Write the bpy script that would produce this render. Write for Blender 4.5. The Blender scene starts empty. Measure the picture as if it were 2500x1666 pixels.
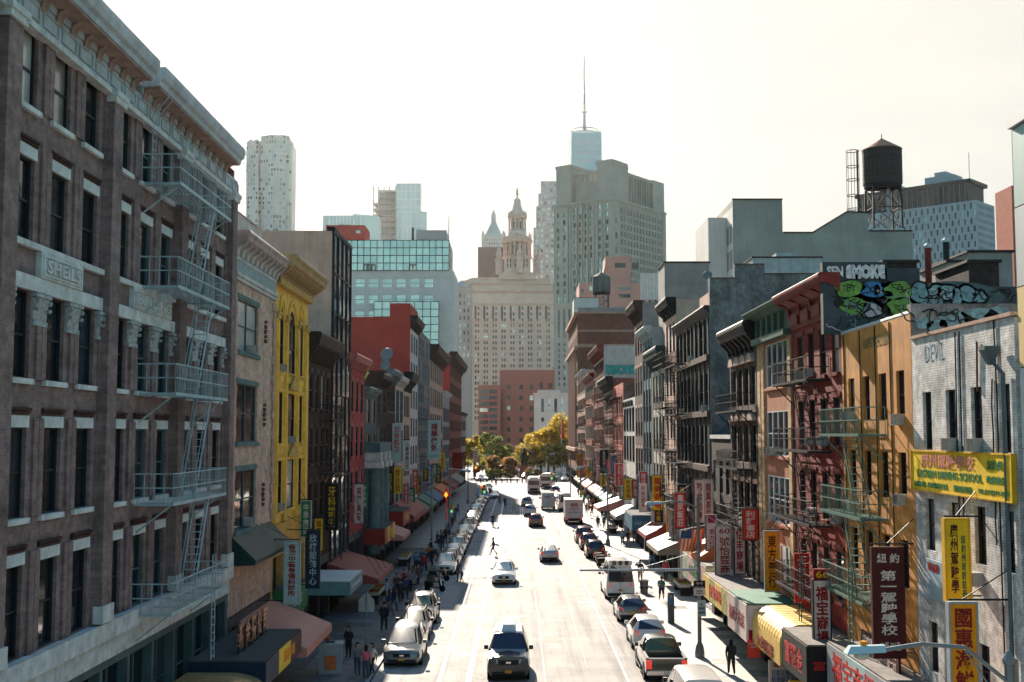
import bpy, math, random
from mathutils import Vector, Matrix, Euler
RN = random.Random(7)
R = math.radians
SC = bpy.context.scene
COL = SC.collection

# ---------------------------------------------------------------- camera
CAM_H = 12.0
FOC = 2900.0 / 2500.0
PITCH = math.atan(227 / 2900.0)
YAW = math.atan(12 / 2900.0)
cd = bpy.data.cameras.new('camera')
cam = bpy.data.objects.new('camera', cd)
COL.objects.link(cam)
cd.sensor_width = 36.0
cd.lens = 36.0 * FOC
cd.clip_start = 0.1
cd.clip_end = 12000
cam.location = (0, 0, CAM_H)
cam.rotation_euler = (R(90) + PITCH, 0, YAW)
SC.camera = cam

# ---------------------------------------------------------------- sky, sun, exposure
VEIL = (2.66, 2.6, 2.34)
SKY_TINT = (0.58, 0.91, 1.2)
SUN_EL, SUN_AZ = R(25.5), R(8.4)          # sun stands ahead of the camera, a little to the left
W = bpy.data.worlds.new('World')
SC.world = W
W.use_nodes = True
wn = W.node_tree
wn.nodes.clear()
wo = wn.nodes.new('ShaderNodeOutputWorld')
bg = wn.nodes.new('ShaderNodeBackground')
sky = wn.nodes.new('ShaderNodeTexSky')
sky.sky_type = 'NISHITA'
sky.sun_disc = False
sky.sun_elevation = SUN_EL
sky.sun_rotation = -SUN_AZ
sky.altitude = 0
sky.air_density = 1.0
sky.dust_density = 2.6
sky.ozone_density = 2.5
bg.inputs['Strength'].default_value = 0.12
veil = wn.nodes.new('ShaderNodeMix')      # a bright even veil of thin cloud: the glow round the sun never rises above it
veil.data_type = 'RGBA'; veil.blend_type = 'DARKEN'; veil.inputs[0].default_value = 1.0
wtc = wn.nodes.new('ShaderNodeTexCoord'); wmp = wn.nodes.new('ShaderNodeMapping'); wmp.inputs['Scale'].default_value = (1.6, 1.6, 5.0)
wns = wn.nodes.new('ShaderNodeTexNoise'); wns.inputs['Scale'].default_value = 1.7; wns.inputs['Detail'].default_value = 7.0; wns.inputs['Roughness'].default_value = 0.55
wn.links.new(wtc.outputs['Generated'], wmp.inputs[0]); wn.links.new(wmp.outputs[0], wns.inputs['Vector'])
wrp = wn.nodes.new('ShaderNodeMapRange'); wrp.inputs[1].default_value = 0.35; wrp.inputs[2].default_value = 0.65; wn.links.new(wns.outputs[0], wrp.inputs[0])
wcl = wn.nodes.new('ShaderNodeMix'); wcl.data_type = 'RGBA'; wcl.inputs[6].default_value = (VEIL[0] * 0.86, VEIL[1] * 0.885, VEIL[2] * 0.95, 1); wcl.inputs[7].default_value = (VEIL[0], VEIL[1], VEIL[2], 1)
wn.links.new(wrp.outputs[0], wcl.inputs[0]); wn.links.new(wcl.outputs[2], veil.inputs[7])
tint = wn.nodes.new('ShaderNodeMix'); tint.data_type = 'RGBA'; tint.blend_type = 'MULTIPLY'; tint.inputs[0].default_value = 1.0; tint.clamp_result = False
tint.inputs[7].default_value = (*SKY_TINT, 1)
wn.links.new(sky.outputs[0], tint.inputs[6]); wn.links.new(tint.outputs[2], veil.inputs[6])
wn.links.new(veil.outputs[2], bg.inputs[0])
wn.links.new(bg.outputs[0], wo.inputs[0])
sl = bpy.data.lights.new('sun', 'SUN')
sl.energy = 5.0
sl.angle = R(0.5)
sl.color = (1.0, 0.87, 0.73)
sun = bpy.data.objects.new('sun', sl)
COL.objects.link(sun)
SDIR = Vector((-math.sin(SUN_AZ) * math.cos(SUN_EL), math.cos(SUN_AZ) * math.cos(SUN_EL), math.sin(SUN_EL)))
sun.rotation_euler = SDIR.to_track_quat('Z', 'Y').to_euler()
sun.location = (0, 0, 120)
SC.view_settings.view_transform = 'Standard'
SC.view_settings.look = 'None'
SC.view_settings.gamma = 1.0
SC.view_settings.use_curve_mapping = False
SC.view_settings.exposure = 1.5
SC.cycles.max_bounces = 6
SC.cycles.diffuse_bounces = 2
SC.cycles.glossy_bounces = 3
SC.cycles.transparent_max_bounces = 8
SC.cycles.volume_bounces = 0
SC.cycles.sample_clamp_indirect = 4.0
SC.cycles.use_denoising = True

# ---------------------------------------------------------------- measuring helpers (a sight line met with a real plane)
def ray(u, v):
    x, y = (u - 1250) / 2900.0, -(v - 833) / 2900.0
    m = cam.rotation_euler.to_matrix()
    return m @ Vector((x, y, -1.0))
def on_plane(u, v, ax, c):
    d = ray(u, v); o = Vector((0, 0, CAM_H))
    return o + d * ((c - o[ax]) / d[ax])
def gp(u, v, z=0.0): return on_plane(u, v, 2, z)
def yp(u, v, y): return on_plane(u, v, 1, y)

# ---------------------------------------------------------------- mesh builder
class MB:
    def __init__(s): s.v = []; s.f = []; s.m = []
    def face(s, pts, m=0):
        n = len(s.v); s.v += [tuple(p) for p in pts]; s.f.append(tuple(range(n, n + len(pts)))); s.m.append(m); return s
    def box(s, x0, x1, y0, y1, z0, z1, m=0):
        n = len(s.v)
        s.v += [(x0,y0,z0),(x1,y0,z0),(x1,y1,z0),(x0,y1,z0),(x0,y0,z1),(x1,y0,z1),(x1,y1,z1),(x0,y1,z1)]
        for q in ((0,3,2,1),(4,5,6,7),(0,1,5,4),(1,2,6,5),(2,3,7,6),(3,0,4,7)):
            s.f.append(tuple(n + i for i in q)); s.m.append(m)
        return s
    def hexa(s, lo, hi, m=0):      # two rings of the same length, bottom and top
        n = len(s.v); k = len(lo); s.v += [tuple(p) for p in lo] + [tuple(p) for p in hi]
        s.f.append(tuple(n + i for i in reversed(range(k)))); s.f.append(tuple(n + k + i for i in range(k))); s.m += [m, m]
        for i in range(k):
            j = (i + 1) % k; s.f.append((n + i, n + j, n + k + j, n + k + i)); s.m.append(m)
        return s
    def prism_x(s, poly, x0, x1, m=0):   # polygon in (y,z)
        return s.hexa([(x0, a, b) for a, b in poly], [(x1, a, b) for a, b in poly], m)
    def prism_y(s, poly, y0, y1, m=0):   # polygon in (x,z)
        return s.hexa([(a, y0, b) for a, b in poly], [(a, y1, b) for a, b in poly], m)
    def prism_z(s, poly, z0, z1, m=0):
        return s.hexa([(a, b, z0) for a, b in poly], [(a, b, z1) for a, b in poly], m)
    def bar(s, a, b, t=0.03, t2=None, m=0):
        a, b = Vector(a), Vector(b); d = b - a
        if d.length < 1e-6: return s
        t2 = t if t2 is None else t2
        up = Vector((0, 0, 1)) if abs(d.normalized().z) < 0.95 else Vector((0, 1, 0))
        x = d.cross(up).normalized() * t / 2; y = x.cross(d).normalized() * t2 / 2
        return s.hexa([a - x - y, a + x - y, a + x + y, a - x + y], [b - x - y, b + x - y, b + x + y, b - x + y], m)
    def tube(s, pts, rad, n=6, m=0):
        pts = [Vector(p) for p in pts]; rr = rad if isinstance(rad, (list, tuple)) else [rad] * len(pts)
        base = len(s.v)
        for i, p in enumerate(pts):
            d = (pts[min(i + 1, len(pts) - 1)] - pts[max(i - 1, 0)]).normalized()
            up = Vector((0, 0, 1)) if abs(d.z) < 0.9 else Vector((0, 1, 0))
            x = d.cross(up).normalized(); y = x.cross(d).normalized()
            for k in range(n):
                a = 2 * math.pi * k / n; s.v.append(tuple(p + (x * math.cos(a) + y * math.sin(a)) * rr[i]))
        for i in range(len(pts) - 1):
            for k in range(n):
                j = (k + 1) % n; s.f.append((base + i*n + k, base + i*n + j, base + (i+1)*n + j, base + (i+1)*n + k)); s.m.append(m)
        s.f.append(tuple(base + k for k in reversed(range(n)))); s.f.append(tuple(base + (len(pts)-1)*n + k for k in range(n))); s.m += [m, m]
        return s
    def lathe(s, prof, n=16, c=(0, 0), m=0, a0=0.0):
        base = len(s.v)
        for r, z in prof:
            for k in range(n):
                a = 2 * math.pi * k / n + a0; s.v.append((c[0] + r * math.cos(a), c[1] + r * math.sin(a), z))
        for i in range(len(prof) - 1):
            for k in range(n):
                j = (k + 1) % n; s.f.append((base + i*n + k, base + i*n + j, base + (i+1)*n + j, base + (i+1)*n + k)); s.m.append(m)
        s.f.append(tuple(base + k for k in reversed(range(n)))); s.f.append(tuple(base + (len(prof)-1)*n + k for k in range(n))); s.m += [m, m]
        return s
    def mesh(s, name, mats, smooth=False):
        me = bpy.data.meshes.new(name)
        me.from_pydata(s.v, [], s.f)
        for mt in (mats if isinstance(mats, (list, tuple)) else [mats]): me.materials.append(mt)
        if any(s.m): me.polygons.foreach_set('material_index', s.m)
        if smooth: me.polygons.foreach_set('use_smooth', [True] * len(me.polygons))
        me.update()
        return me
    def build(s, name, mats, parent=None, smooth=False, loc=None, rz=0):
        return ob(name, s.mesh(name, mats, smooth), parent, loc, rz)

def ob(name, me, parent=None, loc=None, rz=0):
    o = bpy.data.objects.new(name, me); COL.objects.link(o)
    if parent: o.parent = parent
    if loc is not None: o.location = loc
    if rz: o.rotation_euler = (0, 0, rz)
    return o
def tag(o, label, cat, group=None, kind=None):
    if label: o['label'] = label
    if cat: o['category'] = cat
    if group: o['group'] = group
    if kind: o['kind'] = kind
    return o
def thing(name, label, cat, loc=(0,0,0), rz=0, group=None):
    o = bpy.data.objects.new(name, None); COL.objects.link(o); o.location = loc; o.rotation_euler = (0, 0, rz)
    o.empty_display_size = 0.2
    return tag(o, label, cat, group)
def copy_tree(o, parent=None):
    c = o.copy(); COL.objects.link(c)
    if parent: c.parent = parent
    for ch in o.children: copy_tree(ch, c)
    return c

# ---------------------------------------------------------------- materials
MATS = {}
def _new(name):
    m = bpy.data.materials.new(name); m.use_nodes = True
    return m, m.node_tree, m.node_tree.nodes['Principled BSDF']
def _n(t, kind, **kw):
    n = t.nodes.new(kind)
    for k, v in kw.items():
        if k in n.inputs: n.inputs[k].default_value = v
        else: setattr(n, k, v)
    return n
def _mul(t, a, b, fac=1.0, mode='MULTIPLY'):
    n = t.nodes.new('ShaderNodeMix'); n.data_type = 'RGBA'; n.blend_type = mode; n.clamp_result = False
    if isinstance(fac, float): n.inputs[0].default_value = fac
    else: t.links.new(fac, n.inputs[0])
    for i, x in ((6, a), (7, b)):
        if isinstance(x, tuple): n.inputs[i].default_value = (*x, 1)
        else: t.links.new(x, n.inputs[i])
    return n.outputs[2]
def _ramp(t, src, lo, hi, a=0.35, b=0.65):
    n = t.nodes.new('ShaderNodeMapRange'); n.inputs[1].default_value = a; n.inputs[2].default_value = b
    n.inputs[3].default_value = lo; n.inputs[4].default_value = hi; t.links.new(src, n.inputs[0]); return n.outputs[0]
def _wallvec(t, sx=1.0, sz=1.0):
    tc = t.nodes.new('ShaderNodeTexCoord'); sp = t.nodes.new('ShaderNodeSeparateXYZ'); t.links.new(tc.outputs['Object'], sp.inputs[0])
    ad = _n(t, 'ShaderNodeMath', operation='ADD'); t.links.new(sp.outputs[0], ad.inputs[0]); t.links.new(sp.outputs[1], ad.inputs[1])
    cb = t.nodes.new('ShaderNodeCombineXYZ'); t.links.new(ad.outputs[0], cb.inputs[0]); t.links.new(sp.outputs[2], cb.inputs[1])
    mp = t.nodes.new('ShaderNodeMapping'); mp.inputs['Scale'].default_value = (sx, sz, 1); t.links.new(cb.outputs[0], mp.inputs[0])
    return mp.outputs[0], tc.outputs['Object']
def plain(name, col, rough=0.7, metal=0.0, var=0.25, scale=1.5, streak=0.0, bump=0.0, bscale=20.0, spec=None, emit=None, coat=0.0):
    if name in MATS: return MATS[name]
    m, t, p = _new(name)
    p.inputs['Roughness'].default_value = rough; p.inputs['Metallic'].default_value = metal
    p.inputs['Base Color'].default_value = (*col, 1)
    if spec is None and rough >= 0.5 and not metal and not coat: spec = 0.14
    if spec is not None: p.inputs['Specular IOR Level'].default_value = spec
    if coat: p.inputs['Coat Weight'].default_value = coat; p.inputs['Coat Roughness'].default_value = 0.12
    if emit: p.inputs['Emission Color'].default_value = (*emit[0], 1); p.inputs['Emission Strength'].default_value = emit[1]
    vec, oc = _wallvec(t)
    c = col
    if var:
        ns = _n(t, 'ShaderNodeTexNoise', Scale=scale, Detail=5.0, Roughness=0.62); t.links.new(oc, ns.inputs['Vector'])
        f = _ramp(t, ns.outputs[0], 1.0 - var, 1.0 + var * 0.6, 0.3, 0.7)
        cc = t.nodes.new('ShaderNodeCombineXYZ')
        for i in range(3): t.links.new(f, cc.inputs[i])
        c = _mul(t, col, cc.outputs[0])
    if streak:
        v2, _ = _wallvec(t, 2.2, 0.13)
        n2 = _n(t, 'ShaderNodeTexNoise', Scale=1.6, Detail=4.0, Roughness=0.7); t.links.new(v2, n2.inputs['Vector'])
        f2 = _ramp(t, n2.outputs[0], 0.0, streak, 0.5, 0.75)
        c = _mul(t, c, (0.12, 0.10, 0.08), f2, 'MIX') if not isinstance(c, tuple) else _mul(t, c, (0.12, 0.10, 0.08), f2, 'MIX')
    if not isinstance(c, tuple): t.links.new(c, p.inputs['Base Color'])
    if bump:
        nb = _n(t, 'ShaderNodeTexNoise', Scale=bscale, Detail=4.0); t.links.new(oc, nb.inputs['Vector'])
        bp = _n(t, 'ShaderNodeBump', Strength=min(1.0, bump), Distance=0.02); t.links.new(nb.outputs[0], bp.inputs['Height']); t.links.new(bp.outputs[0], p.inputs['Normal'])
    MATS[name] = m
    return m
def brick(name, c1, c2, mortar, rough=0.85, bw=0.22, bh=0.075, ms=0.011, stain=0.35, bump=0.6, peel=None):
    if name in MATS: return MATS[name]
    m, t, p = _new(name); p.inputs['Roughness'].default_value = rough
    p.inputs['Specular IOR Level'].default_value = 0.1
    vec, oc = _wallvec(t)
    bt = t.nodes.new('ShaderNodeTexBrick'); t.links.new(vec, bt.inputs['Vector'])
    bt.inputs['Scale'].default_value = 1.0; bt.inputs['Brick Width'].default_value = bw; bt.inputs['Row Height'].default_value = bh
    bt.inputs['Mortar Size'].default_value = ms; bt.inputs['Mortar Smooth'].default_value = 0.3; bt.inputs['Bias'].default_value = 0.0
    bt.inputs['Color1'].default_value = (*c1, 1); bt.inputs['Color2'].default_value = (*c2, 1); bt.inputs['Mortar'].default_value = (*mortar, 1)
    ns = _n(t, 'ShaderNodeTexNoise', Scale=0.7, Detail=6.0, Roughness=0.65); t.links.new(oc, ns.inputs['Vector'])
    f = _ramp(t, ns.outputs[0], 1.0 - stain, 1.0 + stain * 0.5, 0.3, 0.7)
    cc = t.nodes.new('ShaderNodeCombineXYZ')
    for i in range(3): t.links.new(f, cc.inputs[i])
    c = _mul(t, bt.outputs[0], cc.outputs[0])
    n4 = _n(t, 'ShaderNodeTexNoise', Scale=3.2, Detail=4.0, Roughness=0.7); t.links.new(vec, n4.inputs['Vector'])
    f4 = _ramp(t, n4.outputs[0], 0.72, 1.3, 0.35, 0.65); c4 = t.nodes.new('ShaderNodeCombineXYZ')
    for i in range(3): t.links.new(f4, c4.inputs[i])
    c = _mul(t, c, c4.outputs[0])
    v5, _ = _wallvec(t, 1.6, 0.12); n5 = _n(t, 'ShaderNodeTexNoise', Scale=1.4, Detail=5.0, Roughness=0.7); t.links.new(v5, n5.inputs['Vector'])
    c = _mul(t, c, (0.05, 0.045, 0.042), _ramp(t, n5.outputs[0], 0.0, stain, 0.52, 0.78), 'MIX')
    if peel:
        n3 = _n(t, 'ShaderNodeTexNoise', Scale=1.1, Detail=8.0, Roughness=0.7); t.links.new(oc, n3.inputs['Vector'])
        c = _mul(t, c, peel[0], _ramp(t, n3.outputs[0], 0.0, 1.0, peel[1], peel[1] + 0.05), 'MIX')
    t.links.new(c, p.inputs['Base Color'])
    bp = _n(t, 'ShaderNodeBump', Strength=bump, Distance=0.012, invert=True); t.links.new(bt.outputs['Fac'], bp.inputs['Height']); t.links.new(bp.outputs[0], p.inputs['Normal'])
    MATS[name] = m
    return m
def glass(name, col, rough=0.06, ior=1.5, metal=0.0, wav=0.15, ws=0.8):
    if name in MATS: return MATS[name]
    m, t, p = _new(name)
    p.inputs['Base Color'].default_value = (*col, 1); p.inputs['Roughness'].default_value = rough; p.inputs['IOR'].default_value = ior; p.inputs['Metallic'].default_value = metal
    tc = t.nodes.new('ShaderNodeTexCoord')
    ns = _n(t, 'ShaderNodeTexNoise', Scale=ws, Detail=2.0); t.links.new(tc.outputs['Object'], ns.inputs['Vector'])
    bp = _n(t, 'ShaderNodeBump', Strength=wav, Distance=0.05); t.links.new(ns.outputs[0], bp.inputs['Height']); t.links.new(bp.outputs[0], p.inputs['Normal'])
    MATS[name] = m
    return m
def paint(name, col, rough=0.5, var=0.12, **k): return plain(name, col, rough, var=var, **k)

GL = [glass('glass_dark', (0.006, 0.010, 0.013), ior=1.4), glass('glass_teal', (0.012, 0.028, 0.036)), glass('glass_grey', (0.025, 0.03, 0.034), 0.12)]
BLIND = plain('window_blind', (0.30, 0.30, 0.28), 0.5, var=0.3, coat=0.6)
CURT = plain('window_curtain', (0.12, 0.11, 0.10), 0.5, var=0.5, scale=3, coat=0.6)
def pane_mat(p_blind=0.15):
    x = RN.random()
    return BLIND if x < p_blind * 0.6 else CURT if x < p_blind else GL[0] if x < 0.75 else GL[1] if x < 0.9 else GL[2]
FR_TEAL = paint('frame_paint_teal', (0.045, 0.09, 0.105), 0.5)
FR_DARK = paint('frame_paint_dark', (0.02, 0.022, 0.025), 0.5)
FR_WHITE = paint('frame_paint_white', (0.55, 0.56, 0.55), 0.5)
FR_BROWN = paint('frame_paint_brown', (0.06, 0.035, 0.025), 0.5)
STONE = plain('pale_limestone', (0.52, 0.53, 0.51), 0.8, var=0.3, scale=2.5, streak=0.3, bump=0.2)
IRON = plain('black_iron', (0.02, 0.021, 0.024), 0.55, var=0.3)
STEEL = plain('galvanised_steel', (0.32, 0.34, 0.36), 0.45, metal=0.6, var=0.3)
TAR = plain('roof_tar', (0.07, 0.07, 0.075), 0.9, var=0.35)
DARK = plain('dark_interior', (0.012, 0.012, 0.014), 0.9, var=0.3)

# ---------------------------------------------------------------- lettering
_TX = {}
def txt(s, w, h, mat, parent, loc, rot=(R(90), 0, 0), bold=0.0, name='lettering', spacing=1.0, ext=0.006, shear=0.0, label=None):
    key = (s, bold, spacing, ext, shear)
    if key not in _TX:
        cu = bpy.data.curves.new('lettering', 'FONT'); cu.body = s; cu.align_x = 'CENTER'; cu.offset = bold; cu.extrude = ext
        cu.space_line = spacing; cu.resolution_u = 2; cu.shear = shear
        o = bpy.data.objects.new('lettering_source', cu); me = bpy.data.meshes.new_from_object(o)
        bpy.data.objects.remove(o); bpy.data.curves.remove(cu)
        xs = [v.co.x for v in me.vertices]; ys = [v.co.y for v in me.vertices]
        _TX[key] = ([(v.co.x, v.co.y, v.co.z) for v in me.vertices], [tuple(p.vertices) for p in me.polygons], min(xs), max(xs), min(ys), max(ys))
        bpy.data.meshes.remove(me)
    V, F, x0, x1, y0, y1 = _TX[key]
    sx, sy = w / (x1 - x0), h / (y1 - y0)
    me = bpy.data.meshes.new(name); me.from_pydata([((x - (x0 + x1) / 2) * sx, (y - (y0 + y1) / 2) * sy, z) for x, y, z in V], [], F)
    me.materials.append(mat); me.update()
    o = ob(name, me, parent, loc); o.rotation_euler = rot
    if label: o['label'] = label
    return o
def vert(s): return '\n'.join(s)
# ================================================================ ground, road, pavements
XL, XR = -12.5, 13.0            # building lines
CL, CR = -7.1, 8.7              # kerb lines
YE = 292.0                      # where the street opens into the square
def struct(o): o['kind'] = 'structure'; return o
def asphalt():
    m, t, p = _new('worn_asphalt')
    tc = t.nodes.new('ShaderNodeTexCoord')
    n1 = _n(t, 'ShaderNodeTexNoise', Scale=0.4, Detail=8.0, Roughness=0.6); t.links.new(tc.outputs['Object'], n1.inputs['Vector'])
    mp = t.nodes.new('ShaderNodeMapping'); mp.inputs['Scale'].default_value = (1.1, 0.035, 1); t.links.new(tc.outputs['Object'], mp.inputs[0])
    n2 = _n(t, 'ShaderNodeTexNoise', Scale=1.0, Detail=6.0, Roughness=0.65); t.links.new(mp.outputs[0], n2.inputs['Vector'])
    n3 = _n(t, 'ShaderNodeTexNoise', Scale=30.0, Detail=3.0); t.links.new(tc.outputs['Object'], n3.inputs['Vector'])
    c = _mul(t, (0.24, 0.228, 0.212), (0.38, 0.36, 0.335), _ramp(t, n1.outputs[0], 0.0, 1.0, 0.3, 0.7), 'MIX')
    c = _mul(t, c, (0.10, 0.097, 0.094), _ramp(t, n2.outputs[0], 0.0, 0.8, 0.48, 0.7), 'MIX')
    vo = _n(t, 'ShaderNodeTexVoronoi', Scale=0.35); vo.feature = 'DISTANCE_TO_EDGE'
    wv = t.nodes.new('ShaderNodeVectorMath'); wv.operation = 'ADD'
    ns = _n(t, 'ShaderNodeTexNoise', Scale=0.6, Detail=5.0); t.links.new(tc.outputs['Object'], ns.inputs['Vector'])
    t.links.new(tc.outputs['Object'], wv.inputs[0]); t.links.new(ns.outputs['Color'], wv.inputs[1]); t.links.new(wv.outputs[0], vo.inputs['Vector'])
    c = _mul(t, c, (0.06, 0.06, 0.058), _ramp(t, vo.outputs[0], 0.45, 0.0, 0.0, 0.012), 'MIX')
    t.links.new(c, p.inputs['Base Color'])
    p.inputs['Roughness'].default_value = 0.78; p.inputs['Specular IOR Level'].default_value = 0.07
    bp = _n(t, 'ShaderNodeBump', Strength=0.35, Distance=0.01); t.links.new(n3.outputs[0], bp.inputs['Height']); t.links.new(bp.outputs[0], p.inputs['Normal'])
    return m
ASPH = asphalt()
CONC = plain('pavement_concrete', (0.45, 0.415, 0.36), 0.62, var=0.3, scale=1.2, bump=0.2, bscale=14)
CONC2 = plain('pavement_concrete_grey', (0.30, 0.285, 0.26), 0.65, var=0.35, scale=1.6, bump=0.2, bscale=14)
CONC3 = plain('shaded_pavement', (0.15, 0.145, 0.14), 0.7, var=0.35, scale=1.5)  # left pavement: same concrete, with the street's shade put into darker colours
CONC4 = plain('shaded_pavement_dark', (0.10, 0.10, 0.098), 0.7, var=0.35, scale=1.5)
PAINTW = plain('road_paint_white', (0.80, 0.79, 0.76), 0.6, var=0.4, scale=3)
struct(MB().box(-3000, 3000, -60, 6000, -1.0, -0.02).build('ground', plain('far_ground', (0.16, 0.155, 0.15), 0.9, var=0.3, scale=0.05)))
struct(MB().face([(CL, -20, 0), (CR, -20, 0), (CR, YE, 0), (CL, YE, 0)]).build('road', ASPH))
struct(MB().face([(-60, YE, 0), (90, YE, 0), (90, 430, 0), (-60, 430, 0)]).build('square', ASPH))
def sidewalk(x0, x1, kx, side):
    k = 1 if side == 'l' else -1
    o = struct(MB().box(min(x0, kx + k * -0.16), max(x1, kx + k * -0.16), -20, YE, -0.3, 0.125).build('sidewalk', CONC2))
    kb = MB()
    y = 52.0
    slabs = {}
    kerb = MB().box(-0.08, 0.08, 0.006, 2.99, -0.2, 0.14).mesh('kerb_stone', STONEK)
    for i in range(34):
        ob('kerb_stone', kerb, o, (kx - k * 0.08, 52 + i * 3.0, 0))
    nx = 3; wx = (x1 - x0 - 0.2) / nx; lo = x0 if side == 'l' else x0 + 0.2
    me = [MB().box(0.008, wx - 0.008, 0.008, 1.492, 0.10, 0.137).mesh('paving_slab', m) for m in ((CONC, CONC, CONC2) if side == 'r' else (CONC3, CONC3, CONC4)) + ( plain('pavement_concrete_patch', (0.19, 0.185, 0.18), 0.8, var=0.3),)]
    for i in range(49):
        for j in range(nx):
            c = RN.choices((0, 1, 2, 3), (5, 3, 3, 0.8))[0]
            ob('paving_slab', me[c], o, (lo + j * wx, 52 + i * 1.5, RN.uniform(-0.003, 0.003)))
    return o
STONEK = plain('kerb_granite', (0.33, 0.33, 0.33), 0.7, var=0.25, scale=4)
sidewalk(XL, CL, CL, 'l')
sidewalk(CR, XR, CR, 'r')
def mark(x0, x1, y0, y1, mat=PAINTW, z=0.005, name='road_marking'):
    me = MB().face([(x0, y0, z), (x1, y0, z), (x1, y1, z), (x0, y1, z)])
    return struct(me.build(name, mat))
mark(-3.88, -3.72, 30, 250); mark(-2.5, -2.24, 30, 214)
PF = plain('road_paint_faded', (0.44, 0.43, 0.41), 0.6, var=0.5, scale=4)
mark(5.36, 5.46, 40, 250, PF)
for i in range(2): mark(0.46 + i * 0.3, 0.58 + i * 0.3, 158, 280)
mark(4.2, 4.3, 160, 240, PF)
mark(-2.2, 0.4, 159.6, 160.0); mark(-2.4, 1.2, 246, 246.5); mark(-2.4, 8, 252, 252.5, PF)
for i in range(11): mark(-6.4 + i * 1.3, -5.95 + i * 1.3, 151.5, 155.5, PF); mark(-6.4 + i * 1.3, -5.95 + i * 1.3, 247.5, 251.0)
for i in range(5): mark(-3.6 + 0.0, -2.6, 148 + i * 0.9, 148.4 + i * 0.9, PF)
for i in range(6): mark(-6.4 + i * 0.4, -6.2 + i * 0.4, 118, 121, PF)
PATCH1 = plain('road_patch_brown', (0.20, 0.165, 0.13), 0.75, var=0.3, scale=1.5)
PATCH2 = plain('road_patch_green', (0.19, 0.20, 0.165), 0.75, var=0.3, scale=1.5)
for i, (a, b, m) in enumerate(((0.2, 2.1, PATCH1), (2.2, 3.15, PATCH1), (3.25, 4.65, PATCH2), (4.75, 6.0, PATCH1))): mark(a, b, 94.5, 98.0, m, 0.004, 'road_patch')
mark(0.9, 2.6, 70.0, 71.2, PATCH1, 0.004, 'road_patch')
TARS = plain('tar_seam', (0.045, 0.043, 0.04), 0.6, var=0.4)
for x0, x1, y0, y1, m_ in ((1.35, 1.41, 40, 92, TARS), (3.6, 3.65, 62, 150, TARS), (-1.2, -1.15, 100, 240, TARS), (-2.2, 5.3, 131.8, 132.0, TARS), (-6.9, 8.5, 183, 183.3, TARS), (-5.2, -4.2, 63, 66, PATCH2), (3.8, 4.9, 104, 112, PATCH1), (-1.9, -.6, 121, 126, PATCH2), (2.0, 3.2, 140, 149, PATCH2), (-.8, .9, 79, 80.2, PATCH2)): mark(x0, x1, y0, y1, m_, 0.0045, 'road_patch')
def bike_symbol(x, y):
    m = MB()
    def ring(cx, cy, r):
        for k in range(14):
            a, b = 2 * math.pi * k / 14, 2 * math.pi * (k + 1) / 14
            m.face([(cx + math.cos(a) * r, cy + math.sin(a) * r * 1.8, 0.006), (cx + math.cos(b) * r, cy + math.sin(b) * r * 1.8, 0.006), (cx + math.cos(b) * (r - .07), cy + math.sin(b) * (r - .07) * 1.8, 0.006), (cx + math.cos(a) * (r - .07), cy + math.sin(a) * (r - .07) * 1.8, 0.006)])
    def ln(a, b):
        d = (Vector(b) - Vector(a)); nn = Vector((-d.y, d.x)).normalized() * 0.035
        m.face([(a[0] - nn.x, a[1] - nn.y, 0.0065), (a[0] + nn.x, a[1] + nn.y, 0.0065), (b[0] + nn.x, b[1] + nn.y, 0.0065), (b[0] - nn.x, b[1] - nn.y, 0.0065)])
    ring(x - 0.33, y, 0.24); ring(x + 0.33, y, 0.24)
    for a, b in (((-0.33, 0), (-0.1, 0.6)), ((-0.1, 0.6), (0.22, 0.6)), ((0.22, 0.6), (0.33, 0)), ((-0.33, 0), (0, 0)), ((0, 0), (0.22, 0.6)), ((-0.1, 0.6), (0, 0))):
        ln((x + a[0], y + a[1]), (x + b[0], y + b[1]))
    return struct(m.build('road_marking', PAINTW))
bike_symbol(-3.1, 84); bike_symbol(4.9, 86)
def manhole(x, y):
    o = struct(MB().lathe([(0.42, 0.0), (0.42, 0.006), (0.36, 0.009), (0.0, 0.009)], 18, (x, y)).build('manhole_cover', IRON))
for x, y in ((-2.9, 66), (2.9, 134), (3.3, 134), (-4.9, 77), (4.8, 112)): manhole(x, y)
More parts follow.
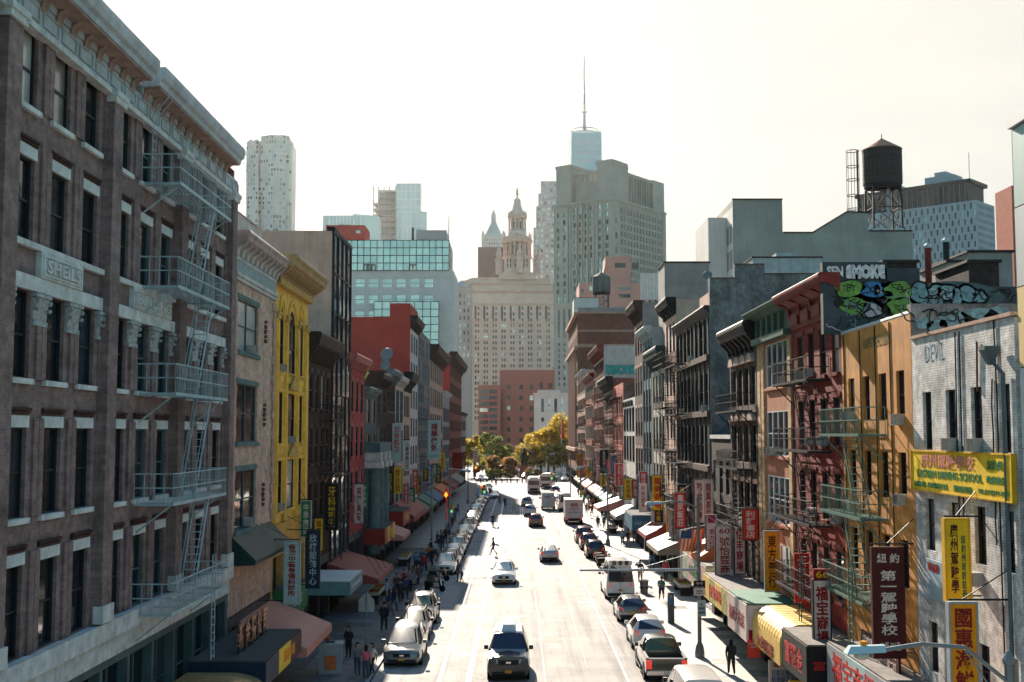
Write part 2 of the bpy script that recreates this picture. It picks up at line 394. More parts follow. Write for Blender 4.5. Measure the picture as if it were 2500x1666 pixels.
# ================================================================ building kit
# local frame of every building: x along the front, front faces -y, z up
class Bld:
    def __init__(s, name, label, side, y0, y1, cat='building', X=None, group=None):
        s.side, s.y0, s.y1, s.w = side, y0, y1, y1 - y0
        if side == 'l': s.e = thing(name, label, cat, (XL if X is None else X, y0, 0), R(90), group)
        else: s.e = thing(name, label, cat, (XR if X is None else X, y1, 0), R(-90), group)
    def hx(s, a, b):
        return (min(a, b) - s.y0, max(a, b) - s.y0) if s.side == 'l' else (s.y1 - max(a, b), s.y1 - min(a, b))
class Free:
    def __init__(s, name, label, loc, rz, w, cat='building', group=None):
        s.w = w; s.e = thing(name, label, cat, loc, rz, group)
def wall_mesh(x0, x1, z0, z1, holes, rev=0.2, y=0.0):
    m = MB()
    xs = sorted({round(a, 3) for h in holes for a in h[:2]} | {x0, x1}); zs = sorted({round(a, 3) for h in holes for a in h[2:4]} | {z0, z1})
    xs = [a for a in xs if x0 <= a <= x1]; zs = [a for a in zs if z0 <= a <= z1]
    hs = [tuple(round(a, 3) for a in h[:4]) for h in holes]
    bycol = {}
    for i in range(len(xs) - 1):
        cx = (xs[i] + xs[i+1]) / 2; col = [h for h in hs if h[0] < cx < h[1]]
        run = None
        for j in range(len(zs) - 1):
            cz = (zs[j] + zs[j+1]) / 2
            solid = not any(h[2] < cz < h[3] for h in col)
            if solid and run is None: run = zs[j]
            if not solid and run is not None:
                m.face([(xs[i], y, run), (xs[i+1], y, run), (xs[i+1], y, zs[j]), (xs[i], y, zs[j])]); run = None
        if run is not None: m.face([(xs[i], y, run), (xs[i+1], y, run), (xs[i+1], y, z1), (xs[i], y, z1)])
    for a, b, c, d in hs:
        Y = y + rev
        m.face([(a, y, c), (a, y, d), (a, Y, d), (a, Y, c)]); m.face([(b, y, c), (b, Y, c), (b, Y, d), (b, y, d)])
        m.face([(a, y, c), (a, Y, c), (b, Y, c), (b, y, c)]); m.face([(a, y, d), (b, y, d), (b, Y, d), (a, Y, d)])
    return m
def front(b, z0, z1, holes, mat, rev=0.2, x0=0.0, x1=None, y=0.0, name='front_wall'):
    return wall_mesh(x0, b.w if x1 is None else x1, z0, z1, holes, rev, y).build(name, mat, b.e)
def shell(b, z1, depth, side_mat, z0=0.0, roof_drop=0.5, y0=0.0, roof_mat=None, parapet=0.25):
    w = b.w
    m = MB()
    m.face([(0, y0, z0), (0, y0, z1), (0, depth, z1), (0, depth, z0)]); m.face([(w, y0, z0), (w, depth, z0), (w, depth, z1), (w, y0, z1)])
    m.face([(0, depth, z0), (0, depth, z1), (w, depth, z1), (w, depth, z0)])
    p = parapet; zr = z1 - roof_drop
    for q in ([(0, y0), (w, y0), (w - p, y0 + p), (p, y0 + p)], [(w, y0), (w, depth), (w - p, depth - p), (w - p, y0 + p)], [(w, depth), (0, depth), (p, depth - p), (w - p, depth - p)], [(0, depth), (0, y0), (p, y0 + p), (p, depth - p)]):
        m.face([(a, c, z1) for a, c in q])
        m.face([(q[3][0], q[3][1], z1), (q[2][0], q[2][1], z1), (q[2][0], q[2][1], zr), (q[3][0], q[3][1], zr)])
    m.build('side_wall', side_mat, b.e)
    MB().face([(p, y0 + p, zr), (w - p, y0 + p, zr), (w - p, depth - p, zr), (p, depth - p, zr)]).build('roof', roof_mat or TAR, b.e)
_WM = {}
def win_mesh(w, h, style, fm):
    key = (round(w, 2), round(h, 2), style, fm.name)
    if key in _WM: return _WM[key]
    f = 0.06 if w > 0.6 else 0.045
    m = MB(); g = MB()
    m.box(-w/2, -w/2 + f, -0.05, 0.05, 0, h); m.box(w/2 - f, w/2, -0.05, 0.05, 0, h); m.box(-w/2 + f, w/2 - f, -0.05, 0.05, 0, f); m.box(-w/2 + f, w/2 - f, -0.05, 0.05, h - f, h)
    nx, nz = {'dh': (1, 2), 'dh2': (2, 2), 'dh3': (3, 2), 'fix': (1, 1), 'g23': (2, 3), 'g22': (2, 2), 'g33': (3, 3), 'g2': (2, 1), 'g44': (4, 4), 'g3': (3, 1), 'dh4': (4, 2)}[style]
    for i in range(1, nx):
        x = -w/2 + w * i / nx; m.box(x - f*0.7, x + f*0.7, -0.045, 0.045, f, h - f)
    for j in range(1, nz):
        z = h * j / nz; m.box(-w/2 + f, w/2 - f, -0.03, 0.03, z - f*0.5, z + f*0.5)
    for i in range(nx):
        for j in range(nz):
            a, c = -w/2 + w * i / nx + 0.02, -w/2 + w * (i + 1) / nx - 0.02; d, e = h * j / nz + 0.02, h * (j + 1) / nz - 0.02
            yy = 0.012 * j if nz == 2 else 0.0
            g.face([(a, 0.02 - yy, d), (c, 0.02 - yy, d), (c, 0.02 - yy, e), (a, 0.02 - yy, e)])
    _WM[key] = (m.mesh('window', fm), g)
    return _WM[key]
_PM = {}
def pane_mesh(w, h, style, fm, pm):
    key = (round(w, 2), round(h, 2), style, pm.name)
    if key not in _PM: _PM[key] = win_mesh(w, h, style, fm)[1].mesh('pane', pm)
    return _PM[key]
_BX = {}
def boxmesh(name, w, d, h, mat):
    key = (name, round(w, 2), round(d, 2), round(h, 2), mat.name)
    if key not in _BX: _BX[key] = MB().box(-w/2, w/2, -d, 0.0, 0, h).mesh(name, mat)
    return _BX[key]
def window(b, h, rev=0.2, style='dh', fm=FR_DARK, pm=None, sill=None, lintel=None, blind=0.15, y=0.0, sd=0.12, sh=0.14, lh=0.3, lo=0.12):
    a, c, d, e = h[:4]; w, hh = c - a, e - d; cx = (a + c) / 2
    me, _ = win_mesh(w, hh, style, fm)
    o = ob('window', me, b.e, (cx, y + rev - 0.05, d))
    ob('pane', pane_mesh(w, hh, style, fm, pm or pane_mat(blind)), o)
    if sill: ob('sill', boxmesh('sill', w + 0.24, sd + 0.1, sh, sill), o, (0, 0.05 - rev + 0.1, -sh + 0.004))
    if lintel: ob('lintel', boxmesh('lintel', w + 2 * lo, 0.07, lh, lintel), o, (0, 0.05 - rev + 0.03, hh - 0.004))
    return o
def windows(b, holes, **k):
    for h in holes: window(b, h, **k)
def panes(b, holes, rev, mats, y=0.0, name='window', cap=300, wts=None):
    """far windows: one recessed pane each; past the cap the rest are one joined part"""
    holes = list(holes); cache = {}; rest = MB()
    holes.sort(key=lambda h: -(h[1]-h[0]) * (h[3]-h[2]))
    for i, h in enumerate(holes):
        w, hh = round(h[1]-h[0], 2), round(h[3]-h[2], 2); mi = RN.choices(range(len(mats)), wts)[0]
        if i < cap:
            k = (w, hh, mi)
            if k not in cache:
                cache[k] = MB().face([(-w/2, 0, 0), (w/2, 0, 0), (w/2, 0, hh), (-w/2, 0, hh)]).box(-w/2, w/2, -0.06, -0.01, hh*0.48, hh*0.53, 1).mesh(name, [mats[mi], FR_DARK])
            ob(name, cache[k], b.e, ((h[0]+h[1])/2, y + rev, h[2]))
        else:
            rest.face([(h[0], y + rev, h[2]), (h[1], y + rev, h[2]), (h[1], y + rev, h[3]), (h[0], y + rev, h[3])], mi)
    if rest.v: tag(rest.build(name, mats, b.e), None, None, kind='stuff')
def cornice(b, z0, z1, proj, mat, nbr=8, prof=None, x0=0.0, x1=None, name='cornice', bw=0.22, bh=None, y=0.0, over=0.12, ends=True, bmat=None):
    x1 = b.w if x1 is None else x1; h = z1 - z0
    P = prof or [(0.0, 0.0), (0.12, 0.0), (0.14, 0.14), (0.55, 0.42), (0.86, 0.5), (0.9, 0.72), (1.0, 0.8), (1.0, 0.93), (0.92, 1.0), (0.0, 1.0)]
    o = MB().prism_x([(y - p * proj, z0 + q * h) for p, q in P], x0 - over, x1 + over).build(name, mat, b.e)
    if nbr:
        bh = bh or h * 0.75; d = proj * 0.72
        me = MB().prism_x([(y + 0.0, z0 - bh * 0.28), (y - d * 0.28, z0 - bh * 0.22), (y - d * 0.36, z0 + bh * 0.1), (y - d, z0 + h * 0.38), (y - d, z0 + h * 0.53), (y, z0 + h * 0.53)], -bw/2, bw/2).mesh('bracket', bmat or mat)
        for i in range(nbr):
            x = x0 + bw/2 + (x1 - x0 - bw) * i / (nbr - 1) if nbr > 1 else (x0 + x1) / 2
            ob('bracket', me, o, (x, 0, 0))
    return o
def band(b, z0, z1, proj, mat, x0=0.0, x1=None, name='string_course', y=0.0):
    return MB().box(x0, b.w if x1 is None else x1, y - proj, y + 0.05, z0, z1).build(name, mat, b.e)
def pier(b, x0, x1, z0, z1, proj, mat, name='pilaster', cap=None, basem=None):
    o = MB().box(x0, x1, -proj, 0.02, z0, z1).build(name, mat, b.e)
    if cap: MB().box(x0 - 0.08, x1 + 0.08, -proj - 0.08, 0.0, z1 - 0.35, z1 - 0.002).box(x0 - 0.13, x1 + 0.13, -proj - 0.13, 0.0, z1 - 0.16, z1 + 0.02).build('capital', cap, o)
    if basem: MB().box(x0 - 0.07, x1 + 0.07, -proj - 0.07, 0.0, z0 - 0.01, z0 + 0.5).build('pilaster_base', basem, o)
    return o
def storefront(b, z1, mats=(FR_DARK,), n=2, sm=None, rev=0.5):
    """ground floor: shop openings with glazing, frames and half-lowered shutters"""
    w = b.w; hs = []
    for i in range(n):
        a = 0.3 + (w - 0.6) * i / n; hs.append((a + 0.12, 0.3 + (w - 0.6) * (i + 1) / n - 0.12, 0.14, z1 - 0.55))
    front(b, 0, z1, hs, sm or plain('shopfront_dark', (0.05, 0.05, 0.055), 0.6, var=0.4), rev, name='shopfront')
    for h in hs:
        window(b, h, rev=rev, style='g3', fm=mats[0], pm=RN.choice(SHOPG))
    return hs
SHOPG = [glass('shop_glass', (0.02, 0.022, 0.025), 0.08), plain('shop_goods', (0.16, 0.07, 0.045), 0.6, var=0.9, scale=5, coat=0.5), plain('shop_goods_two', (0.11, 0.10, 0.07), 0.6, var=0.9, scale=6, coat=0.5), plain('roller_shutter', (0.15, 0.16, 0.17), 0.5, var=0.3, metal=0.4)]
def ac_unit(b, xc, z, label, w=0.56, h=0.38, d=0.34, group='window air conditioners', y=0.05):
    p = b.e.matrix_basis @ Vector((xc, y, z))
    o = thing('air_conditioner', label, 'air conditioner', p, b.e.rotation_euler.z, group)
    if 'ac' not in _WM:
        body = MB().box(-w/2, w/2, -d, 0.1, 0, h).mesh('casing', plain('ac_casing', (0.33, 0.32, 0.29), 0.5, var=0.25))
        g = MB()
        for i in range(7): g.box(-w/2 + 0.04, w/2 - 0.04, -d - 0.012, -d + 0.002, 0.05 + i * 0.05, 0.075 + i * 0.05)
        g.box(-0.012, 0.012, -d - 0.014, -d, 0.04, h - 0.03)
        _WM['ac'] = (body, g.mesh('grille', plain('ac_grille', (0.09, 0.09, 0.09), 0.6)))
    ob('casing', _WM['ac'][0], o); ob('grille', _WM['ac'][1], o)
    return o
def grid_rows(b, ys, rows):
    """openings from world positions along the street (pairs) and rows of (sill, head)"""
    return [(*b.hx(a, c), z0, z1) for z0, z1 in rows for a, c in ys]
def even(y0, y1, n, w):
    g = (y1 - y0) / n
    return [(y0 + g * (i + 0.5) - w/2, y0 + g * (i + 0.5) + w/2) for i in range(n)]
def fire_escape(label, side, y0, y1, zs, mat, depth=1.0, X=None, rail=0.95, stair_dir=1, ladder=True, gooseneck=None, group='iron fire escapes', bal=0.2, name='fire_escape'):
    """platforms with rails along world y0..y1 at heights zs, stairs between them, drop ladder below"""
    w = y1 - y0
    e = thing(name, label, 'fire escape', ((XL if X is None else X), y0, 0) if side == 'l' else ((XR if X is None else X), y1, 0), R(90) if side == 'l' else R(-90), group)
    for i, z in enumerate(zs):
        m = MB()
        n = max(4, int(depth / 0.13))
        for k in range(n + 1):
            yy = -0.05 - (depth - 0.05) * k / n; m.box(0, w, yy - 0.016, yy + 0.012, z - 0.012, z + 0.008)
        for xx in (0, w): m.box(xx - 0.03, xx + 0.03, -depth - 0.03, 0, z - 0.09, z - 0.013)
        m.box(0, w, -depth - 0.035, -depth + 0.01, z - 0.09, z + 0.02)
        for k in range(1, 4): m.box(w * k / 4 - 0.02, w * k / 4 + 0.02, -depth, 0, z - 0.06, z - 0.013)
        m.build('platform', mat, e)
        r = MB()
        for zz in (z + rail, z + rail * 0.52):
            r.box(-0.02, w + 0.02, -depth - 0.025, -depth + 0.015, zz - 0.02, zz + 0.02)
            for xx in (0, w): r.box(xx - 0.02, xx + 0.02, -depth, -0.02, zz - 0.021, zz + 0.019)
        k = int(w / bal)
        for q in range(k + 1):
            xx = w * q / k; r.box(xx - 0.008, xx + 0.008, -depth - 0.012, -depth + 0.006, z, z + rail)
        k = max(2, int(depth / 0.3))
        for q in range(k):
            yy = -depth * q / k - 0.03
            for xx in (0, w): r.box(xx - 0.011, xx + 0.011, yy - 0.011, yy + 0.011, z, z + rail)
        r.build('railing', mat, e)
        for xx in (0.25, w - 0.25):
            MB().bar((xx, 0, z - 1.0), (xx, -depth * 0.9, z - 0.09), 0.05).bar((xx, 0, z - 0.07), (xx, -depth, z - 0.07), 0.05).build('bracket', mat, e)
        if i > 0:
            zb, zt = zs[i-1], z; run = min(w * 0.55, (zt - zb) * 0.55); d = stair_dir if i % 2 else stair_dir
            x1 = w * 0.62 + run * 0.35 * d; x0 = x1 - run * d
            s = MB(); ya, yb = -depth + 0.12, -depth + 0.62 if depth > 0.85 else -0.12
            for yy in (ya, yb): s.bar((x0, yy, zb), (x1, yy, zt), 0.035, 0.11); s.bar((x0, yy, zb + 0.75), (x1, yy, zt + 0.75), 0.025)
            k = int((zt - zb) / 0.24)
            for q in range(1, k):
                f = q / k; xx = x0 + (x1 - x0) * f; zz = zb + (zt - zb) * f; s.box(xx - 0.09, xx + 0.09, min(ya, yb), max(ya, yb), zz - 0.012, zz + 0.012)
            s.build('stair', mat, e)
    if ladder:
        s = MB(); x0 = w * 0.72
        for xx in (x0, x0 + 0.42): s.box(xx - 0.018, xx + 0.018, -depth - 0.08, -depth - 0.045, zs[0] - 2.4, zs[0] + 1.4)
        for q in range(13): s.box(x0, x0 + 0.42, -depth - 0.075, -depth - 0.05, zs[0] - 2.3 + q * 0.28, zs[0] - 2.275 + q * 0.28)
        s.build('drop_ladder', mat, e)
    if gooseneck:
        s = MB(); zt = gooseneck; x0 = 0.35
        for xx in (x0, x0 + 0.42): s.tube([(xx, -0.25, zs[-1]), (xx, -0.25, zt - 0.5), (xx, -0.75, zt + 0.1), (xx, -0.75, zt + 0.8), (xx, 0.3, zt + 0.9)], 0.018, 5)
        for q in range(int((zt - zs[-1] - 0.5) / 0.3)): s.box(x0, x0 + 0.42, -0.265, -0.235, zs[-1] + 0.3 + q * 0.3, zs[-1] + 0.325 + q * 0.3)
        s.build('roof_ladder', mat, e)
    return e
# ================================================================ left row of buildings
BR_GREY = brick('grey_brown_brick', (0.27, 0.15, 0.135), (0.20, 0.12, 0.11), (0.20, 0.165, 0.155), ms=0.02, stain=0.4)  # greyish brown brick, mottled at random
BR_RED = brick('red_brick', (0.34, 0.085, 0.055), (0.26, 0.06, 0.045), (0.16, 0.11, 0.09), ms=0.016)
BR_TAN = brick('tan_brick', (0.70, 0.43, 0.32), (0.60, 0.36, 0.26), (0.44, 0.33, 0.27), ms=0.018)
BR_DARK = brick('dark_brown_brick', (0.075, 0.030, 0.024), (0.055, 0.022, 0.019), (0.045, 0.03, 0.026))
BR_BLACK = brick('sooty_brick', (0.04, 0.034, 0.032), (0.03, 0.026, 0.025), (0.035, 0.03, 0.028))
BR_PINK = brick('painted_red_brick', (0.40, 0.07, 0.07), (0.36, 0.06, 0.06), (0.30, 0.055, 0.055))
CORN_GREY = plain('cornice_grey_paint', (0.36, 0.40, 0.42), 0.55, var=0.3, streak=0.35)
CORN_LIT = plain('cornice_soffit_lit', (0.30, 0.20, 0.16), 0.7, var=0.4)  # reddish light on soffit and brackets is put into this colour
CORN_DARK = plain('cornice_dark_brown', (0.04, 0.024, 0.021), 0.6, var=0.4)
CORN_BLACK = plain('cornice_black', (0.016, 0.017, 0.019), 0.6, var=0.4)
CORN_TEAL = plain('cornice_teal', (0.07, 0.14, 0.145), 0.6, var=0.35, streak=0.3)
FE_TEAL = plain('fire_escape_grey_paint', (0.31, 0.40, 0.42), 0.5, var=0.3)
STUC_GREY = plain('stucco_grey', (0.24, 0.235, 0.22), 0.85, var=0.3, scale=0.6, streak=0.35, bump=0.25)
STUC_TAN = plain('stucco_tan', (0.58, 0.36, 0.27), 0.85, var=0.25, scale=0.5, streak=0.3, bump=0.2)
STUC_RED = plain('stucco_red', (0.40, 0.045, 0.035), 0.8, var=0.2, scale=0.5, streak=0.25, bump=0.2)

# ---- loft building with the carved name panels
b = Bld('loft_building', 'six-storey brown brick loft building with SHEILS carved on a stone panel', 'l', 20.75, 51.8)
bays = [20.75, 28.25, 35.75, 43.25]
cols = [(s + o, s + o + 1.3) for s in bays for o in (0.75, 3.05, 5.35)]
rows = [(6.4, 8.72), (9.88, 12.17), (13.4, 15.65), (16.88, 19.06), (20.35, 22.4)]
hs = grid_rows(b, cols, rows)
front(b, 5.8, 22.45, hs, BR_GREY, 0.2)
for h in hs:
    r = [x[0] for x in rows].index(h[2]); fe = 17.5 < h[0] < 24.0
    window(b, h, rev=0.2, style='dh', fm=FR_TEAL if fe else FR_DARK, sill=STONE if r in (1, 2, 3, 4) else None, lintel=STONE if r in (0, 1, 3) else None, lh=0.3, lo=0.07, blind=0.05 if r > 2 else 0.02)
    if r in (0, 1, 3):
        MB().box(h[0] - 0.1, h[1] + 0.1, -0.09, 0.0, h[3] + 0.42, h[3] + 0.5).box(h[0] - 0.1, h[1] + 0.1, -0.06, 0.0, h[3] + 0.345, h[3] + 0.4).build('corbel_course', BR_DARK, b.e)
    if r == 3:   # narrow brick strips beside the openings
        pass
for o in (0.42, 2.38, 2.72, 4.68, 5.02, 6.98):       # raised brick strips between windows
    for s in bays:
        for z0, z1 in ((6.4, 9.0), (9.9, 12.4), (13.4, 14.9), (16.9, 19.6), (20.4, 22.35)):
            MB().box(s + o - 20.75, s + o - 20.75 + 0.3, -0.07, 0.01, z0, z1).build('brick_strip', BR_GREY, b.e)
for s in bays + [50.9]:
    x = s - 20.75
    pier(b, x - 0.42, x + 0.42, 6.45, 22.4, 0.3, BR_GREY, cap=STONE, basem=STONE)
CAPM = plain('carved_terracotta', (0.34, 0.35, 0.35), 0.8, var=0.5, scale=9, bump=0.8, bscale=16)
def capital(x0, x1):
    m = MB()
    m.box(x0, x1, -0.08, 0.0, 14.8, 14.93)
    m.prism_x([(0, 14.94), (-0.05, 14.94), (-0.07, 15.2), (-0.13, 15.5), (-0.14, 15.52), (0, 15.52)], x0 + 0.02, x1 - 0.02)
    m.box(x0 - 0.06, x1 + 0.06, -0.17, 0.0, 15.53, 15.63)
    for x in (x0 + 0.05, x1 - 0.05):
        for k in range(2): m.tube([(x - 0.02, -0.13, 15.42 - 0.2 * k), (x + 0.05, -0.14, 15.42 - 0.2 * k)], 0.075 - 0.02 * k, 8)
    return m
for s in bays:
    x = s - 20.75
    for a, c in ((0.45, 0.74), (2.1, 3.0), (4.4, 5.3), (6.7, 7.05)): capital(x + a, x + c).build('capital', CAPM, b.e)
    x1 = x + 7.05
    band(b, 15.66, 16.04, 0.12, STONE, x + 0.45, x1, 'architrave')
    band(b, 16.74, 16.9, 0.14, STONE, x + 0.45, x1)
def name_panel(x0, x1, z0, z1, text):
    o = MB().box(x0, x1, -0.16, 0.0, z0, z1).box(x0 + 0.1, x1 - 0.1, -0.2, -0.161, z0 + 0.07, z0 + 0.12).box(x0 + 0.1, x1 - 0.1, -0.2, -0.161, z1 - 0.12, z1 - 0.07).box(x0 + 0.1, x0 + 0.16, -0.2, -0.161, z0 + 0.121, z1 - 0.121).box(x1 - 0.16, x1 - 0.1, -0.2, -0.161, z0 + 0.121, z1 - 0.121).build('name_panel', STONE, b.e)
    txt(text, (x1 - x0) - 0.6, (z1 - z0) * 0.52, STONE, o, ((x0 + x1) / 2, -0.17, (z0 + z1) / 2), bold=0.02, ext=0.05)
name_panel(30.55 - 20.75, 33.5 - 20.75, 16.05, 16.73, 'SHEILS')
name_panel(38.0 - 20.75, 42.2 - 20.75, 16.05, 16.73, 'BUILDING')
band(b, 5.85, 6.38, 0.28, STONE, name='ledge'); band(b, 5.2, 5.85, 0.12, STONE, name='ledge')
MB().box(0, b.w, -0.16, 0.05, 22.4, 23.12).build('frieze', CORN_GREY, b.e)
for i in range(24):
    x = 0.35 + i * 1.29
    if x + 1.0 < b.w: MB().box(x, x + 1.05, -0.2, -0.161, 22.58, 22.62).box(x, x + 1.05, -0.2, -0.161, 22.95, 22.99).box(x, x + 0.04, -0.2, -0.161, 22.621, 22.949).box(x + 1.01, x + 1.05, -0.2, -0.161, 22.621, 22.949).build('frieze_panel', CORN_GREY, b.e)
band(b, 22.28, 22.44, 0.26, STONE, name='architrave')
pr = [(0.0, 0.0), (0.2, 0.0), (0.22, 0.25), (0.8, 0.32), (0.82, 0.5), (0.94, 0.58), (1.0, 0.8), (1.0, 1.0), (0.9, 1.0), (0.0, 0.9)]
cornice(b, 23.15, 24.05, 0.95, CORN_GREY, 17, prof=pr, x0=0, x1=16.75, bw=0.42, bh=0.9, bmat=CORN_LIT)
cornice(b, 23.15, 24.05, 0.95, CORN_GREY, 12, prof=pr, x0=17.6, x1=28.9, bw=0.42, bh=0.9, bmat=CORN_LIT)
for x0, x1 in ((0, 16.7), (17.65, 28.85)): MB().box(x0, x1, -0.75, -0.2, 23.34, 23.4).build('soffit', CORN_LIT, b.e)
MB().box(16.9, 17.5, -0.2, 0.3, 23.4, 24.1).build('parapet_block', CORN_GREY, b.e)
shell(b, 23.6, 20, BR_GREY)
hs = [(0.4 + i * 2.55, 2.7 + i * 2.55, 0.3, 4.9) for i in range(12)]
front(b, 0, 5.2, hs, plain('shopfront_teal', (0.06, 0.10, 0.11), 0.55, var=0.35), 0.35, name='shopfront')
windows(b, hs, rev=0.35, style='g23', fm=FR_TEAL, blind=0.05)
fire_escape('pale grey iron fire escape zigzagging down the brown brick loft building', 'l', 38.9, 45.9, [6.2, 9.75, 13.35, 16.9, 20.35], FE_TEAL, depth=1.3, stair_dir=1, gooseneck=23.2, group=None)

# ---- tan brick building with white cornice
b = Bld('tan_brick_building', 'tan brick building with white dentil cornice and wide teal windows, beside the loft building', 'l', 52.0, 60.95)
hs = grid_rows(b, [(52.9, 57.2)], [(7.7, 10.35), (11.63, 14.28), (15.76, 18.1)])
front(b, 4.0, 18.85, hs, BR_TAN, 0.2)
windows(b, hs, rev=0.2, style='dh2', fm=FR_TEAL, sill=CORN_TEAL, lintel=CORN_TEAL, lh=0.22, sh=0.2, blind=0.1)
QUO = plain('quoin_stone', (0.42, 0.28, 0.22), 0.85, var=0.35, scale=2)
for z in range(24):
    for x0, x1 in ((0.02, 0.62 if z % 2 else 0.42), (8.3 if z % 2 else 8.5, 8.93)):
        MB().box(x0, x1, -0.09, 0.0, 7.7 + z * 0.46, 8.1 + z * 0.46).build('quoin', QUO, b.e)
IRONR = plain('rusty_iron', (0.13, 0.06, 0.035), 0.7, var=0.5, scale=6)
for z in (9.0, 12.9, 17.0):
    m = MB()
    for k in range(5): m.tube([(6.55 + 0.08 * math.sin(k * 2.1), -0.05, z - 0.5 + k * 0.24), (6.6, -0.06, z - 0.36 + k * 0.24)], 0.09, 6)
    m.build('wall_tie', IRONR, b.e)
WSTO = plain('weathered_white_stone', (0.5, 0.47, 0.45), 0.8, var=0.35, streak=0.5)
for z0, z1, p in ((18.85, 19.0, 0.12), (19.02, 19.2, 0.18), (19.75, 19.9, 0.1)): band(b, z0, z1, p, WSTO)
MB().box(0, b.w, -0.06, 0.05, 18.84, 20.1).build('frieze', plain('frieze_tin', (0.26, 0.33, 0.34), 0.6, var=0.35, scale=6, bump=0.5), b.e)
co = cornice(b, 20.1, 21.0, 0.75, plain('cornice_weathered_rose', (0.40, 0.30, 0.28), 0.75, var=0.4, streak=0.3), 10, bw=0.3, bmat=WSTO)
shell(b, 20.95, 19, QUO)
MB().box(1.0, 7.8, 0.5, 5, 20.9, 22.3).prism_x([(0.4, 22.3), (5.1, 22.3), (4.6, 22.65), (0.9, 22.65)], 0.9, 7.9).build('bulkhead', plain('bulkhead_pale', (0.5, 0.47, 0.44), 0.8, var=0.4), b.e)
storefront(b, 4.05, n=2)
for z, k in ((15.76, 'top'), (7.75, 'lowest')): ac_unit(b, 3.6, z, 'boxy air conditioner in the %s wide window of the tan brick building' % k, group=None)
MB().prism_x([(0, 6.25), (-1.1, 6.3), (-1.15, 6.5), (0, 7.6)], 0.2, 8.7).build('green_canopy', plain('canopy_dark_green', (0.012, 0.04, 0.037), 0.55, var=0.3), tag(thing('awning', 'dark green canopy over the upper shop of the tan brick building', 'awning', b.e.location, R(90)), None, None))

# ---- yellow arcaded building
YEL = plain('yellow_paint', (0.80, 0.44, 0.07), 0.6, var=0.28, scale=1.4, streak=0.45, bump=0.15)
YELD = plain('yellow_paint_worn', (0.52, 0.31, 0.09), 0.65, var=0.45, scale=3, streak=0.3, bump=0.4)
b = Bld('yellow_building', 'bright yellow building with three pointed arches under a deep cornice', 'l', 61.0, 70.75)
yy = [(62.15, 63.35), (64.6, 66.75), (67.95, 69.15)]
rows = [(7.95, 10.6), (11.5, 14.2), (15.3, 18.1)]
hs = grid_rows(b, yy, rows)
front(b, 7.35, 20.2, hs, YEL, 0.12)
windows(b, hs, rev=0.12, style='dh', fm=FR_DARK, sill=YEL, blind=0.1)
for a, c in yy:     # pointed arches: raised hoods with a dark lancet light inside
    x0, x1 = b.hx(a, c); cx = (x0 + x1) / 2; hw = (x1 - x0) / 2
    arc = [(hw, 18.1), (hw * 0.92, 18.5), (hw * 0.68, 18.85), (hw * 0.36, 19.1), (0, 19.25)]
    pts = [(cx - p, z) for p, z in arc] + [(cx + p, z) for p, z in reversed(arc[:-1])]
    MB().prism_y([(x * 0.78 + cx * 0.22, 18.1 + (z - 18.1) * 0.62) for x, z in pts], -0.012, 0.3).build('arch_light', GL[0], b.e)
    m = MB()
    for k in range(len(pts) - 1):
        (ax, az), (bx, bz) = pts[k], pts[k + 1]
        o2 = lambda x, z: (cx + (x - cx) * 1.0 + (0.16 if x > cx else -0.16 if x < cx else 0), z + 0.16)
        (cx_, cz_), (dx_, dz_) = o2(ax, az), o2(bx, bz)
        m.hexa([(ax, -0.1, az), (bx, -0.1, bz), (dx_, -0.1, dz_), (cx_, -0.1, cz_)], [(ax, 0, az), (bx, 0, bz), (dx_, 0, dz_), (cx_, 0, cz_)])
    m.build('arch_hood', YEL, b.e)
for y0, y1 in ((61.15, 61.95), (63.55, 64.4), (66.95, 67.75), (69.35, 70.6)):
    x0, x1 = b.hx(y0, y1)
    pier(b, x0 + 0.1, x1 - 0.1, 7.4, 18.35, 0.09, YEL, cap=YELD, basem=YEL)
    MB().box(x0 + 0.25, x1 - 0.25, -0.15, -0.08, 8.0, 17.9).build('shaft', YEL, b.e)
for a, c in yy:
    x0, x1 = b.hx(a, c)
    for z0, z1 in ((10.62, 11.45), (14.22, 15.25)):
        MB().box(x0 - 0.15, x1 + 0.15, -0.1, 0.0, z0, z0 + 0.16).box(x0 - 0.1, x1 + 0.1, -0.07, 0.0, z1 - 0.5, z1 - 0.14).box(x0 - 0.15, x1 + 0.15, -0.12, 0.0, z1 - 0.12, z1).build('spandrel', YEL, b.e)
x0, x1 = b.hx(64.6, 66.75)
for z in (10.8, 14.4): MB().prism_y([(x0 - 0.05, z), (x1 + 0.05, z), ((x0 + x1) / 2, z + 0.75)], -0.24, -0.13).build('pediment', YELD, b.e)
YC = plain('cornice_old_gold', (0.42, 0.27, 0.13), 0.75, var=0.5, scale=3, streak=0.4, bump=0.5)
band(b, 19.75, 20.1, 0.3, YELD, name='architrave')
cornice(b, 20.1, 21.3, 1.2, YC, 16, bw=0.24, bh=0.9)
shell(b, 20.9, 19, STUC_TAN)
MB().box(0, b.w, -0.2, 0.03, 6.2, 7.35).build('fascia_panel', plain('orange_panel', (0.62, 0.30, 0.05), 0.6, var=0.3, streak=0.2), b.e)
storefront(b, 6.2, n=3, sm=YELD)
for i, (y, z) in enumerate(((62.7, 15.3), (65.6, 11.5), (62.7, 8.0))): ac_unit(b, y - 61.0, z, 'air conditioner in the %s of the yellow arcaded building' % ('narrow top window', 'wide middle window', 'narrow lowest window')[i], group=None)

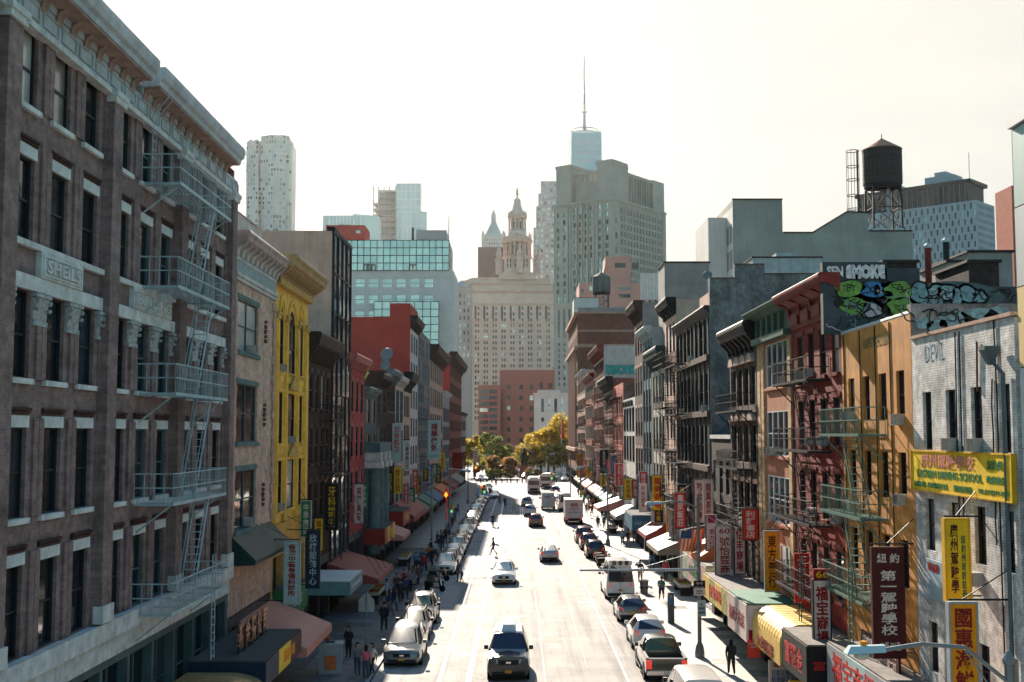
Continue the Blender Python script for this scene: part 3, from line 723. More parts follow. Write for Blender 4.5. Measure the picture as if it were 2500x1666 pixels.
# ---- generic row house
def rowhouse(name, label, side, y0, y1, z1, wall, cols, rows, ww, corn=None, fm=FR_DARK, style='dh', sill=None, lintel=None, depth=18, sidem=None, zshop=4.2, rev=0.18, blind=0.15, pil=None, drop=0.5, nshop=2, ys=None, shopm=None, lh=0.3, bands=None):
    b = Bld(name, label, side, y0, y1)
    ys = ys or even(y0 + 0.35, y1 - 0.35, cols, ww)
    k = min(1.0, 55.0 / (y0 + y1) * 2); rev *= k
    if pil: pil = (pil[0], pil[1] * k * 0.6, pil[2])
    if bands: bands = (bands[0] * max(k, .7), bands[1])
    hs = grid_rows(b, ys, rows)
    front(b, zshop, z1, hs, wall, rev)
    windows(b, hs, rev=rev, style=style, fm=fm, sill=sill, lintel=lintel, blind=blind, lh=lh)
    shell(b, z1, depth, sidem or wall, roof_drop=drop)
    if corn: cornice(b, z1 - corn[0] * 0.85, z1 + corn[0] * 0.15, corn[1], corn[2], corn[3] if len(corn) > 3 else 6)
    if pil:
        for y in [y0 + 0.3] + [(ys[i][1] + ys[i+1][0]) / 2 for i in range(len(ys) - 1)] + [y1 - 0.3]:
            x = b.hx(y, y)[0]; pier(b, x - pil[0] / 2, x + pil[0] / 2, zshop, z1 - (corn[0] if corn else 0.3), pil[1], pil[2])
    if bands:
        for z0, _z in rows: band(b, z0 - 0.42, z0 - 0.02, bands[0], bands[1])
    storefront(b, zshop, n=nshop, sm=shopm)
    return b
def floors(top, n, step, h): return [(top - h - i * step, top - i * step) for i in range(n)]
B4 = rowhouse('brownstone_building', 'narrow dark brown brick building with heavy bracketed cornice, next to the yellow one', 'l', 70.8, 79.9, 17.9, BR_DARK, 4, floors(15.75, 3, 3.35, 2.2), 1.15, (1.5, 0.85, CORN_DARK, 12), fm=FR_BROWN, sill=CORN_DARK, lintel=CORN_DARK)
fire_escape('dark iron fire escape on the dark brown brick building beside the glass front', 'l', 75.4, 79.6, [6.2, 9.5, 12.9], IRON, 0.9, group=None)

# ---- tall glass-fronted building
b = Bld('glass_front_building', 'tall building with a dark glass street front and bare tan side wall', 'l', 80.0, 88.35)
CW = [glass('curtain_glass', (0.035, 0.06, 0.062), 0.04, 1.9, wav=0.5, ws=0.5), glass('curtain_glass_two', (0.05, 0.08, 0.08), 0.05, 1.9, wav=0.5, ws=0.6), glass('curtain_glass_three', (0.03, 0.045, 0.05), 0.03, 1.9, wav=0.6, ws=0.4)]
shell(b, 25.8, 24, STUC_TAN)
m = MB()
for i in range(5): m.box(b.w * i / 4 - 0.06, b.w * i / 4 + 0.06, -0.12, 0.05, 3.5, 25.8)
for j in range(9): m.box(-0.06, b.w + 0.06, -0.1, 0.05, 3.5 + j * 2.775, 3.6 + j * 2.775)
m.build('mullions', FR_DARK, b.e)
pm = [MB().face([(0, 0, 0), (b.w / 4 - 0.1, 0, 0), (b.w / 4 - 0.1, 0, 2.65), (0, 0, 2.65)]).mesh('glass_panel', g) for g in CW]
for i in range(4):
    for j in range(8): o = ob('glass_panel', RN.choice(pm), b.e, (b.w * i / 4 + 0.05, -0.04, 3.62 + j * 2.775)); o.rotation_euler = (R(RN.uniform(-0.6, 0.6)), 0, R(RN.uniform(-0.6, 0.6)))
MB().box(-0.08, b.w + 0.08, -0.15, 0.4, 25.8, 26.05).build('coping', FR_DARK, b.e)
storefront(b, 3.5, n=2)
MB().tube([(0.5, 9, 25), (0.5, 9, 28)], 0.2, 8).build('flue', IRON, b.e)

B6 = rowhouse('painted_red_building', 'raspberry red painted brick building with arched lintels, past the glass front', 'l', 88.4, 97.4, 17.9, BR_PINK, 3, floors(16.05, 3, 3.45, 2.35), 1.25, (1.0, 0.6, plain('cornice_red_paint', (0.38, 0.10, 0.09), 0.6, var=0.3), 8), sill=plain('red_paint_trim', (0.36, 0.06, 0.06), 0.6), lintel=plain('red_paint_trim', (0.36, 0.06, 0.06), 0.6), zshop=4.4)
B7 = rowhouse('columned_building', 'dark teal building with tall classical columns and pale capitals', 'l', 97.5, 106.0, 15.8, plain('teal_stone', (0.055, 0.095, 0.10), 0.7, var=0.4), 2, [(9.6, 12.0), (12.9, 15.0)], 2.2, (0.6, 0.5, CORN_TEAL, 0))
for y in (98.3, 101.7, 105.2):
    x = y - 97.5; o = MB().lathe([(0.55, 2.2), (0.5, 2.5), (0.46, 9.0), (0.5, 9.2)], 12, (x, -0.75)).build('column', CORN_TEAL, B7.e, True)
    MB().box(x - 0.75, x + 0.75, -1.45, -0.02, 9.2, 9.75).box(x - 0.65, x + 0.65, -1.35, -0.02, 9.78, 10.5).build('capital', WSTO, o)
MB().box(0, 8.4, -1.3, 0, 10.5, 11.3).build('entablature', CORN_TEAL, B7.e)
rowhouse('black_building', 'sooty black brick building behind the columns', 'l', 106.05, 114.0, 17.3, BR_BLACK, 3, floors(15.8, 4, 3.1, 1.9), 1.2, (0.9, 0.7, CORN_BLACK, 6))
rowhouse('maroon_building', 'maroon building with teal bracketed cornice', 'l', 114.05, 121.9, 18.1, BR_DARK, 3, floors(16.2, 4, 3.1, 2.0), 1.1, (1.1, 0.8, CORN_TEAL, 8), sill=CORN_TEAL)
rowhouse('bay_window_building', 'narrow building with tall teal bay windows', 'l', 121.95, 131.0, 17.9, STUC_TAN, 2, floors(16.6, 3, 4.2, 3.4), 3.0, (0.9, 0.7, WSTO, 8), fm=FR_TEAL, style='g33', pil=(0.35, 0.2, WSTO))
rowhouse('striped_brick_building', 'orange striped brick building with drooping black cornice', 'l', 131.05, 138.6, 18.6, BR_TAN, 4, floors(16.3, 4, 3.3, 2.4), 0.95, (1.8, 1.1, CORN_BLACK, 7), pil=(0.3, 0.12, STUC_TAN))
b = rowhouse('red_walled_building', 'white-fronted building with a huge bare red side wall', 'l', 138.7, 149.6, 25.7, WSTO, 3, floors(23.8, 6, 3.3, 2.2), 1.3, (1.3, 0.9, CORN_DARK, 8), sidem=STUC_RED, depth=26, pil=(0.4, 0.15, WSTO))
MB().box(-0.02, b.w, 0.0, 2.4, 25.6, 27.3).build('parapet', STUC_RED, b.e)
o = MB().box(1.0, 5.5, 14.5, 20.5, 25.2, 28.2).build('stair_bulkhead', STUC_RED, b.e)
MB().box(0.96, 1.0, 17.0, 18.8, 25.4, 27.7).build('door', plain('bulkhead_door', (0.10, 0.10, 0.11), 0.5), o)
rowhouse('grid_glass_building', 'dark slate building with a gridded glass front', 'l', 149.7, 170.0, 25.4, plain('slate_cladding', (0.09, 0.085, 0.085), 0.5, var=0.2), 6, floors(24.6, 7, 3.0, 2.6), 3.0, None, fm=plain('frame_paint_grey', (0.2, 0.21, 0.22), 0.5), style='g22')
rowhouse('pilastered_building', 'brown building with rusty pilasters and curled cornice', 'l', 170.1, 200.0, 24.6, BR_TAN, 6, floors(22.6, 5, 3.8, 2.8), 1.7, (2.0, 1.4, CORN_DARK, 10), pil=(0.7, 0.3, BR_TAN))
rowhouse('grey_low_building', 'low pale grey building with narrow slit windows', 'l', 200.1, 219.9, 19.2, plain('pale_grey_paint', (0.3, 0.29, 0.29), 0.7, var=0.3, streak=0.3), 7, floors(16.5, 4, 3.2, 2.4), 0.9, (0.8, 0.6, CORN_GREY, 0))
b = rowhouse('tenement_building', 'tall red brick tenement with dark cornice at the far left corner', 'l', 220.0, 267.5, 27.0, BR_RED, 12, floors(25.2, 6, 3.5, 2.2), 1.3, (2.0, 1.5, CORN_DARK, 14), sidem=STUC_RED)
rowhouse('grey_corner_building', 'grey end building at the corner of the square', 'l', 267.6, 291.0, 16.8, STUC_GREY, 6, floors(15.0, 3, 3.6, 2.2), 1.3, (0.8, 0.6, CORN_BLACK, 0))
# ================================================================ right row of buildings
def rb(*a, **k): return Bld(*a[:2], 'r', *a[2:], **k)
# ---- coloured panel building at the very edge
b = rb('panel_clad_building', 'modern building clad in large pale, mint and yellow panels at the frame edge', 20.0, 30.75)
PN = [plain('panel_grey', (0.42, 0.44, 0.43), 0.5, var=0.06), plain('panel_mint', (0.30, 0.42, 0.38), 0.5, var=0.06), plain('panel_yellow', (0.62, 0.45, 0.2), 0.5, var=0.06), plain('panel_white', (0.52, 0.52, 0.51), 0.5, var=0.06)]
shell(b, 20.0, 16, PN[3]); MB().box(0, b.w, 0.06, 0.1, 0, 20.0).build('front_wall', FR_DARK, b.e)
order = [1, 1, 1, 1, 3, 3, 2, 0, 1]
me = [MB().box(0.015, 1.5, 0, 0.05, 0.015, 2.07).mesh('cladding_panel', m) for m in PN]
for j in range(9):
    for i in range(7):
        c = order[j] if i < 2 else RN.choice((0, 1, 2, 3, order[j])); ob('cladding_panel', me[c], b.e, (i * 1.52 + 0.02, 0, 1.2 + j * 2.085))
MB().box(-0.05, b.w, -0.1, 1.0, 19.99, 20.25).build('roof_edge', PN[0], b.e)

# ---- white painted brick
BR_WHITE = brick('white_painted_brick', (0.62, 0.60, 0.57), (0.56, 0.54, 0.51), (0.47, 0.45, 0.43), bump=1.0, ms=0.014, stain=0.5, peel=((0.30, 0.14, 0.09), 0.63))
b = rb('white_brick_building', 'whitewashed brick building with rows of narrow dark windows and a yellow school sign', 31.0, 39.1)
hs = grid_rows(b, [(31.4, 32.15), (33.3, 34.1), (35.3, 36.1), (37.35, 38.15)], [(11.5, 13.33), (8.35, 9.97), (4.6, 6.15)])
front(b, 0, 15.1, hs, BR_WHITE, 0.2)
windows(b, hs, rev=0.2, style='dh', fm=FR_DARK, blind=0.1)
shell(b, 15.05, 15, BR_WHITE, roof_drop=0.7)
o = MB()
for i in range(9): MB().box(i * 0.9 + 0.005, i * 0.9 + 0.89, -0.07, 0.4, 15.1, 15.2).build('coping', plain('coping_terracotta', (0.36, 0.22, 0.15), 0.8, var=0.4), b.e)
ac_unit(b, b.hx(35.55, 35.55)[0], 11.5, 'air conditioner above the yellow driving school sign, far window', group=None)
ac_unit(b, b.hx(33.6, 33.6)[0], 11.5, 'air conditioner above the yellow driving school sign, third window', group=None)
ac_unit(b, b.hx(33.9, 33.9)[0], 7.75, 'large cream air conditioner below the third window of the white building', group=None)
MB().tube([(7.55, -0.1, 0), (7.55, -0.1, 13.6), (7.3, -0.25, 13.9)], 0.06, 8).lathe([(0.08, 13.85), (0.3, 14.25), (0.3, 14.35)], 4, (7.2, -0.3), a0=R(45)).build('drainpipe', plain('downpipe_slate', (0.09, 0.12, 0.13), 0.5), b.e)
for x, z0, z1 in ((4.3, 0.5, 15.0), (3.95, 3, 15.0), (6.9, 1, 15.1), (6.6, 9, 13.5)):
    MB().tube([(x + RN.uniform(-.05, .05), -0.03, z0 + (z1 - z0) * k / 6) for k in range(7)], 0.022, 5).build('cable', IRON, b.e)
MB().tube([(5.6, -0.04, 13.2), (5.7, -0.05, 14.6)], 0.03, 5).build('rusty_strap', IRONR, b.e)

# ---- ochre stucco
OCH = plain('ochre_stucco', (0.54, 0.235, 0.055), 0.8, var=0.4, scale=0.9, streak=0.65, bump=0.25)
b = rb('ochre_building', 'ochre stucco building with terracotta coping and green fire escape', 39.15, 47.55)
ys = [(39.9, 40.75), (41.85, 42.75), (43.85, 44.7), (45.8, 46.65)]
hs = grid_rows(b, ys, [(12.5, 14.15), (9.75, 11.38), (6.85, 8.45)])
front(b, 0, 15.95, hs, OCH, 0.2)
windows(b, hs, rev=0.2, style='dh', fm=FR_DARK, blind=0.1)
shell(b, 15.93, 15, OCH, roof_drop=0.7)
cm = MB().tube([(0.0, 0.1, 0), (0.86, 0.1, 0)], [0.12, 0.1], 8).mesh('coping_tile', WSTO)
for i in range(9): ob('coping_tile', cm, b.e, (i * 0.93 + 0.02, 0, 16.0))
for x in (0.4, 2.6, 4.5, 6.2): MB().tube([(x, -0.02, 6), (x + 0.05, -0.02, 11), (x, -0.02, 15.9)], 0.02, 5).build('cable', IRON, b.e)
for i, (y, z) in enumerate(((40.3, 12.3), (40.3, 9.6), (46.2, 12.5))): ac_unit(b, b.hx(y, y)[0], z, 'air conditioner on the ochre building, %s' % ('near top window', 'near middle window', 'window behind the green fire escape')[i], group=None)
FE_GREEN = plain('fire_escape_green_paint', (0.09, 0.17, 0.135), 0.5, var=0.3)
fire_escape('green iron fire escape on the ochre building', 'r', 42.0, 47.5, [6.1, 9.05, 12.0], FE_GREEN, 0.95, stair_dir=-1, group=None)
MB().box(0.35, 0.8, -0.04, 0.02, 9.0, 9.45).build('wall_lamp', plain('lamp_lens', (0.7, 0.7, 0.68), 0.3), b.e)

# ---- red brick with graffiti side wall
b = rb('red_brick_building', 'red brick building with red tin cornice and graffiti along its side wall', 47.6, 56.1)
RC = plain('cornice_oxide_red', (0.17, 0.022, 0.017), 0.55, var=0.35, streak=0.2)
BRR = brick('bright_red_brick', (0.33, 0.042, 0.028), (0.26, 0.032, 0.024), (0.10, 0.03, 0.026), ms=0.016)
ys = [(47.9, 48.95), (49.9, 50.95), (51.9, 52.95), (53.85, 54.95)]
hs = grid_rows(b, ys, [(14.5, 16.45), (11.5, 13.5), (8.4, 10.4), (5.3, 7.3)])
front(b, 4.2, 16.9, hs, BRR, 0.15)
windows(b, hs, rev=0.15, style='dh', fm=FR_BROWN, sill=RC, lintel=RC, lh=0.22, blind=0.15)
GRW = plain('side_wall_blackened', (0.045, 0.06, 0.068), 0.8, var=0.35, scale=0.8, bump=0.25)
shell(b, 17.6, 17, GRW, roof_drop=0.6)
MB().box(0, b.w, -0.06, 0.04, 16.85, 17.8).build('frieze', RC, b.e)
cornice(b, 17.75, 18.5, 0.9, RC, 5, bw=0.3, bh=1.5)
for i in range(4): MB().prism_x([(-0.06, 16.98), (-0.2, 17.05), (-0.2, 17.55), (-0.06, 17.62)], 0.55 + i * 2.0, 1.95 + i * 2.0).build('frieze_panel', RC, b.e)
storefront(b, 4.2, n=2)
fire_escape('black iron fire escape on the red brick building', 'r', 49.4, 56.0, [5.2, 8.25, 11.3, 14.3], IRON, 0.95, stair_dir=-1, group=None)
for i, (y, z) in enumerate(((54.4, 14.5), (52.4, 14.5), (52.4, 11.5), (50.4, 11.5), (52.4, 8.4), (48.4, 8.4))): ac_unit(b, b.hx(y, y)[0], z, 'air conditioner on the red brick building, %s' % ('top row far window', 'top row second window', 'third storey second window', 'third storey third window', 'second storey second window', 'second storey near window')[i], group='air conditioners on the red brick building')
REDB = b

# ---- green-corniced building
GC = plain('cornice_green_paint', (0.06, 0.115, 0.09), 0.55, var=0.35, streak=0.3)
BEI = brick('beige_brick', (0.62, 0.40, 0.22), (0.54, 0.35, 0.19), (0.36, 0.24, 0.14))
PNK = plain('salmon_panel', (0.42, 0.16, 0.085), 0.7, var=0.25, streak=0.25)
b = rb('green_cornice_building', 'beige building with green cornice and wide white window walls', 56.15, 63.95)
hs = grid_rows(b, [(56.9, 61.9)], [(14.35, 16.6), (10.9, 13.15), (7.6, 9.9), (4.6, 6.6)])
front(b, 4.2, 17.0, hs, PNK, 0.1)
windows(b, hs, rev=0.1, style='dh4', fm=FR_WHITE, pm=None, sill=PNK, blind=0.35)
for x0, x1 in ((0.02, 0.75), (1.0, 1.6), (7.15, 7.78)): pier(b, x0, x1, 4.2, 17.0, 0.08, BEI)
shell(b, 18.0, 15, BEI)
band(b, 16.72, 17.02, 0.4, GC, name='cornice'); MB().box(0, b.w, -0.05, 0.04, 17.0, 18.0).build('frieze', GC, b.e)
for i in range(5): MB().box(0.9 + i * 1.4, 1.75 + i * 1.4, -0.02, 0.0, 17.15, 17.85).box(0.55 + i * 1.4, 0.8 + i * 1.4, -0.25, -0.06, 17.05, 17.98).build('frieze_panel', GC, b.e)
cornice(b, 17.95, 18.45, 0.85, GC, 0)
storefront(b, 4.2, n=2)
for i, (y, z) in enumerate(((57.6, 14.4), (61.2, 10.95), (60.3, 10.95), (61.0, 7.6))): ac_unit(b, b.hx(y, y)[0], z, 'air conditioner in a white window wall of the green-corniced building, %s' % ('top storey', 'third storey far end', 'third storey middle', 'second storey')[i], group='air conditioners on the green-corniced building')
# ---- ornate soot-black building
OR = plain('blistered_black_paint', (0.085, 0.062, 0.054), 0.7, var=0.9, scale=4, streak=0.5, bump=0.6)
b = rowhouse('ornate_dark_building', 'soot-stained ornate building with peeling window hoods and dark cornice', 'r', 64.0, 72.2, 17.95, OR, 4, [(13.6, 15.75), (10.4, 12.5), (7.2, 9.3)], 1.1, (1.3, 0.85, CORN_BLACK, 7), sill=IRONR, lintel=IRONR, pil=(0.32, 0.16, OR), lh=0.26, bands=(0.2, OR))
hood = MB().prism_y([(-0.75, 0), (0.75, 0), (0.62, 0.28), (0.3, 0.45), (-0.3, 0.45), (-0.62, 0.28)], -0.28, 0.0).mesh('window_hood', QUO)
for y0, y1 in even(64.35, 71.85, 4, 1.1):
    for z in (15.98, 12.73): ob('window_hood', hood, b.e, (b.hx(y0, y1)[0] + 0.55, 0, z))
fire_escape('black iron fire escape on the soot-stained ornate building', 'r', 65.0, 71.9, [6.9, 10.1, 13.3], IRON, 1.0, stair_dir=-1, group=None)
# ---- low brick building
b = rowhouse('low_brick_building', 'low dark brick building with a white coping, tucked below the grey wall', 'r', 72.25, 79.9, 11.7, BR_BLACK, 3, [(8.2, 10.3), (5.0, 7.0)], 1.3)
MB().box(0, b.w, -0.08, 0.3, 11.7, 11.95).build('coping', plain('white_coping', (0.6, 0.6, 0.58), 0.6), b.e)
# ---- big black loft
BLK = plain('black_cast_iron', (0.03, 0.027, 0.026), 0.55, var=0.6, scale=5, streak=0.3, bump=0.3)
b = rowhouse('black_loft_building', 'large blackened loft with close rows of tall windows and a grey side wall', 'r', 80.0, 96.6, 20.6, BLK, 8, [(17.4, 19.9), (13.6, 16.2), (9.9, 12.6), (6.3, 8.9)], 1.35, (0.6, 0.4, BLK, 0), pil=(0.4, 0.18, BLK), sidem=STUC_GREY, depth=9, sill=BLK, bands=(0.34, plain('sooty_spandrel', (0.10, 0.065, 0.052), 0.7, var=0.7, scale=4)))
PEEL = brick('peeling_grey_wall', (0.20, 0.20, 0.19), (0.18, 0.18, 0.17), (0.15, 0.15, 0.145), bump=0.6, peel=((0.09, 0.05, 0.045), 0.62), stain=0.55)
m = MB()
for x0, x1, z1 in ((0.0, 1.7, 22.5), (1.7, 3.75, 23.45), (3.75, 12.0, 22.8)): m.box(b.w - 0.4, b.w + 0.03, x0 + 0.05, x1 + 0.05, 0, z1)
m.build('party_wall', PEEL, b.e)
for x0, x1, z1 in ((0.0, 1.7, 22.5), (1.7, 3.75, 23.45), (3.75, 12.0, 22.8)): MB().box(b.w - 0.45, b.w + 0.08, x0 + 0.05, x1 + 0.05, z1, z1 + 0.07).build('coping', IRONR, b.e)
MB().box(b.w - 6, b.w - 0.05, 0.3, 0.5, 20.6, 21.8).build('parapet', STUC_TAN, b.e)
fire_escape('black fire escape on the far half of the blackened loft', 'r', 89.5, 96.2, [6.2, 9.8, 13.5, 17.3], IRON, 1.05, stair_dir=-1, group=None, bal=.25)
for y in (82, 88, 93): ac_unit(b, b.hx(y, y)[0], 13.6 if y != 88 else 17.4, 'air conditioner on the large blackened loft, %s' % {82: 'near its corner', 88: 'top storey', 93: 'by its fire escape'}[y], group='air conditioners on the blackened loft')
b9 = rowhouse('fire_escape_building', 'narrow dark building wrapped in fire escapes, cream window strips', 'r', 96.65, 103.9, 23.0, STUC_TAN, 3, floors(21.3, 5, 3.6, 2.5), 1.3, (1.2, 0.9, CORN_BLACK, 6), fm=FR_TEAL, depth=9)
fire_escape('black fire escape stacked on the narrow building past the loft', 'r', 97.0, 103.6, [7.0, 10.6, 14.2, 17.8], IRON, 1.1, stair_dir=-1, group=None, bal=0.3)
CRM = plain('cream_paint', (0.50, 0.44, 0.36), 0.7, var=0.2, streak=0.25)
b = rowhouse('gothic_window_building', 'cream building with paired pointed windows and dark green cornice', 'r', 103.95, 114.1, 19.5, CRM, 4, [(14.9, 17.4), (10.6, 13.6), (5.8, 9.3)], 1.3, (1.6, 0.9, plain('cornice_dark_green', (0.035, 0.06, 0.06), 0.6, var=0.3), 10), depth=9, pil=(0.35, 0.15, CRM))
for y0, y1 in even(104.3, 113.75, 4, 1.3):
    x = b.hx(y0, y1)[0]; MB().prism_y([(x, 17.4), (x + 1.3, 17.4), (x + 1.2, 17.8), (x + 0.65, 18.45), (x + 0.1, 17.8)], -0.02, 0.2).build('pointed_light', GL[0], b.e)
rowhouse('slate_blue_building', 'slate blue building with slim columns beside the cream one', 'r', 114.15, 122.4, 22.3, plain('slate_blue_paint', (0.09, 0.15, 0.17), 0.65, var=0.3), 3, floors(20.6, 4, 4.2, 3.2), 1.5, (1.0, 0.8, CORN_GREY, 8), depth=9, pil=(0.35, 0.25, plain('slate_blue_paint', (0.09, 0.15, 0.17))), sidem=plain('stucco_pale', (0.36, 0.36, 0.35), 0.8, var=0.15))
rowhouse('dark_pilastered_building', 'tall dark building with stone quoins behind the slate blue one', 'r', 122.45, 130.9, 25.6, BR_DARK, 3, floors(23.4, 5, 4.3, 3.0), 1.5, (1.6, 1.0, CORN_DARK, 8), depth=9, lintel=QUO, sidem=STUC_GREY)
WHT = plain('white_stucco', (0.58, 0.55, 0.52), 0.7, var=0.12)
b = rowhouse('white_modern_building', 'clean white building with slim dark ribbon windows', 'r', 130.95, 145.4, 16.1, WHT, 4, [(12.3, 15.0), (8.9, 11.8), (4.9, 7.1)], 2.4, None, style='g2', depth=9, zshop=4.0, shopm=WHT)
for i in range(4): MB().tube([(2 + i * 3.2, -0.3, 15.5), (2 + i * 3.2, 0.1, 15.5)], 0.35, 8).build('vent', IRON, b.e)
RED2 = brick('salmon_brick', (0.58, 0.13, 0.07), (0.50, 0.10, 0.06), (0.34, 0.1, 0.07))
WEA = plain('weathered_side_wall', (0.16, 0.10, 0.085), 0.85, var=0.6, scale=1.2, streak=0.4)
rowhouse('salmon_building', 'salmon painted tenement past the white building', 'r', 145.45, 160.9, 18.3, RED2, 5, floors(16.8, 4, 3.4, 2.2), 1.3, None, depth=12, sidem=WEA, sill=QUO)
rowhouse('rust_tenement', 'rust red tenement with dark cornice and fire escape', 'r', 160.95, 177.4, 19.6, BR_RED, 6, floors(17.6, 4, 3.5, 2.2), 1.2, (1.6, 1.1, CORN_BLACK, 8), depth=12, sill=QUO, lintel=QUO)
b = rowhouse('graffiti_topped_tenement', 'red tenement with a pale side wall tagged in turquoise graffiti', 'r', 177.5, 201.0, 25.2, BRR, 8, floors(23.2, 6, 3.5, 2.2), 1.2, (1.6, 1.1, RC, 10), depth=14, sidem=plain('stucco_offwhite', (0.42, 0.41, 0.39), 0.8, var=0.2, streak=0.3), sill=CRM, lintel=CRM)
GTOP = b
rowhouse('cream_fire_escape_tenement', 'cream and red tenement with red balconies', 'r', 201.1, 226.0, 22.2, RED2, 8, floors(20.4, 5, 3.5, 2.2), 1.3, (1.0, 0.8, RC, 8), depth=14, pil=(0.5, 0.2, CRM))
rowhouse('rose_brick_tenement', 'rose brick tenement next to the tall brown block', 'r', 226.1, 254.9, 24.3, BR_TAN, 9, floors(22.4, 6, 3.4, 2.1), 1.3, (0.8, 0.6, CORN_GREY, 0), depth=14, sill=CRM)
for y0, y1, z, k in ((147, 153, 6, 'salmon painted tenement'), (163, 171, 6.4, 'rust red tenement'), (181, 190, 6.6, 'turquoise-tagged tenement'), (205, 213, 6.6, 'cream and red tenement'), (232, 240, 6, 'rose brick tenement')):
    fire_escape('distant fire escape on the ' + k, 'r', y0, y1, [z + 3.5 * i for i in range(4)], IRON if k[0] in 'sr' else RC, 1.1, stair_dir=-1, group=None, bal=0.4)
# ---- tall brown corner block, two window faces
BRN = brick('brown_block_brick', (0.22, 0.075, 0.05), (0.17, 0.06, 0.042), (0.13, 0.065, 0.05))
TRM = plain('pale_brown_stone', (0.40, 0.23, 0.17), 0.8, var=0.25)
b = rb('brown_corner_block', 'tall brown brick block with stone bands at the corner of the square', 255.0, 300.0)
hs = grid_rows(b, even(256, 299, 9, 2.0), floors(37.0, 9, 3.6, 2.4))
front(b, 4.5, 39.0, hs, BRN, 0.4); panes(b, hs, 0.4, GL)
for y0, y1 in even(258.4, 296.6, 8, 0.7): pier(b, *b.hx(y0, y1), 9, 30, 0.35, TRM)
for z in (8.3, 30.2, 37.6): band(b, z, z + 0.7, 0.7, TRM)
shell(b, 39.0, 26, BRN); storefront(b, 4.5, n=6)
e2 = Free('brown_block_side', None, (XR, 255.0, 0), 0, 26.0); bpy.data.objects.remove(e2.e); e2.e = b.e
sm = wall_mesh(0.0, 26.0, 0.0, 39.0, [], 0.3)
sf = bpy.data.objects.new('side_face_origin', None); COL.objects.link(sf); sf.parent = b.e; sf.location = (45.0, 0, 0); sf.rotation_euler = (0, 0, R(90)); sf.name = 'side_wall'
class _S: pass
s = _S(); s.e = sf; s.w = 26.0
hs = [(x, x + 1.7, z, z + 2.2) for z in (35.4, 31.9) for x in (2.0, 5.4, 10.0, 13.4, 18.2, 21.6)] + [(2.4, 6.2, 26.8, 29.8), (9, 12.5, 26.8, 29.8)]
front(s, 4.5, 39.01, hs, BRN, 0.35, y=-0.03, name='wall_face')
panes(s, hs, 0.35, [BLIND, GL[1], GL[0]], y=-0.03, wts=(5, 3, 2))
for z0, z1 in ((33.95, 34.4), (30.6, 31.3), (37.9, 38.3)): MB().box(0, 26, -0.25, 0.0, z0, z1).build('string_course', TRM, s.e)
MB().box(0, 26.0, -0.06, 0.0, 38.3, 39.2).build('parapet', STUC_GREY, s.e)
# ================================================================ buildings beyond the square
class Face:
    """a wall standing on a building: its own mesh, carrying its windows"""
    def __init__(s, parent, loc, rz, w): s.p, s.loc, s.rz, s.w = parent, loc, rz, w
    def wall(s, z0, z1, holes, mat, rev, name='side_wall'):
        s.e = wall_mesh(0, s.w, z0, z1, holes, rev).build(name, mat, s.p, loc=s.loc, rz=s.rz); return s
def cells(x0, x1, z0, z1, nx, nz, fw, fh, skip=None):
    gx, gz = (x1 - x0) / nx, (z1 - z0) / nz
    return [(x0 + gx * (i + 0.5 - fw/2), x0 + gx * (i + 0.5 + fw/2), z0 + gz * (j + 0.5 - fh/2), z0 + gz * (j + 0.5 + fh/2)) for i in range(nx) for j in range(nz) if not (skip and skip(i, j))]
FG = [glass('far_glass_dark', (0.03, 0.04, 0.045), 0.1), glass('far_glass_teal', (0.05, 0.10, 0.105), 0.08, 1.8), glass('far_glass_pale', (0.55, 0.66, 0.66), 0.15, metal=0.7)]
def block(name, label, loc, rz, w, d, z1, mat, fh=None, sh=None, lh=None, rev=0.6, mats=FG, wts=None, cap=300, cat='building'):
    """box tower; fh, sh, lh: openings of the front, of the side at x=w and of the side at x=0"""
    b = Free(name, label, loc, rz, w, cat)
    fs = []
    f = Face(b.e, (0, 0, 0), 0, w).wall(0, z1, fh or [], mat, rev, 'front_wall'); fs.append((f, fh))
    f = Face(b.e, (w, 0, 0), R(90), d).wall(0, z1, sh or [], mat, rev); fs.append((f, sh))
    f = Face(b.e, (0, d, 0), R(-90), d).wall(0, z1, lh or [], mat, rev); fs.append((f, lh))
    MB().face([(w, d, 0), (0, d, 0), (0, d, z1), (w, d, z1)]).build('back_wall', mat, b.e)
    MB().face([(0, 0, z1), (w, 0, z1), (w, d, z1), (0, d, z1)]).build('roof', TAR, b.e)
    for f, h in fs:
        if h: panes(f, h, rev, mats, cap=cap, wts=wts)
    return b
LIME = plain('far_limestone', (0.46, 0.40, 0.35), 0.85, var=0.2, scale=0.2)
# ---- teal glass and stone building by the square
TG = [glass('teal_mirror', (0.33, 0.50, 0.52), 0.06, metal=0.85, wav=0.12), glass('teal_mirror_two', (0.40, 0.57, 0.58), 0.06, metal=0.85, wav=0.12)]
PAL = plain('pale_stone_cladding', (0.60, 0.56, 0.51), 0.8, var=0.12, scale=0.4, streak=0.15)
Yt = 312.0
def tz(v, Y): return CAM_H + (1060 - v) / 2900.0 * Y
def tx(u, Y): return (u - 1262) / 2900.0 * Y
x0, x1 = tx(835, Yt), tx(1107, Yt)
b = Free('teal_glass_building', 'pale stone office building topped by a wide band of turquoise glass', (x0, Yt, 0), 0, x1 - x0)
w = b.w
hs = [(tx(u, Yt) - x0, tx(u + 21, Yt) - x0, tz(v + 20, Yt), tz(v, Yt)) for u in (865, 899, 933, 967, 1001, 1035) for v in (680, 720, 760)]
f = Face(b.e, (0, 0, 0), 0, w).wall(0, tz(660, Yt), hs, PAL, 0.25, 'front_wall')
panes(f, hs, 0.25, TG)
for h in range(5): MB().box(0, w, -0.02, 0.02, tz(840, Yt) + h * 4.4, tz(840, Yt) + h * 4.4 + 0.05).build('cladding_joint', CORN_GREY, b.e)
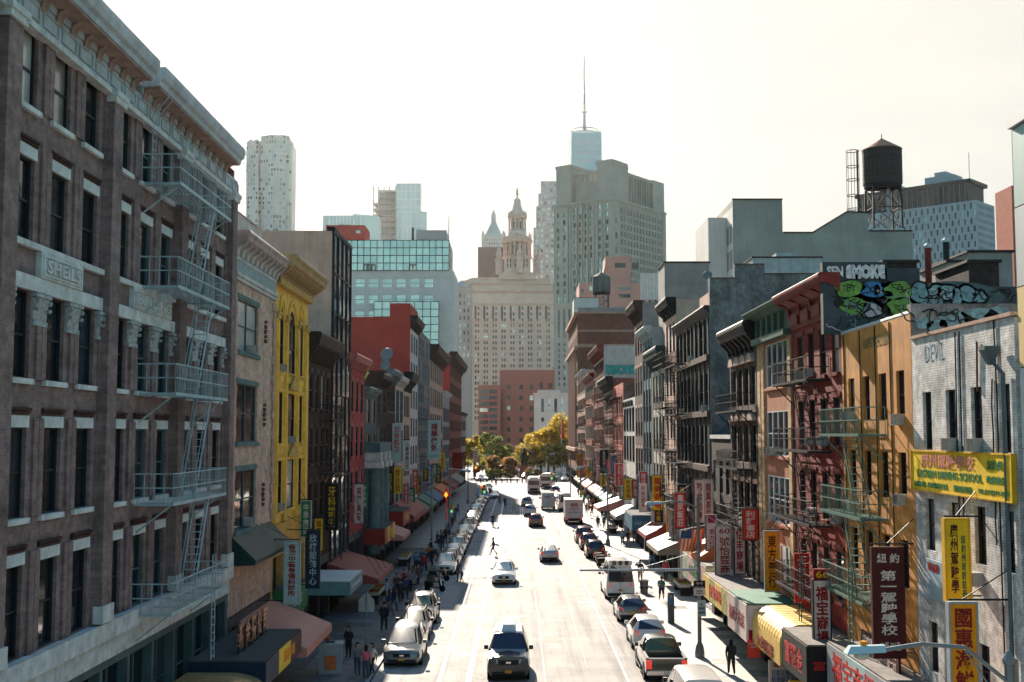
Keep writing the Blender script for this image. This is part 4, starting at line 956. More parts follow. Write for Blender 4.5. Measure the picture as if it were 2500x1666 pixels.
MB().box(0, w, 0.3, 22, 0, tz(660, Yt)).build('body', PAL, b.e)
def glass_wall(b, xa, xb, za, zb, nx, nz, y, d, mats, fm=FR_DARK, t=0.09):
    MB().box(xa, xb, y + 0.1, y + d, za, zb).build('glass_box', mats[0], b.e)
    m = MB()
    for i in range(nx + 1): m.box(xa + (xb - xa) * i / nx - t, xa + (xb - xa) * i / nx + t, y - 0.1, y + 0.05, za, zb)
    for j in range(nz + 1): m.box(xa, xb, y - 0.09, y + 0.04, za + (zb - za) * j / nz - t, za + (zb - za) * j / nz + t)
    m.build('mullions', fm, b.e)
    gw, gh = (xb - xa) / nx, (zb - za) / nz
    me = [MB().face([(t, 0, t), (gw - t, 0, t), (gw - t, 0, gh - t), (t, 0, gh - t)]).mesh('glass_panel', g) for g in mats]
    for i in range(nx):
        for j in range(nz): ob('glass_panel', RN.choice(me), b.e, (xa + gw * i, y, za + gh * j)).rotation_euler = (R(RN.uniform(-.4, .4)), 0, R(RN.uniform(-.4, .4)))
glass_wall(b, 0.2, tx(1095, Yt) - x0, tz(659, Yt), tz(584, Yt), 16, 4, -0.1, 18, TG)
glass_wall(b, tx(914, Yt) - x0, tx(1072, Yt) - x0, tz(850, Yt), tz(738, Yt), 8, 6, -2.5, 2.6, TG)
MB().box(tx(1010, Yt) - x0, tx(1086, Yt) - x0, 4, 14, tz(585, Yt), tz(552, Yt)).build('penthouse', plain('penthouse_rose', (0.50, 0.40, 0.36), 0.8, var=0.1), b.e)
MB().tube([(w - 1.6, 4, tz(586, Yt)), (w - 1.6, 4, tz(514, Yt))], 0.12, 5).build('mast', STEEL, b.e)
MB().tube([(tx(1002, Yt) - x0, 4, tz(584, Yt)), (tx(1002, Yt) - x0, 4, tz(546, Yt))], 0.35, 6).build('flue', IRON, b.e)
# window-washing rigs parked below the glass band
for u in (885, 897, 998):
    e = thing('cleaning_rig', 'dark frame rig on the turquoise-banded office ledge, %s' % {885: 'leftmost', 897: 'middle', 998: 'far right one'}[u], 'rig', (tx(u, Yt), Yt - 1.0, tz(660, Yt)), 0, 'rigs on the ledge')
    m = MB()
    for x in (0, 0.9, 1.8): m.box(x - 0.08, x + 0.08, -0.1, 0.1, 0, 1.6)
    m.box(-0.1, 1.9, -0.12, 0.12, 1.5, 1.7); m.build('frame', FR_DARK, e)
# ---- red penthouse block between the roofs
bb = block('red_roof_block', 'plain dark red block rising between the glass front and the turquoise building', (tx(790, 345), 345, 0), 0, 11.5, 12, tz(546, 345), STUC_RED, fh=[(8.8, 10.2, tz(566, 345), tz(558, 345))], cap=10)
MB().box(3.5, 7.5, 2, 5, tz(546, 345), tz(540, 345)).build('roof_unit', STEEL, bb.e)
MB().box(0.3, 6.5, -0.1, 4, tz(557, 345), tz(546.2, 345)).build('parapet', STUC_RED, bb.e)

# ---- rippling steel tower
Yg = 1000.0
RIP = plain('rippled_steel', (0.40, 0.42, 0.42), 0.35, metal=0.5, var=0.25, scale=0.05)
b = Free('rippled_tower', 'slender twin-stepped residential tower with rippling pale steel facade', (tx(602, Yg) - 6.0, Yg, 0), 0, 39.0)
def ripple(x0, x1, z1, y, nx, label):
    m = MB(); g = MB(); nz = 66; k = 0
    def P(i, j, off=0.0):
        x = x0 + (x1 - x0) * i / nx; z = z1 * j / nz
        edge = 6.0 * (abs(2.0 * i / nx - 1)) ** 3
        return (x, y + edge + off + 1.1 * math.sin(i * 1.3 + z * 0.045) + 0.7 * math.sin(i * 0.7 - z * 0.03 + 1), z)
    pan = []
    for i in range(nx):
        for j in range(18, nz):
            m.face([P(i, j), P(i + 1, j), P(i + 1, j + 1), P(i, j + 1)])
            a, c, d, e = (Vector(P(i, j, -0.25)), Vector(P(i + 1, j, -0.25)), Vector(P(i + 1, j + 1, -0.25)), Vector(P(i, j + 1, -0.25)))
            f = lambda s, t: tuple(a * (1 - s) * (1 - t) + c * s * (1 - t) + d * s * t + e * (1 - s) * t)
            pan.append([f(.2, .22), f(.8, .22), f(.8, .82), f(.2, .82)])
    m.box(x0 + 0.2, x1 - 0.2, y + 8, y + 26, 0, z1 - 1)
    m.build('facade', RIP, b.e)
    for q in pan: g.face(q, RN.choices((0, 1, 2), (3, 1, 6))[0])
    tag(g.build('window', [FG[0], plain('tower_glass_grey', (.20, .23, .24), .3, var=.1), plain('tower_glass_pale', (.36, .39, .39), .3, var=.1)], b.e), None, None, kind='stuff')
ripple(0, 14, tz(330, Yg), 4, 6, 'l'); ripple(13.4, 38.0, tz(319, Yg), 0, 10, 'r'); ripple(34, 39.2, tz(332, Yg), 5, 2, 's')
for x in (3, 8, 18, 24, 30): MB().box(x, x + 2.5, 6, 9, tz(332, Yg) - 6, tz(318 if x > 13 else 329, Yg) + 1).build('crown_screen', RIP, b.e)
# ---- blue glass slab and tower under construction
BG = [glass('blue_mirror', (0.46, 0.52, 0.54), 0.12, metal=0.5), glass('blue_mirror_two', (0.52, 0.57, 0.58), 0.12, metal=0.5)]
Yb = 900.0
b = Free('blue_glass_slab', 'low pale blue glass office slab on the skyline', (tx(783, Yb), Yb, 0), 0, tx(884, Yb) - tx(783, Yb))
glass_wall(b, 0, b.w, 60, tz(522, Yb), 12, 14, 0, 30, BG, plain('pale_mullion', (0.4, 0.44, 0.46), 0.5), 0.12)
MB().prism_z([(b.w - 8, -0.5), (b.w + 10, 8), (b.w + 10, 30), (b.w - 8, 30)], 0, tz(518, Yb)).build('wing', BG[1], b.e)
Yc = 1080.0
b = Free('construction_tower', 'skyscraper under construction with open floors and part-glazed corner', (tx(905, Yc), Yc, 0), 0, 48.0)
SLB = plain('raw_concrete', (0.46, 0.44, 0.42), 0.8, var=0.15)
za, zb = 120.0, tz(448, Yc)
m = 0
wl = tx(964, Yc) - tx(905, Yc)
for j in range(22):
    z = za + (zb - za) * j / 22; MB().box(0.5 if j < 20 else 6, wl, 0.5, 28, z, z + 1.0).build('floor_slab', SLB, b.e)
MB().box(4, wl - 1, 8, 26, 0, zb - 2).build('core', SLB, b.e)
for x in (0.8, 5.5, 10.5, 15.5, wl - 1): MB().box(x - 0.4, x + 0.4, 0.6, 1.4, 0, zb).build('column', SLB, b.e)
wr = tx(1024, Yc) - tx(905, Yc)
glass_wall(b, wl, wr, za - 40, tz(442, Yc), 5, 22, 0, 26, BG, plain('pale_mullion', (0.4, 0.44, 0.46), 0.5), 0.2)
glass_wall(b, tx(970, Yc) - tx(905, Yc), tx(1040, Yc) - tx(905, Yc), 60, tz(516, Yc), 6, 12, -6, 6, BG, plain('pale_mullion', (0.4, 0.44, 0.46), 0.5), 0.25)
xm = tx(962, Yc) - tx(905, Yc)
m = MB()
for k in range(4): m.bar((xm, -6.5, 150 + k * 13), (xm + 7 * (1 if k % 2 else -0.4), -6.5, 163 + k * 13), 1.2)
m.build('diagonal_brace', plain('white_steel', (0.55, 0.56, 0.56), 0.5), b.e)
m = MB().tube([(30, 14, tz(442, Yc)), (30, 14, tz(434, Yc))], 0.5, 5).bar((22, 14, tz(436, Yc)), (42, 14, tz(435, Yc)), 0.8)
m.build('crane', STEEL, b.e)

# ---- wedding-cake municipal tower
Ym = 830.0
MUN = plain('municipal_granite', (0.66, 0.50, 0.40), 0.85, var=0.15, scale=0.1)
MUN2 = plain('municipal_trim', (0.64, 0.43, 0.34), 0.85, var=0.25, scale=0.3)
xl, xr = tx(1150, Ym), tx(1352, Ym)
b = Free('municipal_tower', 'wedding-cake stone skyscraper with columned tower and gilded statue', (xl, Ym, 0), 0, xr - xl)
w = b.w; zt = tz(712, Ym)
def bayx(x0, x1, n, grp, ww):
    out = []; g = (x1 - x0) / n
    for i in range(n):
        for k in range(grp): c = x0 + g * (i + 0.5) + (k - (grp - 1) / 2) * ww * 1.55; out.append((c - ww/2, c + ww/2))
    return out
xs = bayx(1, w - 1, 9, 2, 1.15)
hs = [(a, c, 22 + j * 4.05, 22 + j * 4.05 + 2.3) for j in range(20) for a, c in xs if 22 + j * 4.05 < zt - 6]
f = Face(b.e, (0, 0, 0), 0, w).wall(0, zt, hs, MUN, 0.7, 'front_wall'); panes(f, hs, 0.7, FG, wts=(6, 2, 1), cap=230)
# angled left wing receding from the front corner
wl = 26.0
hs2 = [(a, c, 22 + j * 4.05, 22 + j * 4.05 + 2.3) for j in range(20) for a, c in bayx(0.5, wl - 0.5, 6, 2, 1.0) if 22 + j * 4.05 < zt - 6]
f2 = Face(b.e, (-10, 24.0, 0), math.atan2(-24, 10), wl).wall(0, zt, hs2, MUN, 0.7, 'wing_wall'); panes(f2, hs2, 0.7, FG, wts=(6, 2, 1), cap=60)
MB().prism_z([(0, 0.8), (w, 0.8), (w, 34), (-10, 34), (-10, 24.8)], 0, zt).build('core', MUN, b.e)
foot = lambda o: [(-10 - o, 34), (-10 - o, 24 - o * 0.3), (0 - o * 0.4, -o), (w + o, -o), (w + o, 34)]
for z0, z1, o in ((zt, zt + 1.6, 1.3), (zt + 1.6, zt + 5.5, -0.5), (zt + 5.5, zt + 6.6, 0.8), (zt - 9, zt - 8, 0.6), (18, 20, 0.7), (zt - 22, zt - 21.2, 0.6), (zt + 6.6, zt + 9.5, -3.0), (zt + 9.5, zt + 10.4, -2.2)):
    MB().prism_z(foot(o), z0, z1).build('cornice' if o > 0 else 'attic', MUN2 if o > 0 else MUN, b.e)
for i in range(9): MB().box(w * (i + 0.08) / 9, w * (i + 0.2) / 9, -0.5, 0.0, 20, zt - 22).build('pilaster', MUN, b.e)
for a, c in bayx(1, w - 1, 9, 2, 1.5)[::2]: MB().box(a, c, -0.12, -0.02, zt - 19, zt - 10).build('tall_window', FG[0], b.e)
cx = tx(1263, Ym) - xl; cy = 12.0; P = Ym / 2900.0
def zc(v): return CAM_H + (1060 - v) * P * 1.012
# tower: square stage, columned drum, upper drum, cone, lantern
hs3 = [(a, a + 1.0, zc(v), zc(v) + 3) for v in (655, 643) for a in (2.0, 4.0, 7.5, 10.0, 13.4, 15.6)]
sw = 18.6
MB().box(cx - 13, cx + 13, cy - 11, cy + 12, zt + 9, zc(668)).build('tower_plinth', MUN, b.e)
f3 = Face(b.e, (cx - sw/2, cy - sw/2, 0), 0, sw).wall(zc(669), zc(628), hs3, MUN, 0.6, 'tower_wall'); panes(f3, hs3, 0.6, FG[:1])
MB().box(cx - sw/2, cx + sw/2, cy - sw/2 + 0.7, cy + sw/2, zc(669), zc(628.1)).build('tower_stage', MUN, b.e)
def colonnade(r, z0, z1, n, rc):
    core = MB().lathe([(r * 0.74, z0), (r * 0.74, z1)], 20, (cx, cy)).build('drum', MUN, b.e, True)
    col = MB().lathe([(rc * 1.3, z0), (rc, z0 + 0.8), (rc * 0.88, z1 - 1.0), (rc * 1.3, z1)], 8).mesh('column', MUN2, True)
    for i in range(n):
        a = 2 * math.pi * (i + 0.5) / n; ob('column', col, b.e, (cx + r * 0.94 * math.cos(a), cy + r * 0.94 * math.sin(a), 0))
    for i in range(n // 2):
        a = -math.pi * (i + 0.0) / (n / 2)
        if math.sin(a) < 0.1: MB().box(-0.5, 0.5, -0.1, 0.1, z0 + 1.5, z1 - 2.5).build('drum_window', FG[0], b.e, loc=(cx + r * 0.76 * math.cos(a), cy + r * 0.76 * math.sin(a), 0), rz=a + math.pi / 2)
def ringm(r, z0, z1, name='entablature', m=MUN2): MB().lathe([(r, z0), (r * 1.06, z0 + (z1 - z0) * 0.6), (r * 1.06, z1)], 24, (cx, cy)).build(name, m, b.e)
ringm(10.6, zc(629), zc(626)); colonnade(10.0, zc(626), zc(591), 16, 0.75); ringm(10.4, zc(591), zc(583)); ringm(9.6, zc(583), zc(576), 'balustrade', MUN)
for i in range(12):
    a = 2 * math.pi * i / 12; MB().lathe([(0.5, zc(577)), (0.6, zc(572)), (0.12, zc(566))], 6, (cx + 10 * math.cos(a), cy + 10 * math.sin(a))).build('finial', MUN2, b.e)
MB().lathe([(6.8, zc(576)), (6.6, zc(560))], 20, (cx, cy)).build('upper_base', MUN, b.e, True)
colonnade(6.3, zc(560), zc(530), 12, 0.6); ringm(6.6, zc(530), zc(523)); MB().lathe([(6.2, zc(523)), (5.8, zc(512)), (4.0, zc(509)), (2.6, zc(492)), (2.4, zc(482)), (2.0, zc(480)), (0.7, zc(478)), (0.5, zc(470))], 16, (cx, cy)).build('cupola', MUN, b.e, True)
for i in range(10):
    a = 2 * math.pi * i / 10; MB().lathe([(0.4, zc(524)), (0.45, zc(518)), (0.1, zc(510))], 6, (cx + 6.4 * math.cos(a), cy + 6.4 * math.sin(a))).build('finial', MUN2, b.e)
GOLD = plain('gilded_copper', (0.60, 0.45, 0.25), 0.4, metal=0.5, var=0.1)
st = thing('gilded_statue', 'slender gilded figure with raised arm on the peak of the municipal tower', 'statue', (xl + cx, Ym + cy, zc(470)))
MB().lathe([(0.9, 0), (1.1, 1.2), (0.7, 2.6), (0.85, 3.6), (0.5, 4.4), (0.25, 4.6), (0.4, 5.0), (0.35, 5.5), (0.05, 5.7)], 10).tube([(0.5, 0, 4.2), (1.2, 0, 4.6), (1.1, 0, 5.8)], 0.18, 6).tube([(-0.5, 0, 4.1), (-1.1, 0, 3.3)], 0.18, 6).build('figure', GOLD, st, True)
for u, k in ((1218, 0), (1311, 0), (1269, 1)):        # corner turrets
    tx_, ty_ = tx(u, Ym) - xl, (2 if not k else -2); r = 2.6
    s_ = 1.0 if not k else 0.92
    MB().lathe([(r, zc(672)), (r, zc(640)), (r * 1.15, zc(639)), (r * 1.15, zc(635)), (r * 0.8, zc(634)), (r * 0.8, zc(626)), (r * 1.0, zc(625)), (r * 0.65, zc(618)), (0.15, zc(598))], 10, (tx_, ty_)).build('turret', MUN2, b.e)
# ---- green-roofed gothic spire and the netted block in front of it
Yw = 1150.0
WOO = plain('terracotta_cream', (0.48, 0.46, 0.42), 0.8, var=0.15, scale=0.2); VERD = plain('verdigris_copper', (0.33, 0.43, 0.38), 0.6, var=0.2, scale=0.3)
b = Free('gothic_spire', 'pale gothic skyscraper with verdigris pyramid roof behind the municipal tower', (tx(1176, Yw), Yw, 0), 0, 22.0)
zz = lambda v: tz(v, Yw)
hs = cells(1, 21, zz(606), zz(578), 8, 3, 0.45, 0.6)
f = Face(b.e, (0, 0, 0), 0, 22).wall(0, zz(573), hs, WOO, 0.5, 'front_wall'); panes(f, hs, 0.5, FG)
MB().box(0, 22, 0.6, 22, 0, zz(573)).build('body', WOO, b.e)
MB().hexa([(2.2, 2, zz(573)), (20, 2, zz(573)), (20, 20, zz(573)), (2.2, 20, zz(573))], [(8.8, 9, zz(536)), (13.6, 9, zz(536)), (13.6, 13, zz(536)), (8.8, 13, zz(536))]).build('pyramid_roof', VERD, b.e)
MB().lathe([(2.6, zz(536)), (2.4, zz(515)), (1.6, zz(512)), (0.1, zz(499))], 8, (11.2, 11)).build('lantern', WOO, b.e)
for x in (1.0, 21.0): MB().lathe([(1.6, zz(606)), (1.6, zz(568)), (0.1, zz(557))], 8, (x, 1)).build('pinnacle', WOO, b.e)
block('netted_block', 'block wrapped in dark construction netting behind the municipal turrets', (tx(1166, 900), 900, 0), 0, tx(1236, 900) - tx(1166, 900), 20, tz(601, 900), plain('netting', (0.10, 0.085, 0.08), 0.9, var=0.3, scale=0.3, streak=0.2))
block('peach_block', 'thin strip of a peach stone block left of the municipal tower', (tx(1106, 760), 760, 0), 0, tx(1150, 760) - tx(1106, 760), 20, tz(700, 760), plain('peach_stone', (0.50, 0.38, 0.33), 0.8, var=0.15), fh=cells(0.5, 11, 60, tz(712, 760), 4, 9, 0.4, 0.5))
MB().hexa([(0, 0, 0), (11, 0, 0), (11, 11, 0), (0, 11, 0)], [(4.5, 4.5, 4.5), (6.5, 4.5, 4.5), (6.5, 6.5, 4.5), (4.5, 6.5, 4.5)]).build('hip_roof', LIME, bpy.data.objects['peach_block'], loc=(0, 0, tz(699, 760)))
# ---- pale stepped tower
Yp = 950.0
b = Free('stepped_tower', 'pale pinkish stepped tower behind the grey courthouse', (tx(1303, Yp), Yp, 0), 0, 26.0)
PST = plain('pale_rose_stone', (0.50, 0.43, 0.40), 0.85, var=0.1)
for x0, v0, v1, y in ((0.0, 1060, 552, 0.0), (2.2, 552, 498, 1.0), (4.0, 498, 466, 2.0), (6.0, 466, 434, 3.0)):
    za_, zb_ = tz(v0, Yp), tz(v1, Yp); zs_ = max(za_, tz(745, Yp)); hs = cells(x0 + 0.5, 25.5, zs_ + 0.5, zb_ - 0.5, 6, max(2, int((zb_ - zs_) / 4.2)), 0.42, 0.5)
    f = Face(b.e, (x0, y, 0), 0, 26 - x0).wall(za_, zb_, [(a - x0, c - x0, d, e) for a, c, d, e in hs], PST, 0.4, 'tier_wall'); panes(f, [(a - x0, c - x0, d, e) for a, c, d, e in hs], 0.4, FG, wts=(1, 2, 4))
    MB().box(x0, 26, y + 0.45, 24, za_, zb_).build('tier', PST, b.e)
# ---- grey courthouse tower, seen corner-on
CH = plain('courthouse_granite', (0.36, 0.355, 0.30), 0.8, var=0.12, scale=0.15)
loc = Vector((19.5, 622, 0)); ang = math.atan2(-22, 29.5); w, d = 36.8, 54.5
zt = 133.0
hf = cells(0.6, 8.8, 48, zt - 4, 2, 20, 0.4, 0.62) + cells(11.5, 25.0, 48, zt - 2, 4, 20, 0.4, 0.62) + cells(26.2, 35.5, 48, zt - 2, 2, 20, 0.4, 0.62)
hsd = cells(7, 51, 48, zt - 4, 14, 20, 0.42, 0.68) + cells(1.0, 5.8, 48, zt - 8, 1, 10, 0.4, 0.4)
b = block('courthouse_tower', 'broad grey granite courthouse tower seen on its corner', loc, ang, w, d, zt, CH, fh=hf, sh=hsd, rev=0.7, wts=(2, 4, 4), cap=150)
for x in (9.2, 10.6, 14.9, 18.2, 21.6, 25.4, 30.6): MB().box(x - 0.35, x + 0.35, -0.8, 0.0, 20, zt - 1).build('pier', CH, b.e)
for i in range(15): MB().box(0.01, 0.25, -0.3, 0.3, 20, zt - 3).build('pier', CH, b.e, loc=(w, 7 + i * 44 / 14, 0))
zc2 = zt + 16
MB().box(1.0, 10.5, 1, 40, zt, zt + 19).build('attic', CH, b.e); MB().box(0.6, 10.9, 0.6, 40.4, zt + 19, zt + 20.5).build('attic_cornice', CH, b.e)
MB().box(10.5, 26.5, 5, 40, zt, zt + 11.0).build('attic', CH, b.e)
for i in range(8): MB().box(11 + i * 2, 11.5 + i * 2, 3.6, 5, zt + 11, zt + 15).build('column', CH, b.e)
MB().box(10.5, 26.5, 3.5, 6, zt + 15, zt + 16.3).build('attic_cornice', CH, b.e)
MB().box(26.5, 36.0, 1, 16.5, zt, zt + 20).build('attic', CH, b.e); MB().box(26.2, 36.3, 0.7, 16.8, zt + 17.2, zt + 18.2).build('attic_cornice', CH, b.e)
for i in range(9): MB().box(34.6, 35.4, 18 + i * 2.6, 19 + i * 2.6, zt, zt + 14).build('column', CH, b.e)
MB().box(20, 34.0, 16.5, 42, zt, zt + 13).build('attic', TAR, b.e); MB().box(30, 35.8, 16.5, 42, zt + 14, zt + 15.5).build('attic_cornice', CH, b.e); MB().box(20, 36.2, 42, 54, zt, zt + 16).build('attic', CH, b.e)
for z in (zt - 1.6, 46): MB().box(-0.8, w + 0.8, -0.9, d, z, z + 1.2).build('string_course', CH, b.e)
b = block('courthouse_wing', 'lower grey wing with white pilasters in front of the courthouse tower', (tx(1356, 560), 560, 0), R(-14), 24, 24, tz(741, 560), CH, fh=cells(0.5, 23.5, tz(830, 560), tz(752, 560), 9, 1, 0.45, 0.9) + cells(0.5, 23.5, 34, tz(835, 560), 9, 8, 0.35, 0.6), wts=(4, 3, 3))
# ---- glass skyscraper with mast
Yo = 1615.0
GT = glass('turquoise_skyscraper_glass', (0.015, 0.36, 0.44), 0.45, ior=1.2, wav=0.05)
GT2 = glass('pale_skyscraper_glass', (0.42, 0.55, 0.56), 0.12, metal=0.5, wav=0.05)
b = Free('mast_skyscraper', 'tapering turquoise glass skyscraper with ring crown and tall mast', (tx(1430, Yo), Yo, 0), R(4), 60.0)
z0, z1 = 60.0, tz(324, Yo)
bs, tp = 31.0, 22.0
B_ = [(-bs, -bs), (bs, -bs), (bs, bs), (-bs, bs)]; T_ = [(0, -tp * 1.414), (tp * 1.414, 0), (0, tp * 1.414), (-tp * 1.414, 0)]
T_ = [(-20.5, -21), (20.5, -21), (20.5, 21), (-20.5, 21)]
m = MB()
m.face([(-15.5, -27, z0), (15.5, -27, z0), (20.5, -21, z1), (-20.5, -21, z1)], 0)
m.face([(15.5, -27, z0), (29, -14, z0), (20.5, -21, z1)], 1); m.face([(-29, -14, z0), (-15.5, -27, z0), (-20.5, -21, z1)], 1)
m.face([(29, -14, z0), (29, 14, z0), (20.5, 21, z1), (20.5, -21, z1)], 1); m.face([(-29, 14, z0), (-29, -14, z0), (-20.5, -21, z1), (-20.5, 21, z1)], 1)
m.face([(29, 14, z0), (-29, 14, z0), (-20.5, 21, z1), (20.5, 21, z1)], 1); m.face([(x, y, z1) for x, y in T_], 1)
m.prism_z([(-29, -29), (29, -29), (29, 29), (-29, 29)], 0, z0, 1)
m.build('glass_shaft', [GT, GT2], b.e)
for k in range(14): MB().box(-17.5 + 0, 17.5, -26, -25.8, 250 + k * 12, 250.25 + k * 12).build('floor_line', GT2, b.e, loc=(0, 5 - (k) * 0.02 - 1, 0))
MB().prism_z([(x * 1.0, y * 1.0) for x, y in T_], z1, z1 + 2.2).build('parapet', GT2, b.e)
zr = tz(310, Yo)
m = MB()
def rng(r, z, t):
    m.tube([(r * math.cos(2 * math.pi * k / 24), r * math.sin(2 * math.pi * k / 24), z) for k in range(25)], t, 5)
rng(19.5, zr, 0.8); rng(19.5, zr - 4, 0.6)
for k in range(16):
    a = 2 * math.pi * k / 16; m.bar((19.5 * math.cos(a), 19.5 * math.sin(a), zr), (19.5 * math.cos(a), 19.5 * math.sin(a), z1 + 2), 0.6)
m.build('ring_crown', STEEL, b.e)
zq = lambda v: tz(v, Yo)
m = MB().tube([(0, 0, z1), (0, 0, zq(275)), (0, 0, zq(262)), (0, 0, zq(200)), (0, 0, zq(160)), (0, 0, zq(119))], [3.2, 1.8, 1.4, 1.3, 1.0, 0.6], 8)
for v, r in ((262, 4.5), (238, 2.6), (217, 2.4), (196, 2.2), (175, 1.7), (153, 1.4), (130, 0.9)): m.lathe([(r * 0.6, zq(v) - 1.2), (r, zq(v)), (r * 0.6, zq(v) + 1.2)], 10)
m.build('mast', STEEL, b.e)
# ---- dark lattice slab
Yj = 760.0
LAT = plain('lattice_stone', (0.26, 0.34, 0.37), 0.7, var=0.12, scale=0.1)
loc = Vector((236, 817, 0)); ang = math.atan2(-57, 61); w, d = 83.5, 30.0
zt = 163.0
hf = cells(0.6, 83, 62, zt - 1, 40, 20, 0.62, 0.78, skip=lambda i, j: (i + j) % 2 == 0)
hsd = cells(0.5, 29.5, 60, zt - 1, 12, 22, 0.5, 0.55)
b = block('lattice_slab', 'dark blue-grey office slab with a checkered lattice of windows', loc, ang, w, d, zt, LAT, fh=hf, sh=hsd, rev=0.8, wts=(6, 3, 1), cap=260)
DKB = plain('dark_louvre', (0.015, 0.025, 0.03), 0.5, var=0.2)
MB().box(0, w - 6, 2, d - 2, zt, zt + 13).build('plant_floor', DKB, b.e)
for i in range(22): MB().box(i * 3.6, i * 3.6 + 0.2, 1.8, 2.0, zt, zt + 12.5).build('louvre_fin', LAT, b.e)
MB().box(-1.5, w - 4, 1.2, d, zt + 12.5, zt + 15).build('roof_edge', DKB, b.e)
MB().box(46, 66, 8, 22, zt + 15, zt + 21).box(52, 60, 10, 20, zt + 21.01, zt + 24).box(20, 30, 8, 18, zt + 15, zt + 18).build('roof_plant', LAT, b.e)
MB().tube([(w - 8, 10, zt + 14), (w - 8, 10, zt + 34)], 0.3, 5).build('mast', STEEL, b.e)
MB().box(-34, 0, 4, d, 0, zt - 12).build('low_wing', LAT, b.e)
# ---- brown brick headquarters beyond the trees
BHQ = plain('russet_brick_far', (0.30, 0.125, 0.095), 0.85, var=0.12, scale=0.3)
Yh = 430.0
hs = [(tx(u, Yh) - tx(1220, Yh), tx(u + 9, Yh) - tx(1220, Yh), tz(v + 12, Yh), tz(v, Yh)) for u in (1268, 1293) for v in range(940, 1080, 26)] + [(tx(1238, Yh) - tx(1220, Yh), tx(1246, Yh) - tx(1220, Yh), tz(v + 10, Yh), tz(v, Yh)) for v in range(940, 1080, 26)] + [(tx(1338, Yh) - tx(1220, Yh), tx(1348, Yh) - tx(1220, Yh), tz(v + 14, Yh), tz(v, Yh)) for v in (936, 962)] + [(tx(1318, Yh) - tx(1220, Yh), tx(1326, Yh) - tx(1220, Yh), tz(950, Yh), tz(934, Yh))]
b = block('russet_headquarters', 'russet brick block with sparse small windows behind the yellow trees', (tx(1220, Yh), Yh, 0), 0, tx(1354, Yh) - tx(1220, Yh), 25, tz(904, Yh), BHQ, fh=hs, rev=0.5, wts=(8, 1, 1))
hs = [(tx(u, 425) - tx(1168, 425), tx(u + 20, 425) - tx(1168, 425), tz(v + 9, 425), tz(v, 425)) for u in (1171, 1194) for v in range(952, 1090, 15)]
block('russet_wing', 'lower russet brick wing with ribbon windows', (tx(1168, 425), 425, 0), 0, tx(1222, 425) - tx(1168, 425), 25, tz(941, 425), BHQ, fh=hs, rev=0.4, wts=(3, 5, 1))
hs = [(tx(u, 380) - tx(1304, 380), tx(u + 7, 380) - tx(1304, 380), tz(1007, 380), tz(974, 380)) for u in (1321, 1337, 1353, 1369)] + [(tx(1321, 380) - tx(1304, 380), tx(1328, 380) - tx(1304, 380), tz(1030, 380), tz(1020, 380))]
b = block('stone_pavilion', 'small pale stone building with tall narrow windows beside the trees', (tx(1304, 380), 380, 0), R(-4), 13, 18, tz(963, 380), PAL, fh=hs, rev=0.3)
MB().box(-0.4, 13.4, -0.4, 18, tz(963, 380), tz(960, 380)).box(1, 8, 1, 9, tz(960, 380) + 0.01, tz(953, 380)).build('cornice', PAL, b.e)
# ---- salmon block behind the brown corner block
SAL = plain('salmon_stucco_far', (0.46, 0.24, 0.19), 0.8, var=0.12, scale=0.2)
Ys = 420.0; X0 = tx(1415, Ys)
hs = [(tx(u, Ys) - X0, tx(u + wd, Ys) - X0, tz(v + h, Ys), tz(v, Ys)) for u, v, wd, h in ((1511, 699, 30, 10), (1511, 717, 30, 10), (1440, 698, 12, 10), (1421, 705, 6, 12), (1545, 640, 16, 14))]
b = block('salmon_block', 'salmon stucco block rising behind the brown corner block', (X0, Ys, 0), 0, tx(1590, Ys) - X0, 20, tz(690, Ys), SAL, fh=hs, rev=0.3, wts=(4, 3, 2))
MB().box(tx(1480, Ys) - X0, tx(1543, Ys) - X0, 0.4, 14, tz(690, Ys), tz(624, Ys)).prism_y([(tx(1470, Ys) - X0, tz(690, Ys)), (tx(1480, Ys) - X0, tz(690, Ys)), (tx(1480, Ys) - X0, tz(640, Ys))], 1, 12).build('upper_tier', SAL, b.e)
MB().box(tx(1503, Ys) - X0, tx(1530, Ys) - X0, 0.3, 0.41, tz(652, Ys), tz(640, Ys)).build('strip_window', FG[0], b.e)
block('red_brick_tower', 'sliver of a red brick tower at the edge of the skyline', (168.5, 400, 0), 0, 14, 14, tz(448, 400), plain('orange_brick_far', (0.36, 0.10, 0.06), 0.85, var=0.2, scale=0.4), fh=cells(0.6, 4.5, 60, tz(460, 400), 1, 7, 0.3, 0.5), wts=(3, 2, 2))

# ================================================================ roofs between: grey stucco block, tanks, sheds
Yq = 135.0
b = Free('grey_stucco_block', 'large blank grey stucco block with stepped and sloping roofline', (tx(1795, Yq), Yq, 0), 0, tx(2236, Yq) - tx(1795, Yq))
GS = plain('grey_cement_render', (0.30, 0.29, 0.255), 0.85, var=0.25, scale=0.25, streak=0.3, bump=0.15)
ox = tx(1795, Yq); pt = lambda u, v: (tx(u, Yq) - ox, tz(v, Yq))
m = MB()
m.prism_y([pt(1795, 1060), pt(1917, 1060), pt(1917, 483), pt(1795, 483)], 0, 14)
m.prism_y([pt(1917, 1060), pt(1992, 1060), pt(1992, 565), pt(1917, 565)], 0, 14)
m.prism_y([pt(1992, 1060), pt(2128, 1060), pt(2128, 516), pt(2076, 514), pt(1992, 565)], 0, 14)
m.prism_y([pt(2128, 1060), pt(2236, 1060), pt(2236, 562), pt(2128, 562)], 0, 14)
m.build('wall', GS, b.e)
